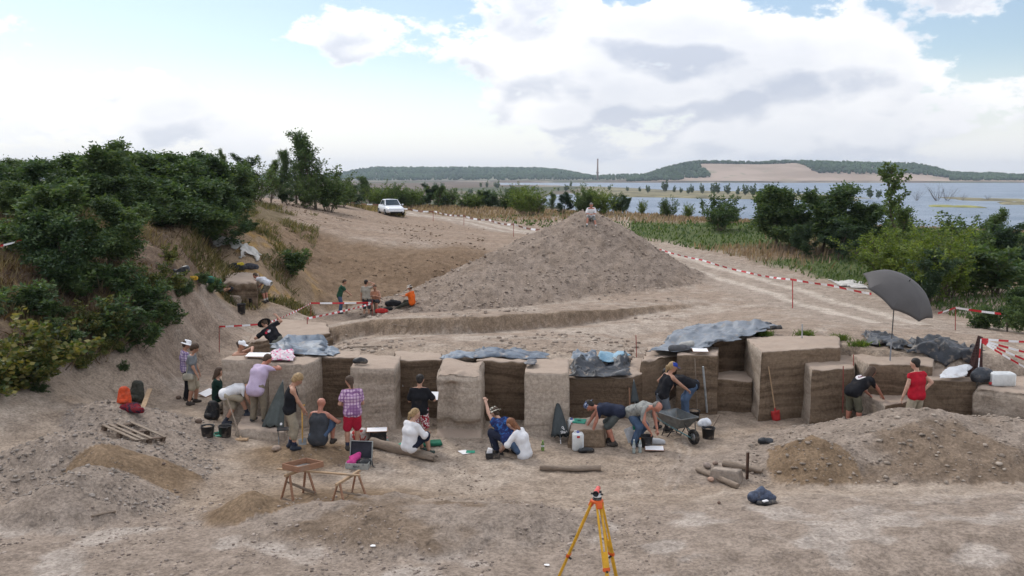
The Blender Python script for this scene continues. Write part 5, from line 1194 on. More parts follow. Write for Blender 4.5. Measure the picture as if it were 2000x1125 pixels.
    print_on(o, sh, d['C']+d['up']*.02, -d['fw'], d['rt'], d['up'], disc(.055, 14, 3, .8), plain('shirt_print_white', (.62, .58, .58), .8)); print_on(o, sh, d['C']+d['up']*.09-d['rt']*.02, -d['fw'], d['rt'], d['up'], disc(.035, 12, 2, .5), plain('shirt_print_red', (.45, .02, .04), .8)); print_on(o, sh, d['C']-d['rt']*.10+d['up']*.03, -d['fw'], d['rt'], d['up'], disc(.04, 12, 2, 1.1), plain('shirt_print_red', (.45, .02, .04), .8))
    person(G(568, 877), R(-72), 'blonde woman in black tank top holding a shovel', lean=.16, head=(.75, 0), shirt=black, cut='tank', pants=khaki, hem=1.5, hair='blonde', hairdo='curly', hands=((-.02, .36, .72), (.10, .34, .86)), feet=((-.12, .0), (.12, .06)), shoes=(.03, .035, .05), socks=(.02, .025, .05), skin='tan', stout=1.04)
    person(G(622, 872), R(-12), 'bald man in dark tank top squatting with his back turned', pelvis=(0, 0, .28), lean=.28, feet=((-.16, .30), (.22, .28)), knees=((-.3, 1, .5), (.4, 1, .5)), head=(.35, 0), shirt=dgrey, cut='tank', pants=jeans, hem=1.2, hair=None, hairdo='bald', hands=((-.2, .55, .55), (.32, .45, .48)), skin='red', shoes=boots, stout=1.16, shirt_len=.1)
    person(G(690, 879), R(14), 'woman with a braid in checked shirt and red shorts', lean=.1, head=(.55, .45), shirt=plaid2, pants=crimson, hem=.92, hairdo='braid', hands=((-.17, .22, 1.02), (.12, .25, 1.0)), feet=((-.13, .0), (.10, .04)), shoes=boots, socks=(.02, .02, .025), skin='tan', scale=.98, stout=1.03)
    person(at_z(800, 884, .16), R(-42), 'fair-haired woman in white blouse sitting on the split log', pelvis=(0, 0, .20), lean=.12, curve=.2, feet=((-.12, .5, -.14), (.13, .48, -.14)), shirt=white, sleeve=1.55, pants=navy, hem=1.2, hair='blonde', hairdo='pony', head=(.35, -.3), hands=((-.08, .35, .36), (.15, .42, .40)), shoes=(.04, .06, .05), scale=.98, shirt_len=.06)
    person(G(821, 872), R(-2), 'man in black shirt and red floral shorts standing in the bay', head=(.35, -.1), shirt=black, pants=floral, hem=1.05, hairdo='short', hair='dark', hands=((-.12, .28, 1.12), (.24, .25, 1.14)), feet=((-.12, 0), (.12, .05)), shoes=(.03, .03, .03), skin='tan', scale=.97, sleeve=.75)
    person(G(992, 889), R(35), 'crouching person in blue jacket and patterned hat pointing at the wall', pelvis=(.0, -.05, .42), lean=.85, curve=.2, feet=((-.18, .18), (.20, .0)), knees=((-.3, 1, .3), (.4, 1, .3)), head=(.6, .3), shirt=blue, sleeve=1.7, pants=navy, hem=1.95, hat=('bucket', zebra), hands=((-.12, .85, 1.28), (.1, .7, .55)), elbows=((-.6, .2, -.6), None), shoes=(.03, .03, .03), scale=1.02)
    person(G(1024, 893), R(66), 'red-haired woman in white shirt sitting and drawing on a board', pelvis=(0, 0, .14), lean=.25, curve=.35, feet=((-.11, .56), (.12, .52)), shirt=white, sleeve=1.8, pants=jeans, hem=1.25, hair='ginger', hairdo='long', head=(.75, 0), hands=((-.10, .42, .44), (.16, .38, .44)), shoes=(.06, .05, .045), stout=1.06, shirt_len=.06)
    person(G(1196, 868), R(82), 'man in dark shirt bent double, blue bandana, scraping the floor', pelvis=(0, -.14, .80), lean=1.42, curve=.15, feet=((-.14, -.04), (.14, .08)), head=(1.15, 0), shirt=navy, pants=cloth('slate_cotton', (.075, .083, .08)), hem=1.05, hat=('bandana', ban), hair='dark', hands=((-.16, .50, .20), (.14, .62, .36)), shoes=boots, skin='red', sleeve=.65, stout=1.08)
    person(G(1241, 868), R(-128), 'balding man in grey shirt and jeans bent over a black bucket', pelvis=(0, -.10, .78), lean=1.15, curve=.4, feet=((-.15, -.05), (.15, .05)), head=(1.2, 0), shirt=marl, pants=jeans, hem=1.95, hair='grey', hairdo='fringe', hands=((-.12, .50, .42), (.16, .46, .45)), shoes=(.05, .05, .06), skin='red', stout=1.12, sleeve=.8)
    person(G(1292, 840), R(-66), 'woman in blue cap and black sleeveless top reaching over the wheelbarrow', lean=.42, head=(.3, -.2), shirt=black, cut='tank', pants=cloth('blue_grey_cotton', (.12, .135, .16)), hem=.98, hair='blonde', hairdo='pony', hat=('cap', bluecap), hands=((-.35, .35, 1.0), (.18, .72, .92)), feet=((-.14, -.05), (.12, .06)), shoes=(.045, .05, .05), skin='tan', socks=(.05, .05, .06))
    person(on(1346, 22.72, .0), R(78), 'person in black shirt and jeans bending behind the blue cap', pelvis=(0, -.12, .86), lean=1.25, curve=.1, feet=((-.12, 0), (.14, .1)), head=(.8, 0), shirt=black, sleeve=1.6, pants=jeans, hem=1.9, hair='dark', hairdo='curly', hands=((-.1, .6, .55), (.14, .6, .6)), shoes=(.02, .02, .02), scale=1.03)
    o, d = person(at_z(1664, 836, .0), R(-64), 'long-haired man in black shirt with round back print scraping the bench', lean=.95, curve=.15, feet=((-.16, 0), (.16, .05)), head=(.6, 0), shirt=black, pants=olive, hem=1.12, hairdo='long', hands=((-.08, .62, .74), (.20, .74, .76)), shoes=(.045, .045, .05), socks=(.03, .04, .07), skin='red', stout=1.13, sleeve=.75, scale=1.03)
    sh = child(o, 'shirt'); cc = d['C']-d['fw']*.1+d['up']*.05
    print_on(o, sh, cc, -d['fw'], d['rt'], d['up'], disc(.115, 22, 5), plain('shirt_print_white', (.62, .58, .58), .8)); print_on(o, sh, cc, -d['fw'], d['rt'], d['up'], disc(.06, 18, 3), plain('shirt_print_maroon', (.12, .03, .05), .8), off=.010); print_on(o, sh, cc-d['up']*.02, -d['fw'], d['rt'], d['up'], disc(.03, 12, 2, .6), plain('shirt_print_white', (.62, .58, .58), .8), off=.014)
    person(on(1795, 21.05, .08), R(24), 'man in red sleeveless shirt standing with one hand on his hip', head=(.25, .2), lean=.08, shirt=red, sleeve=.10, pants=beige, hem=1.9, hair='dark', hands=((-.34, .12, .78), (.20, -.02, 1.0)), elbows=(None, (1, -.4, 0)), feet=((-.15, 0), (.15, .05)), skin='fair', scale=1.05, stout=1.06)
    s = G(1154, 428)
    person(s-Vector((0, 0, .05)), R(178), 'man in white shirt sitting on top of the big heap', pelvis=(0, .0, .22), lean=.35, curve=.2, feet=((-.26, .58, -.42), (.24, .52, -.36)), knees=((-.2, 1, .8), (.2, 1, .8)), head=(.55, 0), shirt=white, pants=cloth('grey_shorts', (.20, .20, .19)), hem=.9, hands=((-.08, .52, .36), (.10, .52, .36)), hair='grey', skin='red', shoes=(.04, .04, .045), socks=(.6, .6, .6), sleeve=.85, stout=1.15, h=.026)
    F = K(h=.026)
    person(G(664, 613), R(-78), 'man in green shirt and jeans bending to the measuring table', lean=.32, head=(.55, 0), shirt=green, pants=jeans, hem=1.9, hands=((-.12, .62, .86), (.14, .60, .88)), shoes=(.03, .03, .035), skin='tan', **F)
    person(G(716, 618), R(-8), 'person in beige shirt and dark shorts raising an arm to the head', head=(.1, -.3), shirt=sand, pants=dgrey, hem=1.25, hair='dark', hands=((-.26, .05, .82), (.16, .16, 1.62)), elbows=(None, (1, 0, .3)), shoes=(.25, .2, .16), skin='tan', **F)
    person(G(735, 606), R(172), 'person in peach top sitting behind the table in the hollow', pelvis=(0, 0, .46), lean=.2, feet=((-.12, .36), (.12, .34)), head=(.5, 0), shirt=peach, cut='tank', pants=dgrey, hem=1.0, hands=((-.1, .36, .74), (.12, .36, .74)), skin='tan', **F)
    person(G(805, 598), R(72), 'man in orange shirt and pale hat sitting on the heap foot', pelvis=(0, 0, .20), lean=.1, feet=((-.12, .78, -.22), (.12, .70, -.20)), head=(.3, 0), shirt=orange, pants=cloth('dark_olive_cotton', (.045, .045, .035)), hem=1.95, hat=('bucket', cloth('pale_hat_cotton', (.52, .46, .40))), hands=((-.12, .5, .5), (.14, .5, .48)), skin='tan', **F)
    person(G(425, 566), R(95), 'digger in teal shirt kneeling low behind a shrub on the ledge', pelvis=(0, 0, .34), lean=1.2, feet=((-.12, -.62), (.12, -.5)), knees=((-.1, 1, -1), (.1, 1, -1)), head=(.8, 0), shirt=teal, pants=dgrey, hem=1.1, hands=((-.15, .65, .1), (.2, .6, .1)), hair='dark', shoes=(.03, .03, .035), skin='tan', **F)
    person(G(521, 591), R(72), 'man in pale grey shirt and camouflage shorts bending on the ledge', pelvis=(0, -.1, .86), lean=1.12, curve=.2, feet=((-.13, 0), (.13, .06)), head=(.8, 0), shirt=cloth('pale_grey_cotton', (.52, .52, .55)), pants=camo, hem=1.05, hands=((-.12, .75, .72), (.12, .5, .62)), shoes=boots, socks=(.5, .48, .45), skin='red', **F)
build_people()
# ---------------------------------------------------------------- things on the site
W_LIGHT = wood('pale_timber', (.42, .29, .18), (.30, .20, .12)); W_GREY = wood('weathered_timber', (.30, .235, .18), (.19, .145, .11)); W_DARK = wood('dark_timber', (.16, .11, .08), (.09, .065, .05)); W_RED = wood('red_brown_timber', (.36, .20, .125), (.25, .13, .08)); W_YEL = wood('varnished_ash', (.55, .33, .10), (.42, .23, .06))
BLK = plain('black_plastic', (.018, .018, .02), .45, var=.3, dirt=.45, spec=.4); WHT = plain('white_board', (.80, .78, .78), .7, var=.04, sc=4.); STEEL = plain('dull_steel', (.30, .31, .32), .45, .8, var=.2); IRON = plain('rusty_iron', (.09, .05, .035), .8, .3, var=.4); REDP = plain('red_paint', (.42, .03, .03), .6, dirt=.3); WHP = plain('white_paint', (.74, .72, .71), .6, dirt=.25); GRN = plain('green_plastic', (.03, .26, .17), .5); CLEARP = plain('milky_plastic', (.66, .67, .66), .4, var=.08, spec=.5, dirt=.15)
SOILM = plain('loose_soil', (.25, .185, .13), .95, var=.35, sc=20., bump=.8)
def ranging(L, n, w=.02):
    pass
def bucket(px, py, label, r=.155, hgt=.27, p=None, soil=None, rim=None, tilt=0.):
    p = p or G(px, py); o = empty('bucket', p-Vector((0, 0, .01)), random.random()*6, label, 'bucket', 'black rubber buckets on the site')
    MB().lathe([(.001, 0), (r*.80, 0), (r*.84, .02), (r*.98, hgt*.93), (r*1.05, hgt*.94), (r*1.05, hgt), (r*.97, hgt), (r*.93, hgt*.9), (r*.76, .03), (.001, .03)], 24).build('body', BLK, o, True)
    b = MB(); pts = [Vector((math.cos(t)*r*1.03, math.sin(t)*r*.25-.01-r*.6*math.sin(t), hgt-.01-.09*math.sin(t))) for t in [math.pi*k/10 for k in range(11)]]; b.tube(pts, .004, 5).build('handle', STEEL, o)
    if soil: MB().lathe([(r*.90, hgt*soil), (r*.6, hgt*soil+.03), (r*.2, hgt*soil+.05), (.001, hgt*soil+.05)], 14).build('contents', SOILM, o, True)
    return o
def board(c, w, d, rz, label, tilt=(0., 0.), cat='drawing board', mat=WHT):
    o = empty('drawing_board', c, 0, label, cat, 'white drawing boards of the diggers'); o.rotation_euler = (tilt[0], tilt[1], rz)
    MB().box((0, 0, .008), (w, d, .014), None, .003).build('panel', W_RED, o); MB().box((0, 0, .0175), (w*.94, d*.93, .003)).build('paper', mat, o)
    MB().box((0, d*.46, .022), (.09, .02, .012), None, .003).build('clip', STEEL, o); return o
def stick(name, a, b, r, mat, label, cat, n=8, group=None):
    o = mk(name, *(lambda m: (m.v, m.f))(MB().tube([Vector(a), Vector(a).lerp(Vector(b), .5)+Vector((.004, .003, 0)), Vector(b)], r, n)), mat); autosmooth(o); return tag(o, label, cat, group)
def log(name, pts, r, label, mat=W_GREY, split=False, seed=1):
    rs = random.Random(seed); n = 14; V = []; F = []; pts = [Vector(p) for p in pts]; fine = []
    for a, b in zip(pts[:-1], pts[1:]):
        for k in range(8): fine.append(a.lerp(b, k/8))
    fine.append(pts[-1]); d = (pts[-1]-pts[0]).normalized(); s = d.cross(Vector((0, 0, 1))).normalized(); u = s.cross(d)
    m = len(fine)
    for i, c in enumerate(fine):
        e = i/(m-1); rr = r*(1+.12*math.sin(i*.9+seed))*(1-.12*e)*(.86 if i in (0, m-1) else 1)
        for k in range(n):
            g = 6.2832*k/n; q = rr*(1+.10*math.sin(3*g+i*.3+seed)+.06*rs.uniform(-1, 1))
            if split and e > .6: q *= 1-.35*(e-.6)/.4*(.5+.5*math.sin(5*g))
            V.append(c+s*math.cos(g)*q+u*math.sin(g)*q+(d*rs.uniform(-.12, .06)*(split and i == m-1)))
    for i in range(m-1):
        for k in range(n): F.append((i*n+k, i*n+(k+1) % n, (i+1)*n+(k+1) % n, (i+1)*n+k))
    F += [tuple(range(n))[::-1], tuple((m-1)*n+k for k in range(n))]
    o = mk(name, V, F, mat); autosmooth(o, 60); return tag(o, label, 'log')
def lump(name, loc, caps, mat, label, cat, rz=0., h=.016, wr=.012, wf=16., k=.05, mats=None, flatten=True):
    s = Solid(h)
    for c in caps: s.cap(c[0], c[1], c[2], c[3] if len(c) > 3 else None, k)
    v, f = s.mesh(cuts=[((0, 0, 0), (0, 0, -1))] if flatten else (), wrinkle=wr, wf=wf, seed=loc[0]); o = mk(name, v, f, mat); o.location = loc; o.rotation_euler = (0, 0, rz); return tag(o, label, cat)
def tarp_mat(name, col, col2, rough=.45, sc=3.):
    if name in _MC: return _MC[name]
    m, nt, b = new_mat(name); pos = nd(nt, 'ShaderNodeNewGeometry').outputs['Position']
    c = mixc(nt, ramp(nt, noise_(nt, pos, sc, 4.), .38, .62), col, col2); c = mixc(nt, ramp(nt, noise_(nt, pos, sc*1.7, 6., .65), .52, .72, 0, .55), c, (.34, .265, .2))
    nt.links.new(c, b.inputs['Base Color']); b.inputs['Roughness'].default_value = rough; b.inputs['Specular IOR Level'].default_value = .45
    bump_(nt, b, noise_(nt, pos, 14., 5., .6, 1.), .6, .02); _MC[name] = m; return m
def tarp(corners, label, mat, amp=.18, nx=56, ny=30, zs=None, seed=1, freq=2.2, cat='tarpaulin', name='tarpaulin', edge=.12, lift=.03, group=None, drop=None, thick=.006):
    """crumpled sheet: corners front-left, front-right, back-right, back-left"""
    A, B, C, D = [np.array(c[:3], float) for c in corners]
    u, v = np.meshgrid(np.linspace(0, 1, nx), np.linspace(0, 1, ny)); u, v = u[..., None], v[..., None]
    P = (A*(1-u)+B*u)*(1-v)+(D*(1-u)+C*u)*v; X, Y = P[..., 0], P[..., 1]
    u, v = u[..., 0], v[..., 0]
    ed = np.minimum(np.minimum(u, 1-u), np.minimum(v, 1-v)); e2 = 1-sstep(0, .12, ed)
    X = X+edge*e2*fbm(X*2.5, Y*2.5, seed+.3, 3)*2; Y = Y+edge*e2*fbm(X*2.5, Y*2.5, seed+7.3, 3)*2
    base = H(X, Y) if zs is None else P[..., 2]
    w1 = fbm(X*freq*.6, Y*freq*.6, seed+3., 2); xx, yy = X+.25*w1, Y+.3*w1
    ga = seed*1.7; ca, sa = math.cos(ga), math.sin(ga); pa, pb = xx*ca+yy*sa, yy*ca-xx*sa
    soft = .5+.9*fbm(pa*freq*.7, pb*freq*.35, seed+6., 2); ridge = 1-np.abs(fbm(pa*freq*.9, pb*freq*.32, seed+1., 2))*2.6; r2 = 1-np.abs(fbm(pb*freq*1.9, pa*freq*.7, seed+2., 2))*2.4
    ridge = .45*ridge+.55*soft
    Z = base+lift+amp*np.clip(.74*ridge+.26*r2, 0, 1)**1.3*(sstep(0, .10, ed)*.85+.15)
    X = X+.10*amp*fbm(X*7, Y*7, seed+5., 2)*3; 
    if drop: Z = Z-drop(u, v)
    V = np.stack([X, Y, Z], -1).reshape(-1, 3); I = np.arange(nx*ny).reshape(ny, nx)
    o = mk(name, V, np.stack([I[:-1, :-1], I[:-1, 1:], I[1:, 1:], I[1:, :-1]], -1).reshape(-1, 4), mat)
    sm = o.modifiers.new('thickness', 'SOLIDIFY'); sm.thickness = thick
    return tag(o, label, cat, group)
def tape(pts, label, stripe=.5, w=.075, sag=.10, ratio=.5, group='barrier tapes round the dig', twist=.4, mats=None):
    """striped tape from post top to post top"""
    V = []; F = []; M = []; s = 0.; step = stripe/4; k = 0
    for a, b in zip(pts[:-1], pts[1:]):
        a, b = Vector(a), Vector(b); L = (b-a).length; n = max(2, int(L/step)); d = (b-a).normalized(); sd = d.cross(Vector((0, 0, 1))).normalized()
        for i in range(n+1):
            t = i/n; p = a.lerp(b, t)-Vector((0, 0, sag*4*t*(1-t)*min(1, L/6)))
            g = twist*math.sin(t*L*1.3+a.x); up = Vector((0, 0, math.cos(g)))+sd*math.sin(g)
            V += [p-up*w/2, p+up*w/2]
            if i: F.append((k-2, k, k+1, k-1)); M.append(int((s+L*t)/stripe) % 2)
            k += 2
        s += L
    o = mk('barrier_tape', V, F, None, None, True, mats or [REDT, WHT2], M); return tag(o, label, 'barrier tape', group)
REDT = plain('tape_red', (.50, .022, .03), .5, var=.1); WHT2 = plain('tape_white', (.80, .78, .78), .5, var=.05)
def post(px, py0, py1, label, r=.012, mat=None, Y=None, group='thin rusty posts for the tapes'):
    b = G(px, py1) if Y is None else Vector((at_y(px, py1, Y).x, Y, at_y(px, py1, Y).z)); t = at_y(px, py0, b.y)
    top = Vector((b.x+(t.x-b.x), b.y, t.z)); stick('post', b-Vector((0, 0, .08)), top, r, mat or RUST, label, 'post', 6, group); return top
RUST = plain('rusty_red_rod', (.28, .06, .05), .8, var=.35)

def build_instrument():
    hd = at_y(1166, 978, 11.6); feet = [Vector((at_y(1082, 900, 11.9).x, 11.9, 0)), Vector((at_y(1199, 900, 11.05).x, 11.05, 0)), Vector((at_y(1212, 900, 11.95).x, 11.95, 0))]
    for f in feet: f.z = hz(f.x, f.y)-.02
    yel = plain('tripod_yellow', (.62, .33, .02), .45, var=.15, dirt=.15); org = plain('tripod_orange', (.62, .10, .015), .45, var=.12)
    o = empty('tripod', (hd.x, hd.y, feet[1].z), 0, 'yellow surveying tripod with orange head in the foreground', 'tripod'); off = -Vector(o.location)
    top = Vector((hd.x, hd.y, hd.z))
    MB().lathe([(.001, -.02), (.075, -.02), (.085, -.01), (.085, .012), (.07, .02), (.001, .02)], 20, top+off).build('head_plate', org, o, True)
    for i, f in enumerate(feet):
        d = (f-top).normalized(); out = Vector((d.x, d.y, 0)).normalized(); s = out.cross(Vector((0, 0, 1)))
        a = top+out*.065-Vector((0, 0, .02)); L = (f-a).length; d = (f-a).normalized(); M = Matrix((s, d.cross(s), d)).transposed()
        MB().box(a+d*.02+off, (.085, .055, .10), M, .01).build('leg_hinge', org, o)
        b = MB()
        for sg in (-1, 1): b.box(a+s*sg*.030+d*L*.30+off, (.027, .026, L*.60), M, .005)
        b.build('upper_leg', yel, o)
        lg = MB().box(a+d*L*.70+off, (.048, .032, L*.52), M, .005).build('lower_leg', yel, o)
        MB().box(a+d*L*.60+off, (.095, .040, .05), M, .006).build('clamp', org, o)
        MB().tube([a+d*L*.62+off-M.col[1]*.02, a+d*L*.62+off+M.col[1]*.06], [.018, .014], 8).build('clamp_screw', BLK, o)
        MB().tube([a+d*L*.93+off, f+off-d*.0], [.022, .006], 8).build('foot_point', BLK, o); MB().box(a+d*L*.93+off+s*.03, (.05, .02, .03), M, .004).build('foot_step', BLK, o)
    MB().box(top+off+Vector((.018, -.082, -.06)), (.055, .004, .03)).build('maker_plate', plain('blue_grey_plate', (.45, .5, .62), .4), o)
    lv = empty('surveyor_level', top+Vector((0, 0, .021)), R(-14), 'red and white optical level mounted on the yellow tripod', 'level'); wh = plain('level_grey', (.62, .63, .62), .4, var=.08); rd = plain('level_red', (.72, .09, .07), .35, var=.1)
    MB().lathe([(.001, 0), (.062, 0), (.062, .012), (.045, .016), (.001, .016)], 18).build('base_plate', BLK, lv, True)
    for k in range(3): MB().lathe([(.014, .012), (.020, .016), (.020, .034), (.014, .038)], 12, (math.cos(2.09*k+.5)*.045, math.sin(2.09*k+.5)*.045, 0), cap=True).build('foot_screw', BLK, lv)
    MB().lathe([(.055, .038), (.060, .044), (.060, .060), (.05, .066), (.045, .10), (.001, .105)], 20).build('body', wh, lv, True)
    MB().lathe([(.026, -.115), (.031, -.11), (.031, -.02), (.036, -.0), (.036, .11), (.030, .115)], 20, (0, 0, .118), Rx(R(90)), cap=True).build('telescope', rd, lv, True)
    MB().lathe([(.037, .112), (.039, .112), (.039, .135), (.033, .137), (.028, .12), (.001, .12)], 20, (0, 0, .118), Rx(R(90))).build('objective', plain('lens_black', (.01, .01, .012), .2), lv, True)
    MB().tube([(0, .11, .118), (0, .15, .118)], [.018, .022], 12).build('eyepiece', BLK, lv)
    for sg in (-1, 1): MB().tube([(sg*.04, 0, .075), (sg*.085, 0, .075)], [.012, .012], 10).build('side_drive', BLK, lv)
    MB().tube([(.03, -.03, .118), (.065, -.03, .118)], [.016, .018], 12).build('focus_knob', BLK, lv)
build_instrument()
def trestle(A, B, zg, label, h):
    A, B = Vector(A), Vector(B); d = (B-A); d.z = 0; L = d.length; d.normalize(); s = Vector((-d.y, d.x, 0)); c = (A+B)/2
    o = empty('trestle', (c.x, c.y, zg), 0, label, 'trestle', 'wooden trestles'); M = Matrix((d, s, Vector((0, 0, 1)))).transposed(); z = Vector((0, 0, 1))
    MB().box(z*(h-.025), (L, .05, .05), M, .004).build('top_rail', W_LIGHT, o)
    for e in (-1, 1):
        for q in (-1, 1):
            t = d*e*(L/2-.10)+z*(h-.03)+s*q*.022; f = d*e*(L/2-.03)+s*q*.20+z*-.02; b = MB(); ax = (f-t).normalized(); m2 = Matrix((d, ax.cross(d).normalized(), ax)).transposed(); b.box((t+f)/2, (.045, .026, (f-t).length), m2, .003); b.build('leg', W_RED, o)
        b = MB(); b.box(d*e*(L/2-.045)+z*.12, (.022, .37, .04), M, .003); b.build('end_brace', W_GREY, o)
    for q in (-1, 1):
        a = d*-(L/2-.09)+s*q*.05+z*(h*.72); f = d*(L/2-.06)+s*q*.16+z*(h*.22); ax = (f-a).normalized(); m2 = Matrix((ax, s, ax.cross(s))).transposed(); MB().box((a+f)/2, ((f-a).length, .016, .035), m2, .002).build('diagonal_brace', W_GREY, o)
    return o
def build_sieve():
    zg = .03; h = .66
    trestle(at_z(556, 927, h), at_z(606, 909, h), zg, 'left wooden trestle under the sieve frame', h-zg); trestle(at_z(656, 945, h), at_z(702, 917, h), zg, 'right wooden trestle beside the open case', h-zg)
    a, b = at_z(541, 914, .70), at_z(703, 927, .69); d = (b-a).normalized(); M = Matrix((d, Vector((-d.y, d.x, 0)).normalized(), Vector((0, 0, 1)))).transposed()
    o = empty('plank', (a+b)/2-Vector((0, 0, .015)), 0, 'long narrow plank lying across both trestles', 'plank'); MB().box((0, 0, 0), ((b-a).length, .06, .028), M, .003).build('board', W_LIGHT, o)
    Q = [at_z(552, 906, .82), at_z(582, 913, .82), at_z(631, 902, .82), at_z(598, 895, .82)]; c = sum(Q, Vector())/4
    o = empty('sieve', (c.x, c.y, .72), 0, 'rectangular wooden sieve frame lying on the left trestle', 'sieve')
    for p, q in zip(Q, Q[1:]+Q[:1]):
        d = (q-p).normalized(); M = Matrix((d, Vector((-d.y, d.x, 0)), Vector((0, 0, 1)))).transposed(); mid = (p+q)/2-Vector((c.x, c.y, .72)); mid.z = .055; MB().box(mid, ((q-p).length+.012, .022, .11), M, .003).build('side_board', W_RED, o)
    b = MB(); 
    for t in range(1, 16):
        for (p0, p1, q0, q1) in ((Q[0], Q[1], Q[3], Q[2]), (Q[1], Q[2], Q[0], Q[3])):
            e, f = p0.lerp(p1, t/16), q0.lerp(q1, t/16); b.tube([Vector((e.x-c.x, e.y-c.y, .012)), Vector((f.x-c.x, f.y-c.y, .012))], .0025, 3)
    b.build('wire_mesh', STEEL, o)
build_sieve()
def build_case():
    p = G(698, 917); w, dp, hh = .50, .36, .13; alu = plain('case_aluminium', (.38, .40, .39), .5, .5, var=.2, dirt=.3); lin = plain('case_lining', (.035, .035, .045), .9)
    o = empty('equipment_case', (p.x, p.y+.18, p.z), R(-6), 'open aluminium case with dark lining and pink cloth inside', 'case')
    b = MB(); t = .012
    for (c, d) in (((0, -dp/2, hh/2), (w, t, hh)), ((0, dp/2, hh/2), (w, t, hh)), ((-w/2+t/2, 0, hh/2), (t, dp-t, hh)), ((w/2-t/2, 0, hh/2), (t, dp-t, hh)), ((0, 0, t/2), (w-2*t, dp-t, t))): b.box(c, d, None, .002)
    b.build('shell', alu, o); MB().box((0, 0, .028), (w-.03, dp-.03, .03)).build('lining', lin, o)
    M = Rx(R(-14)); l = Vector((0, dp/2+.012, hh)); ld = MB(); ld.box(l+M @ Vector((0, .03, .19)), (w, .012, .38), M, .002)
    for sg in (-1, 1): ld.box(l+M @ Vector((sg*(w/2-.006), .0, .19)), (.012, .06, .38), M)
    ld.box(l+M @ Vector((0, 0, .374)), (w-.026, .06, .012), M); lo = ld.build('lid', alu, o); MB().box(l+M @ Vector((0, .016, .187)), (w-.03, .014, .355), M).build('lid_lining', lin, o)
    for sg in (-1, 1): MB().box((sg*.15, -dp/2-.011, hh-.02), (.035, .012, .045), None, .003).build('latch', STEEL, o)
    MB().tube([(-.06, -dp/2-.006, hh-.05), (-.055, -dp/2-.03, hh-.065), (.055, -dp/2-.03, hh-.065), (.06, -dp/2-.006, hh-.05)], .009, 6).build('handle', BLK, o)
    c = Vector(o.location); lump('cloth', c+Vector((-.11, .03, .06)), [((-.08, -.06, .03), (.08, .06, .13), .06), ((-.07, .05, .12), (.10, .1, .19), .045), ((-.1, -.05, .03), (0, -.08, .06), .06)], cloth('pink_cloth', (.50, .06, .22)), 'bright pink cloth stuffed into the open case', 'cloth', h=.014)
    lump('camera_bag', c+Vector((.12, .0, .045)), [((-.05, -.04, .05), (.07, .03, .06), .07), ((0, .04, .08), (.09, .02, .03), .05)], BLK, 'small dark bag inside the open case', 'bag', h=.014)
    q = G(728, 912); m = MB(); m.tube([c+Vector((.22, .02, .12)), q+Vector((-.02, .05, .12)), q+Vector((.0, 0, .02)), q+Vector((.06, -.06, .012))], .016, 5, True, 0, .3); tag(m.build('strap', BLK), 'black strap trailing from the open case', 'strap')
build_case()
def build_logs():
    log('log', [G(722, 878)+Vector((0, .22, .12)), G(790, 893)+Vector((0, .18, .09)), G(850, 906)+Vector((0, .12, .08))], .115, 'thick split log the woman in the blouse sits on', split=True, seed=3)
    log('log', [G(1054, 918)+Vector((0, 0, .065)), G(1115, 921)+Vector((0, 0, .06)), G(1174, 920)+Vector((0, 0, .07))], .072, 'single grey log lying alone in the middle of the floor', seed=5)
    log('log', [G(1362, 921)+Vector((0, 0, .05)), G(1400, 937)+Vector((0, 0, .06)), G(1441, 955)+Vector((0, 0, .06))], .065, 'front grey log before the square stone', seed=7)
    log('log', [G(1412, 910)+Vector((0, 0, .06)), G(1450, 918)+Vector((0, 0, .07)), G(1489, 926)+Vector((0, 0, .07))], .072, 'reddish grey log behind the square stone', seed=9)
    st = plain('grey_sandstone', (.29, .235, .19), .95, var=.3, sc=6., bump=.8)
    p = G(1420, 938); o = earth_block([(p.x-.34, p.y+.05), (p.x+.16, p.y-.20), (p.x+.32, p.y+.02), (p.x-.16, p.y+.28)], p.z+.24, 'square hewn stone among the logs', st, z0=p.z-.04, amp=.010, edge=.02, res=.05, name='stone_block'); o['category'] = 'stone'
    for px, py, r, l, c in ((1388, 940, .085, 'smooth pinkish round stone beside the front log', (.42, .27, .20)), (1381, 914, .11, 'grey boulder behind the logs', (.28, .22, .185)), (1397, 908, .075, 'brownish cobble behind the square stone', (.25, .18, .14)), (349, 779, .09, 'brown stone on the path beside the two standing men', (.17, .115, .085)), (388, 827, .11, 'brown stone left of the black rucksack', (.15, .105, .08)), (320, 908, .045, 'small dark stone on the empty floor at the left', (.15, .11, .09)), (1404, 984, .045, 'small brown stone near the blue rucksack', (.17, .11, .085)), (540, 881, .12, 'flat pale stone by the folded grey umbrella', (.36, .27, .21))):
        q = G(px, py); v, f = blobs(np.array([(0, 0, r*.55)]), np.array([(r*1.15, r*.95, r*.75)]), px, .12); o = mk('stone', v, f, plain('stone_%d' % px, c, .9, var=.25, sc=9., bump=.6)); m = o.modifiers.new('round', 'SUBSURF'); m.levels = m.render_levels = 2; o.location = q; tag(o, l, 'stone')
    p = G(1459, 936); o = empty('iron_stake', p, .3, 'dark iron section stake driven beside the square stone', 'stake'); MB().box((-.016, 0, .26), (.012, .05, .60), None, .002).box((.016, 0, .26), (.012, .05, .60), None, .002).box((0, 0, .26), (.022, .012, .60)).build('section_bar', IRON, o)
build_logs()
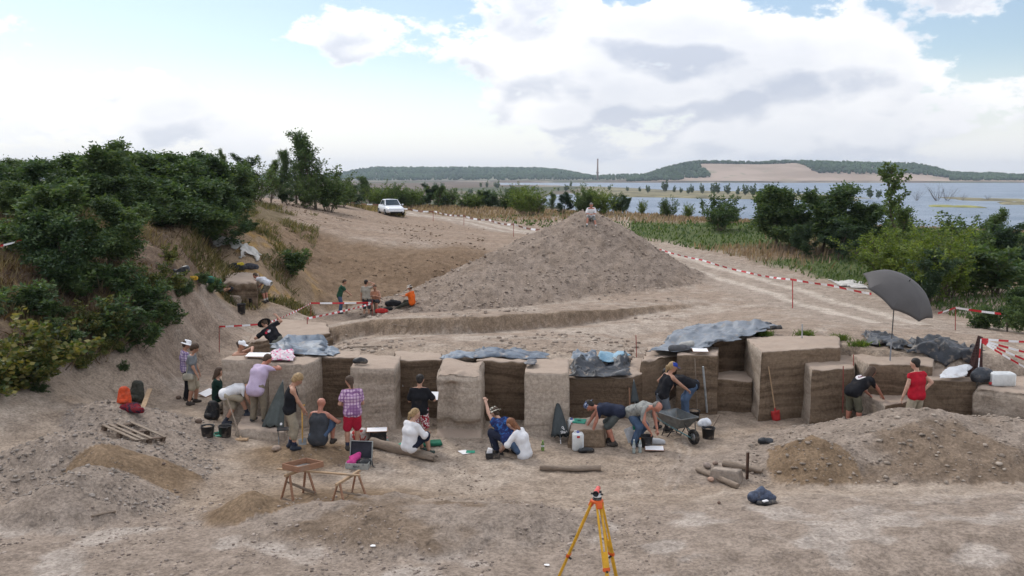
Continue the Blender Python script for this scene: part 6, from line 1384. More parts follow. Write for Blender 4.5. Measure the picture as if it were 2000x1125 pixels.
def build_pallet():
    A, B, C, D = G(222, 822), G(314, 864), G(303, 886), G(204, 842); c = (A+B+C+D)/4; x = ((B-A)+(C-D)).normalized(); y = ((A-D)+(B-C)); y = (y-x*y.dot(x)).normalized(); n = x.cross(y)
    o = empty('pallet', c+n*.0, 0, 'weathered wooden pallet lying on the spoil at the left', 'pallet'); M = Matrix((x, y, n)).transposed(); o.rotation_euler = M.to_euler()
    for yy in (-.36, -.20, 0, .36): MB().box((0, yy, .135), (1.22, .085, .022), None, .003).build('deck_board', W_GREY, o)
    for yy in (-.36, .0, .36): MB().box((0, yy, .012), (1.2, .095, .022), None, .003).build('bottom_board', W_GREY, o)
    for xx in (-.54, 0, .54):
        MB().box((xx, 0, .112), (.09, .8, .022), None, .002).build('stringer', W_DARK, o)
        for yy in (-.35, 0, .35): MB().box((xx, yy, .062), (.1, .09, .078), None, .003).build('block', W_DARK, o)
build_pallet()
def pack(px, py, label, col, w=.30, hgt=.48, d=.20, lean=.15, rz=0., p=None, strap=True, name='rucksack'):
    p = p or G(px, py); m = plain('nylon_'+label[:14].replace(' ', '_'), col, .75, var=.3, sc=12., bump=.3, dirt=.25)
    o = empty(name, p-Vector((0, 0, .02)), rz, label, 'rucksack')
    s = Solid(.016)
    for q in (-1, 1): s.cap((q*w*.28, 0, d*.5), (q*w*.22, lean*hgt, hgt*.80), d*.52, d*.40, .07)
    s.cap((-w*.1, lean*hgt*.9, hgt*.9), (w*.1, lean*hgt*.9, hgt*.9), d*.36, d*.36, .06); v, f = s.mesh(wrinkle=.016, wf=12., cuts=[((0, 0, 0), (0, 0, -1))]); mk('bag_body', v, f, m, o)
    s = Solid(.016); s.cap((-w*.2, -d*.45, hgt*.28), (w*.2, -d*.45, hgt*.28), d*.30, d*.30, .04); v, f = s.mesh(wrinkle=.012, wf=14.); mk('front_pocket', v, f, m, o)
    if strap: MB().tube([(w*.2, d*.25, hgt*.2), (w*.45, d*.3, hgt*.3), (w*.40, d*.35, hgt*.62), (w*.15, d*.3+lean*hgt*.6, hgt*.85)], .016, 6, True, 0, .4).build('shoulder_strap', BLK, o)
    return o
def build_bags():
    pack(243, 790, 'orange red rucksack behind the left spoil heap', (.50, .06, .015), .26, .42, .18, rz=.2); pack(267, 784, 'large dark olive rucksack beside the orange one', (.045, .045, .035), .34, .56, .24, rz=-.2)
    lump('jacket', G(258, 803), [((-.22, .02, .06), (.15, -.06, .08), .09), ((.0, -.1, .06), (.28, -.18, .06), .08), ((-.1, .05, .1), (.1, .02, .12), .08)], cloth('red_black_cloth', (.16, .012, .02), 'patch', (.015, .015, .03)), 'red and black jacket thrown before the rucksacks', 'jacket')
    a, b = G(266, 803), G(294, 790); d = b-a; o = empty('plank', (a+b)/2+Vector((0, 0, .06)), math.atan2(d.y, d.x), 'short pale plank beside the red jacket', 'plank'); MB().box((0, 0, 0), (d.length, .12, .03), None, .003).build('board', W_LIGHT, o)
    pack(414, 818, 'black rucksack in front of the leftmost block', (.012, .012, .014), .34, .44, .24, rz=-.5); lump('bag', G(432, 808)+Vector((0, .1, 0)), [((-.05, 0, .1), (.08, 0, .2), .11), ((0, -.05, .08), (.1, .02, .12), .1)], cloth('brown_bag_cloth', (.13, .10, .075), 'patch', (.03, .025, .02)), 'brown mottled bag behind the black rucksack', 'bag')
    p = G(1489, 984); o = empty('rucksack', p, .25, 'slumped blue black rucksack on the floor at the right', 'rucksack'); nb = plain('nylon_blue', (.06, .075, .115), .6, var=.4, sc=14., bump=.4, dirt=.2); s_ = Solid(.014)
    for cc in (((-.16, .06, .12), (.02, .08, .20), .10, .07), ((.02, .08, .20), (.20, .02, .08), .09, .08), ((-.05, .05, .08), (.18, .04, .06), .10, .08)): s_.cap(*cc, .04)
    v, f = s_.mesh(wrinkle=.035, wf=11., cuts=[((0, 0, 0), (0, 0, -1))]); mk('bag_body', v, f, nb, o); s_ = Solid(.014).cap((-.12, -.10, .05), (.16, -.12, .05), .06, .055); v, f = s_.mesh(wrinkle=.015, wf=14.); mk('base_pocket', v, f, BLK, o)
    MB().tube([(-.14, -.05, .06), (-.24, -.03, .04), (-.32, .0, .02)], .014, 5, True, 0, .4).build('shoulder_strap', BLK, o); MB().tube([(.12, -.12, .08), (.22, -.14, .05), (.26, -.08, .02)], .014, 5, True, 0, .4).build('shoulder_strap', BLK, o); MB().box((-.02, -.13, .105), (.12, .06, .03), Rz(.2), .01).build('paper', WHT, o)
    lump('plastic_bag', G(1496, 866), [((-.12, 0, .05), (.1, .02, .05), .07), ((-.05, .04, .08), (.12, -.02, .03), .05)], tarp_mat('black_sheet', (.014, .016, .02), (.035, .04, .05)), 'crumpled black plastic at the foot of the spoil heap', 'plastic', h=.014, wr=.025)
    q = at_z(703, 712, 1.63); lump('bag', q+Vector((0, .12, 0)), [((-.12, 0, .06), (.10, 0, .05), .075), ((-.05, 0, .1), (.05, 0, .1), .05)], BLK, 'small black bag with a hanging strap on the square pillar', 'bag', h=.014); MB().tube([q+Vector((-.05, .04, .04)), q+Vector((-.04, -.03, -.02)), q+Vector((.0, -.05, -.13)), q+Vector((.05, -.045, -.06)), q+Vector((.06, .0, .02))], .008, 5).build('strap', BLK, bpy.data.objects[-1] if False else None) if False else None
    lump('bag', at_z(1330, 690, 1.56)+Vector((0, .25, 0)), [((-.2, 0, .08), (.1, .05, .08), .10), ((.05, .1, .08), (.25, .1, .06), .08)], cloth('grey_bag_cloth', (.10, .10, .105)), 'grey bag lying on the boarded block', 'bag')
    lump('bag', G(1345, 690) if False else at_z(1345, 684, 1.58)+Vector((0, .4, 0)), [((-.1, 0, .06), (.15, 0, .1), .09)], cloth('pale_bag_cloth', (.42, .40, .37)), 'pale bag behind the grey bag on the boarded block', 'bag')
    lump('satchel', Vector(PEOPLE[1].location)+Vector((-.02, -.22, .72)), [((-.10, 0, .06), (.10, 0, .06), .07), ((-.10, 0, .14), (.10, 0, .14), .05)], cloth('satchel_canvas', (.33, .30, .24)), 'beige canvas satchel hanging at the hip of the grey polo', 'bag', R(-10), flatten=False)
    o = Vector(PEOPLE[1].location); tag(MB().tube([o+Vector((-.08, -.20, .86)), o+Vector((-.02, -.19, 1.15)), o+Vector((.05, -.06, 1.47)), o+Vector((.08, .08, 1.40))], .014, 5, True, 0, .3).build('strap', cloth('satchel_canvas', (.33, .30, .24))), 'shoulder strap of the beige satchel', 'strap')
    lump('bag', G(700, 866)+Vector((0, .25, 0)), [((-.15, 0, .1), (.12, .02, .1), .13), ((-.05, 0, .2), (.08, 0, .2), .1)], cloth('red_white_cloth', (.55, .50, .47), 'patch', (.40, .05, .04)), 'red and white cloth bag beside the black crate', 'bag')
    o = empty('crate', G(735, 872)+Vector((0, .35, 0)), .15, 'black plastic crate under a drawing board', 'crate'); b = MB()
    for (c, d) in (((0, -.15, .14), (.36, .012, .28)), ((0, .15, .14), (.36, .012, .28)), ((-.18, 0, .14), (.012, .3, .28)), ((.18, 0, .14), (.012, .3, .28)), ((0, 0, .01), (.34, .28, .02))): b.box(c, d)
    b.build('walls', BLK, o); b = MB()
    for k in (-1, 1): b.box((0, k*.157, .275), (.39, .02, .03), None, .004); b.box((k*.187, 0, .275), (.02, .30, .03), None, .004)
    b.build('rim', BLK, o)
    board(Vector(o.location)+Vector((-.03, -.02, .295)), .50, .36, .12, 'drawing board lying on the black crate')
build_bags()
def build_boards():
    board(at_z(504, 694, 1.70)+Vector((0, .02, 0)), .62, .36, -.05, 'drawing board on the leftmost block, before the white cap', (.10, 0))
    board(at_z(1369, 686, 1.62)+Vector((0, .1, 0)), .42, .34, -.08, 'drawing board on the block beside the grey bag', (.08, 0))
    board(G(1278, 879)+Vector((0, 0, .03)), .44, .34, -.1, 'drawing board on the floor behind the two bottles'); board(G(406, 772)+Vector((0, 0, .07)), .42, .40, -.7, 'drawing board on the ground behind the grey polo', (.25, .1))
    board(G(1009, 880)+Vector((-.05, .02, .47)), .48, .36, R(60), 'drawing board on the knees of the red-haired woman', (.45, .0))
    a = Vector(PEOPLE[11].location); m = MB(); m.box(a+Vector((.30, .30, 1.13)), (.20, .28, .006), Rx(.5)); tag(m.build('notepad', WHT), 'white notepad held by the man in floral shorts', 'notepad')
    b = board(at_z(455, 566, hz(at_y(455, 566, 38.5).x, 38.5)+.1), .55, .2, .0, 'white board at the edge of the ledge'); b['category'] = 'drawing board'
    p = G(912, 884); o = empty('paper_sheet', p+Vector((0, 0, .02)), .2, 'white paper with a green folder on the floor before the eroded pillar', 'paper'); MB().box((-.06, 0, 0), (.20, .28, .004), Rz(.3)).build('sheet', WHT, o); MB().box((.08, -.02, .006), (.20, .18, .006), Rz(-.25)).build('folder', GRN, o)
    q = at_z(789, 757, 1.0); 
    w = at_y(789, 750, 22.62); o = MB(); o.box(w, (.07, .006, .13), None, .002); tag(o.build('label_tag', WHT), 'small white tag pinned to the back wall beside the square pillar', 'tag')
    for px, py, l, rz in ((1852, 727, 'white paper scrap on the ground left of the dark cloth', .3), (1068, 1106, 'white paper scrap on the near ground left of the tripod', .8), (729, 1068, 'torn pale paper scrap in the near ground', 1.2)):
        p = G(px, py); v = np.random.RandomState(px); m = MB(); m.add([p+Vector((math.cos(a+rz)*.055*(.6+.4*v.rand()), math.sin(a+rz)*.045*(.6+.5*v.rand()), .015+.012*v.rand())) for a in np.linspace(0, 5.5, 7)]+[p+Vector((0, 0, .025))], [(7, i, (i+1) % 7) for i in range(7)]); tag(m.build('paper_scrap', WHT, None, True), l, 'paper')
build_boards()
def cyl_bottle(px, py, label, col, r=.038, h=.28, cap=(.1, .2, .5), p=None):
    p = p or G(px, py); o = empty('bottle', p, 0, label, 'bottle', 'plastic bottles'); m = plain('bottle_'+label[:10].replace(' ', '_'), col, .15, var=.1, spec=.5, trans=.6)
    MB().lathe([(.001, 0), (r*.9, 0), (r, .01), (r, h*.3), (r*.93, h*.34), (r, h*.38), (r, h*.62), (r*.5, h*.84), (r*.38, h*.88), (r*.38, h*.95), (.001, h*.95)], 16).build('body', m, o, True)
    MB().lathe([(r*.42, h*.93), (r*.42, h), (.001, h)], 12).build('screw_cap', plain('cap_%d' % int(cap[0]*99+cap[2]*9), cap, .5), o); MB().lathe([(r*1.01, h*.40), (r*1.01, h*.58)], 16).build('paper_label', plain('bottle_label', (.55, .58, .60), .6), o, True); return o
def canister(p, label, w, d, h, rz, lying=False, cap=(.45, .03, .03)):
    o = empty('canister', p, rz, label, 'canister'); s = Solid(.018); q = .05
    for a in (-1, 1):
        for b in (-1, 1): s.cap((a*(w/2-q), b*(d/2-q), q), (a*(w/2-q), b*(d/2-q), h-q), q, q, .02)
    v, f = s.mesh(); me = MB().box((0, 0, h/2), (w, d, h), None, .035).build('body', CLEARP, o, True)
    autosmooth(me, 50)
    if lying: MB().tube([(-w/2-.0, -d*.3, .06), (-w/2-.05, -d*.3, .06)], [.035, .035], 12).build('screw_cap', REDP, o); MB().box((0, 0, h+.0), (w*.5, .03, .03), None, .01).build('grip', CLEARP, o)
    else:
        MB().tube([(0, 0, h), (0, 0, h+.035)], [.035, .035], 12).build('screw_cap', plain('canister_cap', (.10, .12, .35), .5), o); MB().box((0, -d/2-.002, h*.82), (.07, .006, .05), None, .002).build('sticker', REDP, o); MB().tube([(-w*.3, 0, h-.01), (-w*.3, 0, h+.04), (-w*.1, 0, h+.04)], .014, 6).build('grip', CLEARP, o)
    return o
def build_vessels():
    bucket(406, 852, 'black bucket on the open floor left of the broom', soil=.8); bucket(440, 852, 'black bucket half hidden behind the broom handle, beside the step'); bucket(1383, 856, 'black bucket holding a white bag and a tool', .16, .28, soil=.7); bucket(1354, 820, 'black bucket full of soil behind the wheelbarrow', .17, .27, soil=.9); bucket(1697, 836, 'black bucket before the low bench, under the long-haired man', p=at_z(1697, 833, .02), r=.18); bucket(1262, 872, 'black bucket under the balding man'); bucket(531, 590, 'black bucket beside the camouflage shorts on the ledge', .17, .2); bucket(472, 612, 'dark bucket standing in the ledge gully', .17, .42); bucket(491, 598, 'slim dark bucket on the far side of the gully', .12, .36)
    lump('plastic_bag', G(1379, 852)+Vector((-.02, .05, .24)), [((-.10, 0, .05), (.06, 0, .08), .09), ((-.05, 0, .12), (.02, 0, .14), .07)], cloth('white_plastic', (.68, .69, .72), var=.05), 'white plastic bag stuffed in the black bucket', 'bag', wr=.02)
    stick('trowel_handle', G(1388, 852)+Vector((.02, .04, .15)), G(1402, 845)+Vector((.06, .1, .42)), .012, W_DARK, 'wooden tool handle sticking out of the black bucket', 'tool')
    o = empty('dustpan', G(428, 851), .3, 'green dustpan between the two left buckets', 'dustpan'); MB().box((0, 0, .012), (.22, .18, .012), None, .003).box((0, .09, .04), (.22, .012, .06)).box((-.11, 0, .03), (.012, .18, .04)).box((.11, 0, .03), (.012, .18, .04)).build('pan', GRN, o); MB().box((.0, .16, .06), (.03, .14, .02), Rx(.2), .005).build('handle', GRN, o)
    canister(G(1129, 882)+Vector((0, .1, 0)), 'white upright canister with red sticker beside the lettered umbrella', .26, .20, .42, .05); canister(G(1118, 868)+Vector((0, .45, 0)), 'white jug behind the upright canister', .18, .16, .48, .3)
    o = empty('lidded_box', G(1132, 868)+Vector((.02, .40, 0)), -.25, 'pale box with a green lid behind the upright canister', 'box'); MB().box((0, 0, .22), (.28, .22, .44), None, .02).build('box_body', CLEARP, o); MB().box((0, 0, .455), (.31, .25, .03), Rx(.12), .01).build('lid', GRN, o); MB().box((0, -.02, .478), (.08, .05, .014), Rx(.12), .004).build('grip', plain('dark_green_plastic', (.015, .12, .08), .5), o)
    lump('bag', G(1146, 884), [((-.15, 0, .04), (.12, .0, .05), .05), ((-.05, .05, .06), (.08, .03, .06), .05)], BLK, 'flat black bag lying before the upright canister', 'bag'); 
    c = at_z(1962, 755, 1.20)+Vector((0, .15, 0)); canister(c, 'big white canister lying on the wall at the right edge', .56, .32, .32, -.06, True)
    cyl_bottle(1238, 885, 'clear bottle, left of the pair on the floor', (.60, .68, .66), h=.32, cap=(.55, .6, .62)); cyl_bottle(1250, 884, 'clear bottle with orange cap, right of the pair on the floor', (.62, .66, .70), h=.34, cap=(.65, .25, .06)); cyl_bottle(1060, 880, 'green bottle beside the lettered umbrella', (.25, .42, .12), h=.24, cap=(.3, .5, .1)); cyl_bottle(757, 872, 'clear bottle with pink cap behind the split log', (.66, .63, .66), h=.22, cap=(.6, .2, .2)); cyl_bottle(457, 560, 'white bottle standing on the ledge', (.7, .7, .72), .06, .36, (.7, .7, .7), p=at_z(457, 562, hz(at_y(457, 562, 38.9).x, 38.9)))
    o = empty('basket', G(962, 893), .1, 'black tool basket with white paper before the blue jacket', 'basket'); b = MB()
    for (cc, d) in (((0, -.1, .06), (.3, .01, .12)), ((0, .1, .06), (.3, .01, .12)), ((-.15, 0, .06), (.01, .2, .12)), ((.15, 0, .06), (.01, .2, .12)), ((0, 0, .008), (.29, .19, .012))): b.box(cc, d)
    b.build('tray', BLK, o); MB().tube([(0, -.1, .12), (0, -.09, .28), (0, .09, .28), (0, .1, .12)], .009, 6).build('handle', BLK, o); MB().box((-.06, 0, .13), (.12, .10, .14), Ry(.3)).build('paper', WHT, o)
    o = empty('kneeling_pad', G(796, 884)+Vector((.05, .05, .02)), R(-30), 'green kneeling pad under the woman in the blouse', 'pad'); MB().box((0, 0, .0), (.5, .3, .04), None, .012).build('foam', GRN, o); o.location.z = at_z(796, 884, .18).z
    o = empty('kneeling_pad', G(838, 874)+Vector((.05, .15, .06)), R(12), 'dark green pad in the bay beside the floral shorts', 'pad'); MB().box((0, 0, 0), (.46, .3, .08), None, .02).build('foam', plain('dark_green_foam', (.015, .12, .07), .8), o)
    p = G(1243, 868); o = empty('plastic_holder', p+Vector((-.02, -.05, .0)), .2, 'green plastic sieve box held over the bucket', 'box'); b = MB(); b.box((0, 0, .48), (.17, .05, .22), None, .01); b.build('holder', GRN, o)
    MB().box((-.14, .0, .26), (.22, .006, .36), Ry(-.35)).build('plastic_sheet', plain('grey_sheet', (.45, .45, .46), .6), o)
    lump('plastic_bag', G(1281, 867), [((-.14, 0, .04), (.16, 0, .04), .07), ((-.05, .05, .07), (.08, .03, .06), .06)], cloth('grey_plastic', (.42, .42, .43), var=.08), 'pale grey plastic bag behind the floor drawing board', 'bag')
build_vessels()
def closed_umbrella(a, b, r, label, mat, folds=9, text=False, seed=0):
    """folded canopy: apex a (tip), mouth centre b"""
    a, b = Vector(a), Vector(b); d = (b-a).normalized(); s = d.cross(Vector((0, 1, 0))).normalized(); u = s.cross(d).normalized(); L = (b-a).length
    o = empty('umbrella', b, 0, label, 'umbrella', 'parasols of the dig'); V = []; F = []; n = folds*4; m = 14
    for i in range(m):
        t = i/(m-1); rr = .012+r*t**.85*(1-.12*t*t)
        for k in range(n):
            g = 6.2832*k/n; q = rr*(1+.20*t*math.cos(folds*g+1.2*t+seed)); V.append(a+d*L*(t+(.03*math.cos(folds*g) if i == m-1 else 0))+(s*math.cos(g)+u*math.sin(g)*.6)*q-b)
    for i in range(m-1):
        for k in range(n): F.append((i*n+k, i*n+(k+1) % n, (i+1)*n+(k+1) % n, (i+1)*n+k))
    cp = mk('canopy', V, F, mat, o); md = cp.modifiers.new('t', 'SOLIDIFY'); md.thickness = .006
    MB().tube([a-d*.06-b, a+d*.02-b], [.006, .016], 8).build('ferrule', STEEL, o); MB().tube([a+d*.1-b, b+d*.10-b], .011, 8).build('shaft', STEEL, o); MB().tube([b+d*.10-b, b+d*.19-b], [.015, .013], 8).build('grip', WHP, o)
    return o, a, d, s, u, L
def text_mesh(txt, size, name, mat, parent, place):
    cu = bpy.data.curves.new('t', 'FONT'); cu.body = txt; cu.size = size; cu.align_x = 'CENTER'; cu.align_y = 'CENTER'; cu.offset = size*.015
    t = bpy.data.objects.new('t', cu); COL.objects.link(t); bpy.context.view_layer.update(); me = t.to_mesh()
    V = [place(v.co.x, v.co.y) for v in me.vertices]; F = [tuple(p.vertices) for p in me.polygons]; t.to_mesh_clear(); bpy.data.objects.remove(t); return mk(name, V, F, mat, parent, False)
def build_umbrellas():
    gm = cloth('slate_canopy', (.060, .068, .070), var=.15); dm = cloth('grey_green_canopy', (.085, .095, .09), var=.15)
    A = at_y(1089, 783, 20.98); B = Vector((at_y(1094, 872, 20.55).x, 20.55, .17)); o, a, d, s, u, L = closed_umbrella(A, B, .20, 'closed slate umbrella with white lettering leaning on the straight pillar', gm, 8, True)
    cam_ = Vector((0, 0, CAMZ)); cp = child(o, 'canopy'); bvh = BVHTree.FromPolygons([v.co for v in cp.data.vertices], [tuple(p.vertices) for p in cp.data.polygons])
    n = Vector((0, -1, .12)).normalized(); rgt = Vector((.98, 0, .17)).normalized(); upv = Vector((-.17, .1, .98)).normalized(); c0 = (a+d*L*.80+Vector((.085, 0, 0)))-b_(o)
    def place(x, y):
        q = c0+rgt*x+upv*y+n*.5; h = bvh.ray_cast(q, -n); return (h[0]+n*.014) if h[0] else c0+rgt*x+upv*y+n*.10
    text_mesh('Shak', .085, 'lettering', WHP, o, lambda x, y: place(x, y-.055))
    P, F = disc(.026, 16, 2, 1., -.012, .045, .015); mk('emblem_ring', [place(x, y) for x, y in P], F, WHP, o); P, F = disc(.017, 14, 2, 1., .012, .005, .009); mk('emblem_ring', [place(x, y) for x, y in P], F, WHP, o)
    A = at_y(552, 746, 21.75); B = Vector((at_y(534, 860, 21.1).x, 21.1, .20)); o, *_ = closed_umbrella(A, B, .25, 'closed grey green umbrella leaning on the pink-cloth block', dm, 7, seed=1.)
    P, F = disc(.028, 12, 2, 1., 0, 0, 0.); cp = child(o, 'canopy'); bv2 = BVHTree.FromPolygons([v.co for v in cp.data.vertices], [tuple(p.vertices) for p in cp.data.polygons]); q0 = at_y(552, 830, 21.0)-Vector(o.location)
    V = []
    for x, y in P:
        h = bv2.ray_cast(q0+Vector((x-.06, -.6, y)), Vector((0, 1, 0))); V.append((h[0]+Vector((0, -.012, 0))) if h[0] else q0+Vector((x-.06, 0, y)))
    mk('emblem', V, F, WHP, o)
    st = empty('folding_stool', G(552, 868)+Vector((0, .12, 0)), .2, 'black folding stool with steel legs at the closed green umbrella', 'stool'); MB().box((0, 0, .34), (.30, .26, .025), None, .008).build('seat', BLK, st)
    for x in (-1, 1):
        for y in (-1, 1): MB().tube([(x*.13, y*.11, .33), (-x*.05+x*.16, -y*.11, .0)], .009, 6).build('leg', STEEL, st)
    A = at_y(1238, 745, 22.45); B = Vector((at_y(1240, 792, 22.2).x, 22.2, .55)); closed_umbrella(A, B, .09, 'slim dark umbrella leaning on the low section wall', gm, 6)
    stick('plank', Vector((at_y(1230, 795, 22.3).x, 22.3, .4)), at_y(1229, 757, 22.45), .02, W_RED, 'narrow reddish lath beside the slim umbrella', 'lath')
    # open parasol
    base = at_z(1738, 706, 1.52); ap = at_y(1776, 549, 22.9); ax = Vector((.40, -.46, .86)).normalized(); o = empty('umbrella', base, 0, 'large open dark umbrella tilted on its pole at the right', 'umbrella', 'parasols of the dig'); off = -base
    um = plain('charcoal_canopy', (.085, .078, .076), .7, var=.06, sc=3.); rt = ax.cross(Vector((0, 1, 0))).normalized(); up = rt.cross(ax); n = 8; sub = 6; m = 12; Rr = 1.02; V = []; F = []
    for i in range(m+1):
        t = i/m
        for k in range(n*sub):
            g = 6.2832*(k/(n*sub))+.35; w = abs(((k % sub)/sub)*2-1); cr = 1-(1-w*w)*.10*t; V.append(ap+off+(rt*math.cos(g)+up*math.sin(g))*Rr*math.sin(t*1.12)/math.sin(1.12)*cr-ax*(.50*(1-math.cos(t*1.25))/(1-math.cos(1.25)))-ax*(-.03*(1-w*w)*t))
    N = n*sub
    for i in range(m):
        for k in range(N): F.append((i*N+k, i*N+(k+1) % N, (i+1)*N+(k+1) % N, (i+1)*N+k))
    c = mk('canopy', V, F, um, o); md = c.modifiers.new('t', 'SOLIDIFY'); md.thickness = .008; autosmooth(c, 12)
    for k in range(n):
        g = 6.2832*k/n+.35; pts = [ap+off+(rt*math.cos(g)+up*math.sin(g))*Rr*math.sin(t*1.12)/math.sin(1.12)*.985-ax*(.50*(1-math.cos(t*1.25))/(1-math.cos(1.25))+.018) for t in [q/6 for q in range(7)]]; MB().tube(pts, .006, 5).build('rib', STEEL, o)
    MB().tube([ap+off, ap+off+ax*.05], [.018, .012], 8).build('finial', BLK, o)
    mid = ap-ax*.62; top = base.lerp(mid, .80); MB().tube([base+off-Vector((0, 0, .15)), base.lerp(top, .45)+off], .020, 8).build('ground_spike', plain('grey_pole', (.22, .22, .23), .5, .4), o); MB().tube([base.lerp(top, .42)+off, mid+off, ap+off-ax*.02], .014, 8).build('shaft', BLK, o)
def b_(o): return Vector(o.location)
build_umbrellas()
def tool(label, top, bot, kind, mat=W_LIGHT, r=.017, name='shovel', blade=REDP, group='long-handled digging tools'):
    top, bot = Vector(top), Vector(bot); d = (bot-top).normalized(); o = empty(name, bot, 0, label, name, group); s = d.cross(Vector((0, 1, 0))).normalized(); f = s.cross(d).normalized()
    L = (bot-top).length; M = Matrix((s, f, d)).transposed()
    if kind == 'shovel':
        MB().tube([top-bot, -d*.24], r, 8).build('shaft', mat, o)
        b = MB(); w, h = .115, .28; vs = []; 
        for i in range(6):
            t = i/5
            for k in range(7): x = (k/6*2-1); vs.append(-d*.26+d*h*t+s*x*w*(1 if t < .8 else .88)+f*(.03*x*x-.015+.02*math.sin(t*3)))
        b.add(vs, [(i*7+k, i*7+k+1, (i+1)*7+k+1, (i+1)*7+k) for i in range(5) for k in range(6)]); bo = b.build('blade', blade, o, True); bo.modifiers.new('t', 'SOLIDIFY').thickness = .006
        MB().tube([-d*.34, -d*.20], [.022, .03], 8).build('socket', blade, o)
    elif kind == 'tgrip':
        MB().tube([top-bot, -d*.02], r, 8).build('shaft', mat, o); MB().tube([top-bot-s*.07, top-bot+s*.07], .018, 8).build('t_grip', mat, o); MB().box(-d*.0, (.18, .02, .24), M, .004).build('blade', STEEL, o)
    elif kind == 'broom':
        MB().tube([top-bot, -d*.05], r, 8).build('shaft', mat, o); MB().box((0, 0, .02), (.30, .16, .04), Rz(.1), .008).build('head', W_LIGHT, o); MB().tube([-d*.12, -d*.02], [.022, .03], 8).build('socket', W_LIGHT, o); MB().box((0, 0, -.005), (.27, .13, .03), Rz(.1)).build('bristles', W_DARK, o)
    return o
def build_tools():
    tool('wooden broom with flat head leaning by the earth step', at_y(443, 777, 21.6), G(472, 860), 'broom', W_GREY, .016, 'broom')
    tool('shovel with red blade leaning on the big banded block', at_y(1501, 716, 22.75), G(1517, 822)+Vector((0, 0, .02)), 'shovel', W_LIGHT)
    tool('shovel held by the blonde woman, wooden T grip', at_y(590, 792, 20.35), G(591, 868)+Vector((0, 0, .02)), 'tgrip', W_YEL)
    stick('measuring_staff', at_z(1379, 803, .0)-Vector((0,.12,0)), at_y(1373, 716, 23.05), .028, plain('grey_tube', (.40, .42, .43), .4, .3), 'light grey tube leaning in the bay beside the boarded block', 'tube'); 
    stick('lath', at_z(1362, 805, .0), at_y(1357, 700, 23.15), .014, W_GREY, 'thin wooden lath standing against the boarded block', 'lath'); stick('lath', G(484, 575), at_y(486, 548, G(484, 575).y), .022, W_LIGHT, 'upright pale handle on the far ledge', 'handle')
    for (px, y0, y1, Y, l) in ((1646, 715, 806, 22.35, 'red rod standing before the stepped block'), (1666, 693, 730, 22.9, 'dark red rod at the corner of the stepped block')): b = at_y(px, y1, Y); stick('rod', b, at_y(px+1, y0, Y), .012, RUST, l, 'rod', 6)
    b = G(1243, 698); stick('rod', b, at_y(1242, 655, b.y), .012, RUST, 'red rod standing left of the big grey tarpaulin', 'rod', 6)
    b = G(1566, 668); stick('stake', b, at_y(1567, 633, b.y), .022, plain('grey_stake', (.36, .36, .36), .6), 'short grey stake on the plateau behind the big block', 'stake', 6)
    for px, py, l in ((1209, 418, 'right'), (1203, 419, 'left')): b = G(px, py+12); stick('stake', b, at_y(px, py, b.y), .03, W_DARK, l+' one of two dark short stakes beyond the seated man', 'stake', 6, 'dark stakes by the heap')
    for (a, b, l) in ((G(678, 681), G(745, 679), 'long lath lying on the bench behind the blocks'), (G(768, 636), G(796, 640), 'pale lath lying at the foot of the heap'), (G(1182, 905) if False else G(818, 641), G(840, 640), 'short pale lath right of the longer one'), (G(178, 1012), G(226, 1002), 'dry stick on the near ground at the left')): stick('lath', a+Vector((0, 0, .04)), b+Vector((0, 0, .04)), .022, W_GREY, l, 'lath', 5)
    # ranging pole with hanging cloth, right edge
    top = at_y(1916, 662, 22.0); bot = at_y(1903, 812, 21.55); o = empty('ranging_pole', bot, 0, 'red and white ranging pole leaning at the right wall', 'pole'); n = 8
    for k in range(n): MB().tube([bot.lerp(top, k/n)-bot, bot.lerp(top, (k+1)/n)-bot], .015, 8).build('band', (REDP if k % 2 == 0 else WHP), o)
    cm = cloth('dark_plaid', (.045, .025, .022), 'check', (.09, .05, .045)); V = []; F = []; nx, ny = 16, 22
    a, b = at_y(1910, 655, 22.05), at_y(1919, 658, 22.1); c, d = at_y(1920, 736, 22.15), at_y(1886, 737, 22.0)
    for j in range(ny):
        for i in range(nx):
            u, v = i/(nx-1), j/(ny-1); p = a.lerp(b, u).lerp(d.lerp(c, u), v); p.y += .05*math.sin(u*14+v*2)*v; V.append(p)
    for j in range(ny-1):
        for i in range(nx-1): F.append((j*nx+i, j*nx+i+1, (j+1)*nx+i+1, (j+1)*nx+i))
    o = mk('hanging_cloth', V, F, cm); o.modifiers.new('t', 'SOLIDIFY').thickness = .01; tag(o, 'dark brown cloth hanging from the ranging pole', 'cloth')
    for k, (px, py) in enumerate(((2010, 668), (2010, 690), (2010, 706), (2010, 722))): tape([top+Vector((0, 0, -.02*k)), at_y(px, py, 21.6-.25*k)], 'striped tape fanning from the ranging pole to the right edge, number %s from the top' % ('one', 'two', 'three', 'four')[k] if False else ('topmost', 'second', 'third', 'lowest')[k]+' of the striped tapes fanning out from the ranging pole', .22, .05, .05)
build_tools()
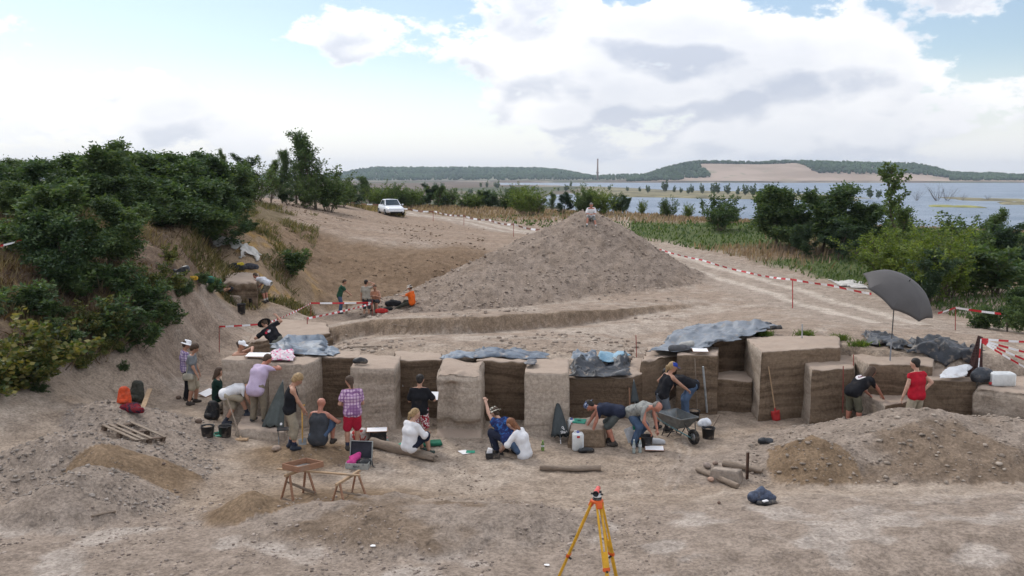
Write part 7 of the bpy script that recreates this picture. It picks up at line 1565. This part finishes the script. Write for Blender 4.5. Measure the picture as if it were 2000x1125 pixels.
def build_barrow():
    p = at_z(1322, 855, 0); p.z = hz(p.x, p.y); o = empty('wheelbarrow', p, R(-62), 'grey steel wheelbarrow with green handles beside the blue cap', 'wheelbarrow')
    tray = plain('galvanised_tray', (.19, .20, .20), .5, .6, var=.2, dirt=.4); tub = plain('barrow_frame', (.02, .022, .025), .5, .2, dirt=.3); gr = plain('barrow_green', (.10, .19, .20), .5)
    # local: +X ahead to the wheel
    def ring(x0, x1, w, z): return [Vector((x0, -w, z)), Vector((x1, -w*.82, z)), Vector((x1, w*.82, z)), Vector((x0, w, z))]
    b = MB(); b.add(ring(-.42, .46, .32, .58)+ring(-.25, .22, .22, .30), [(0, 1, 5, 4), (1, 2, 6, 5), (2, 3, 7, 6), (3, 0, 4, 7), (4, 5, 6, 7)]); t = b.build('tray', tray, o); t.modifiers.new('t', 'SOLIDIFY').thickness = .008
    q = ring(-.42, .46, .32, .585); MB().tube(q+[q[0]], .011, 6).build('rim', tray, o)
    for s in (-1, 1):
        MB().tube([(.62, s*.06, .16), (.1, s*.2, .29), (-.40, s*.26, .40), (-.72, s*.28, .55)], .016, 7).build('handle_tube', gr, o); MB().tube([(-.70, s*.28, .545), (-.86, s*.285, .615)], .021, 8).build('hand_grip', plain('grip_orange', (.55, .08, .03), .6), o)
        MB().tube([(-.15, s*.22, .33), (-.30, s*.22, .01), (-.12, s*.21, .005), (.1, s*.18, .28)], .013, 6).build('leg', tub, o); MB().tube([(.62, s*.06, .16), (.46, s*.16, .5)], .012, 6).build('tray_stay', tub, o)
    MB().tube([(-.25, -.22, .08), (-.25, .22, .08)], .01, 6).build('cross_bar', tub, o)
    w = empty('wheel', (.62, 0, .18), 0); w.parent = o
    MB().lathe([(.10, -.035), (.165, -.042), (.18, -.025), (.183, 0), (.18, .025), (.165, .042), (.10, .035)], 24, (0, 0, 0), Rx(R(90))).build('tyre', plain('tyre_rubber', (.022, .021, .02), .9, dirt=.5), w, True); MB().lathe([(.001, -.03), (.03, -.03), (.10, -.02), (.10, .02), (.03, .03), (.001, .03)], 16, (0, 0, 0), Rx(R(90))).build('rim', STEEL, w, True)
build_barrow()
def build_tarps():
    bl = tarp_mat('blue_grey_sheet', (.10, .125, .16), (.20, .235, .28)); bk = tarp_mat('black_sheet', (.014, .016, .02), (.035, .04, .05)); gy = tarp_mat('grey_sheeting', (.125, .145, .17), (.19, .21, .24), .5); lb = tarp_mat('light_blue_sheet', (.16, .30, .40), (.25, .40, .50)); wt = tarp_mat('white_fleece', (.45, .43, .40), (.56, .53, .49), .8)
    Z = 1.60
    def q(*pp): return [at_z(px, py, z) for px, py, z in pp]
    tarp(q((535, 696, 1.62), (632, 696, 1.62), (640, 668, 1.40), (536, 674, 1.45)), 'crumpled blue grey tarpaulin beyond the pink cloth', bl, .36, zs=1, seed=2, freq=1.5, name='tarpaulin')
    tarp(q((585, 690, 1.55), (655, 697, 1.58), (655, 680, 1.45), (590, 680, 1.45)), 'low blue grey sheet trailing right of the tarpaulin heap', bl, .14, 36, 18, 1, 12, 2.5)
    tarp(q((528, 706, 1.62), (572, 708, 1.62), (580, 690, 1.62), (534, 688, 1.62)), 'pink and white cloth heaped on the block', cloth('pink_white_cloth', (.68, .60, .62), 'patch', (.62, .14, .28)), .20, 40, 24, 1, 4, 3.2, 'cloth', 'cloth', .06)
    tarp(q((862, 705, 1.60), (925, 702, 1.60), (930, 690, 1.45), (875, 690, 1.45)), 'flat blue sheet behind the eroded pillar', bl, .14, 36, 18, 1, 5, 2.5)
    tarp(q((922, 700, 1.58), (1062, 704, 1.58), (1066, 692, 1.42), (926, 684, 1.42)), 'long dark blue sheet lying behind the pointing bay', tarp_mat('dark_blue_sheet', (.045, .06, .085), (.12, .15, .19)), .22, 60, 18, 1, 6, 2.0)
    tarp(q((1026, 714, 1.66), (1046, 714, 1.66), (1048, 706, 1.66), (1028, 706, 1.66)), 'grey rag on top of the straight pillar', tarp_mat('grey_rag', (.08, .08, .09), (.14, .14, .15)), .08, 16, 12, 1, 17, 4., 'cloth', 'cloth', .04)
    tarp(q((1112, 739, 1.12), (1232, 738, 1.12), (1230, 706, 1.14), (1112, 708, 1.16)), 'glossy black sheeting crumpled on the low section wall', bk, .34, 64, 34, 1, 7, 2.3, edge=.05)
    tarp(q((1118, 716, 1.20), (1168, 712, 1.22), (1166, 692, 1.30), (1118, 694, 1.30)), 'blue grey sheet at the back left of the black sheeting', bl, .26, 34, 22, 1, 8, 2.4); tarp(q((1160, 712, 1.22), (1228, 704, 1.24), (1228, 692, 1.30), (1170, 696, 1.30)), 'light blue sheet at the back right of the black sheeting', lb, .22, 34, 20, 1, 9, 2.2)
    # the big one drapes over uneven ground
    tarp([at_z(1262, 694, 1.42), at_z(1395, 682, 1.62), at_z(1512, 640, 1.80), at_z(1360, 636, 1.25)], 'big grey tarpaulin spread over the edge of the section', gy, .30, 96, 50, 1, 10, 1.15, edge=.25, lift=.06)
    tarp([at_z(1395, 672, 1.66), at_z(1470, 655, 1.72), at_z(1512, 640, 1.80), at_z(1420, 640, 1.55)], 'right end of the grey tarpaulin, pulled nearly flat', gy, .06, 50, 26, 1, 11, 1.2, edge=.06, lift=.10)
    lump('plastic_bag', G(1510, 643), [((-.25, 0, .05), (.2, 0, .05), .08), ((-.2, .05, .1), (-.1, .05, .14), .07)], bk, 'dark plastic bundle at the tip of the grey tarpaulin', 'plastic', wr=.02)
    tarp([G(1690, 672), G(1768, 690), G(1775, 668), G(1680, 650)], 'folded black sheeting left of the umbrella pole', bk, .26, 60, 26, None, 13, 2.0, lift=.05)
    tarp([G(1770, 700), G(1905, 722), G(1925, 690), G(1775, 668)], 'long heap of black sheeting right of the umbrella pole', bk, .42, 80, 36, None, 14, 1.7, lift=.05)
    tarp([at_z(1838, 742, 1.34), at_z(1895, 738, 1.36), at_z(1895, 716, 1.5), at_z(1850, 720, 1.45)], 'white plastic sheet before the dark cloth', tarp_mat('white_plastic_sheet', (.55, .55, .56), (.66, .66, .67), .5), .10, 30, 16, 1, 15, 2.6, edge=.08)
    lump('bag', at_z(1932, 752, 1.25)+Vector((0, .35, 0)), [((-.12, 0, .12), (.16, 0, .14), .16), ((-.05, 0, .25), (.1, 0, .22), .12)], bk, 'dark bag behind the big white canister', 'bag', wr=.02)
    tarp([G(420, 480), G(472, 488), G(468, 474), G(428, 466)], 'white fleece sheet on the slope above the ledge', wt, .25, 40, 20, None, 16, .9, edge=.3, lift=.08); tarp([G(466, 505), G(512, 518), G(505, 492), G(468, 486)], 'crumpled white fleece hanging down beside the ochre sand', wt, .35, 40, 24, None, 18, 1.2, edge=.3, lift=.05)
    lump('plastic_sheet', G(343, 548), [((-.35, .2, .35), (.1, .1, .2), .16), ((.0, 0, .1), (.35, .15, .4), .14), ((-.1, -.1, .0), (.15, -.1, .15), .14), ((-.3, .1, .1), (.0, 0, .1), .12)], bk, 'black plastic sheet caught on the slope at the left', 'plastic', h=.03, wr=.07, wf=6., flatten=False)
    tarp([G(1640, 560), G(1690, 566), G(1686, 552), G(1620, 546)], 'pale grey boulder-like sheet beside the road tape', wt, .30, 30, 16, None, 20, .8, 'tarpaulin', edge=.2)
    for (px, py, l, col, sz) in ((462, 527, 'black and yellow rucksack on the ledge', (.03, .03, .03), 1.), (488, 526, 'dark grey rucksack beside the yellow one', (.05, .05, .06), .9), (398, 553, 'dark green bag at the left of the ledge', (.015, .05, .03), .9), (375, 548, 'yellow bag on the slope beside the green bag', (.50, .30, .03), .5), (768, 597, 'black rucksack lying in the hollow', (.012, .012, .014), .9), (745, 612, 'red and black bag on the ground in the hollow', (.45, .03, .025), .7), (758, 607, 'black roll beside the red bag in the hollow', (.012, .014, .014), .5)):
        lump('rucksack' if sz > .8 else 'bag', G(px, py), [((-.3*sz, 0, .10), (.3*sz, .05, .10), .15*sz), ((-.1*sz, .05, .2*sz), (.15*sz, .05, .16*sz), .14*sz)], plain('pack_%d' % px, col, .8, var=.4), l, 'bag', h=.03, wr=.03)
    lump('bag', G(466, 526)+Vector((.1, -.1, .12)), [((-.08, 0, .1), (.1, 0, .12), .10)], plain('yellow_flap', (.55, .42, .03), .7), 'yellow flap lying on the black rucksack of the ledge', 'bag', h=.03)
build_tarps()
def build_tapes():
    a = post(428, 638, 688, 'thin red post at the left end of the front tape', .014); b = at_y(540, 628, 32.5); c = post(607, 592, 618, 'short post at the corner of the hollow tape', .018, Y=41); e = post(727, 586, 618, 'post beside the beige shirt in the hollow', .018); g = post(600, 622, 655, 'red post at the near corner of the hollow tape', .016)
    tape([a, at_y(520, 632, 31.5), c], 'striped tape running behind the black hat to the hollow', .30, .06, .05); tape([c, at_y(725, 591, e.y)], 'striped tape along the far side of the hollow', .55, .08, .03); tape([at_y(726, 593, e.y), g], 'striped tape slanting down to the near red post', .45, .075, .03)
    f = post(1548, 546, 602, 'red striped post beside the sandy road', .02, REDP); h = post(1480, 500, 545, 'hidden thin post along the road', .014, Y=50) if False else None
    tape([at_y(1288, 487, 56), at_y(1372, 508, 49), at_y(1460, 532, 43.5), f], 'striped tape along the road right of the big heap', .55, .08, .05); tape([f, at_y(1622, 557, 34.5), at_y(1702, 574, 32)], 'striped tape from the road post to the umbrella', .45, .08, .04)
    k = post(1866, 601, 645, 'thin post behind the umbrella at the right', .014); tape([at_y(1832, 612, k.y-1), k, at_y(1955, 613, k.y+.5)], 'striped tape among the shrubs at the right edge', .5, .07, .03)
    p1 = post(846, 411, 432, 'first thin post on the white tape, right of the car', .02); p2 = post(906, 420, 440, 'second thin post on the white tape', .02); p3 = post(1003, 437, 462, 'third thin post on the white tape, before the heap', .02)
    tape([at_y(664, 391, 100), at_y(745, 400, 97), at_y(796, 408, 93), at_y(850, 413, 90), at_y(905, 421, 82), at_y(955, 429, 77), at_y(1004, 438, 71), at_y(1065, 449, 66)], 'long white striped tape behind the car and along the road', .8, .15, .15, mats=[plain('tape_far_red', (.22, .10, .07), .6), WHT2])
    tape([at_y(-10, 482, 27), at_y(40, 470, 27), at_y(62, 462, 27.3)], 'torn striped tape hanging in the bushes at the left edge', .35, .06, .10)
    # measuring table in the hollow
    q = G(704, 615); c = Vector((at_y(703, 590, q.y).x, q.y+.2, at_y(703, 590, q.y+.2).z)); o = empty('table', (c.x, c.y, q.z), -.03, 'narrow plank table between the two people in the hollow', 'table'); hh = c.z-q.z; MB().box((0, 0, hh), (1.7, .35, .04), None, .005).build('table_top', W_LIGHT, o)
    for x in (-.7, .7):
        for y in (-.13, .13): MB().tube([(x, y, 0), (x*.96, y*.8, hh)], .025, 6).build('leg', W_GREY, o)
build_tapes()
def build_car():
    p = at_y(764, 424, 82); p.z = hz(p.x, p.y); a = R(19); o = empty('car', p, 0, 'white saloon car parked on the field track', 'car'); o.rotation_euler = (0, 0, -math.pi/2+a)
    paint = plain('car_white', (.74, .76, .79), .3, var=.02, spec=.5); gl = plain('car_glass', (.02, .035, .045), .08, var=.1, spec=.6); ch = plain('car_chrome', (.5, .5, .52), .25, .9); bk = plain('car_black', (.015, .015, .016), .6); 
    st = [(-2.32, .62, .42, .80), (-2.2, .80, .30, .92), (-1.7, .86, .24, .96), (-.9, .88, .22, .95), (0, .885, .22, .93), (.75, .88, .22, .92), (1.2, .87, .22, .88), (1.8, .83, .24, .82), (2.2, .74, .28, .74), (2.34, .60, .38, .66)]
    V = []; F = []; n = 14
    for (x, w, z0, z1) in st:
        for k in range(n):
            g = 6.2832*k/n+.2244; cx, cz = math.cos(g), math.sin(g); e = .38; X = math.copysign(abs(cx)**e, cx); Zz = math.copysign(abs(cz)**e, cz); V.append((x, w*X*(1-.06*max(0, Zz)), (z0+z1)/2+(z1-z0)/2*Zz))
    for i in range(len(st)-1):
        for k in range(n): F.append((i*n+k, (i+1)*n+k, (i+1)*n+(k+1) % n, i*n+(k+1) % n))
    F += [tuple(range(n)), tuple((len(st)-1)*n+k for k in range(n))[::-1]]; b = mk('body', V, F, paint, o); autosmooth(b, 50)
    def cab(s, z): return [(-1.75, -.72*s, .93), (-.95, -.58*s, z), (.15, -.58*s, z), (.95, -.74*s, .90), (.95, .74*s, .90), (.15, .58*s, z), (-.95, .58*s, z), (-1.75, .72*s, .93)]
    q = cab(1., 1.42); MB().add(q+[(-.95, 0, 1.45), (.15, 0, 1.45)], [(0, 1, 2, 3), (4, 5, 6, 7), (1, 8, 9, 2), (8, 6, 5, 9), (0, 7, 6, 8, 1), (3, 2, 9, 5, 4)]).build('cabin', paint, o)
    def pane(nm, pts): MB().add(pts, [tuple(range(len(pts)))]).build(nm, gl, o)
    pane('windscreen', [(.93, -.64, .945), (.93, .64, .945), (.21, .54, 1.405), (.21, -.54, 1.405)]); pane('rear_window', [(-1.72, .62, .97), (-1.72, -.62, .97), (-1.01, -.52, 1.40), (-1.01, .52, 1.40)])
    for s in (-1, 1):
        pane('side_window', [(-1.45, s*.735, .97), (-.42, s*.735, .965), (-.42, s*.615, 1.36), (-.90, s*.61, 1.365)][::s]); pane('side_window', [(-.34, s*.74, .965), (.80, s*.745, .95), (.12, s*.612, 1.36), (-.34, s*.612, 1.36)][::s])
        MB().box((.70, s*.93, .97), (.12, .16, .12), None, .03).build('wing_mirror', paint, o)
        MB().lathe([(.001, 0), (.10, .0), (.115, .02), (.115, .05)], 16, (2.16, s*.55, .62), Ry(R(80)), cap=True).build('headlight', ch, o); MB().lathe([(.001, 0), (.07, .0), (.08, .02), (.08, .05)], 14, (2.22, s*.30, .61), Ry(R(80)), cap=True).build('headlight', ch, o)
        for x in (-1.42, 1.38):
            w = empty('wheel', (x, s*.80, .31), 0); w.parent = o
            MB().lathe([(.19, -.1), (.29, -.1), (.315, -.07), (.315, .07), (.29, .1), (.19, .1)], 20, (0, 0, 0), Rx(R(90))).build('tyre', bk, w, True); MB().lathe([(.001, -.085), (.05, -.1), (.19, -.09), (.19, .09), (.05, .1), (.001, .085)], 16, (0, 0, 0), Rx(R(90))).build('rim', ch, w, True)
    MB().box((2.27, 0, .60), (.08, .44, .16), None, .02).build('grille', bk, o); MB().box((2.34, 0, .34), (.06, 1.1, .14), None, .02).build('air_intake', bk, o); MB().box((2.36, 0, .45), (.02, .50, .10)).build('number_plate', WHP, o); MB().box((2.33, 0, .43), (.10, 1.35, .12), None, .04).build('bumper', paint, o)
build_car()

# ---------------------------------------------------------------- air
def build_haze():
    o = MB().box((0, 3500, 37), (15400, 7400, 128)).build('haze'); tag(o, 'thin summer haze over the lake and hills', None, None, 'stuff')
    m = bpy.data.materials.new('haze_air'); m.use_nodes = True; nt = m.node_tree; nt.nodes.clear()
    v = nd(nt, 'ShaderNodeVolumePrincipled', {'Color': (.74, .84, 1., 1), 'Density': .00010, 'Anisotropy': .3}); out = nd(nt, 'ShaderNodeOutputMaterial'); nt.links.new(v.outputs[0], out.inputs['Volume'])
    o.data.materials.append(m); o.display_type = 'WIRE'
build_haze()
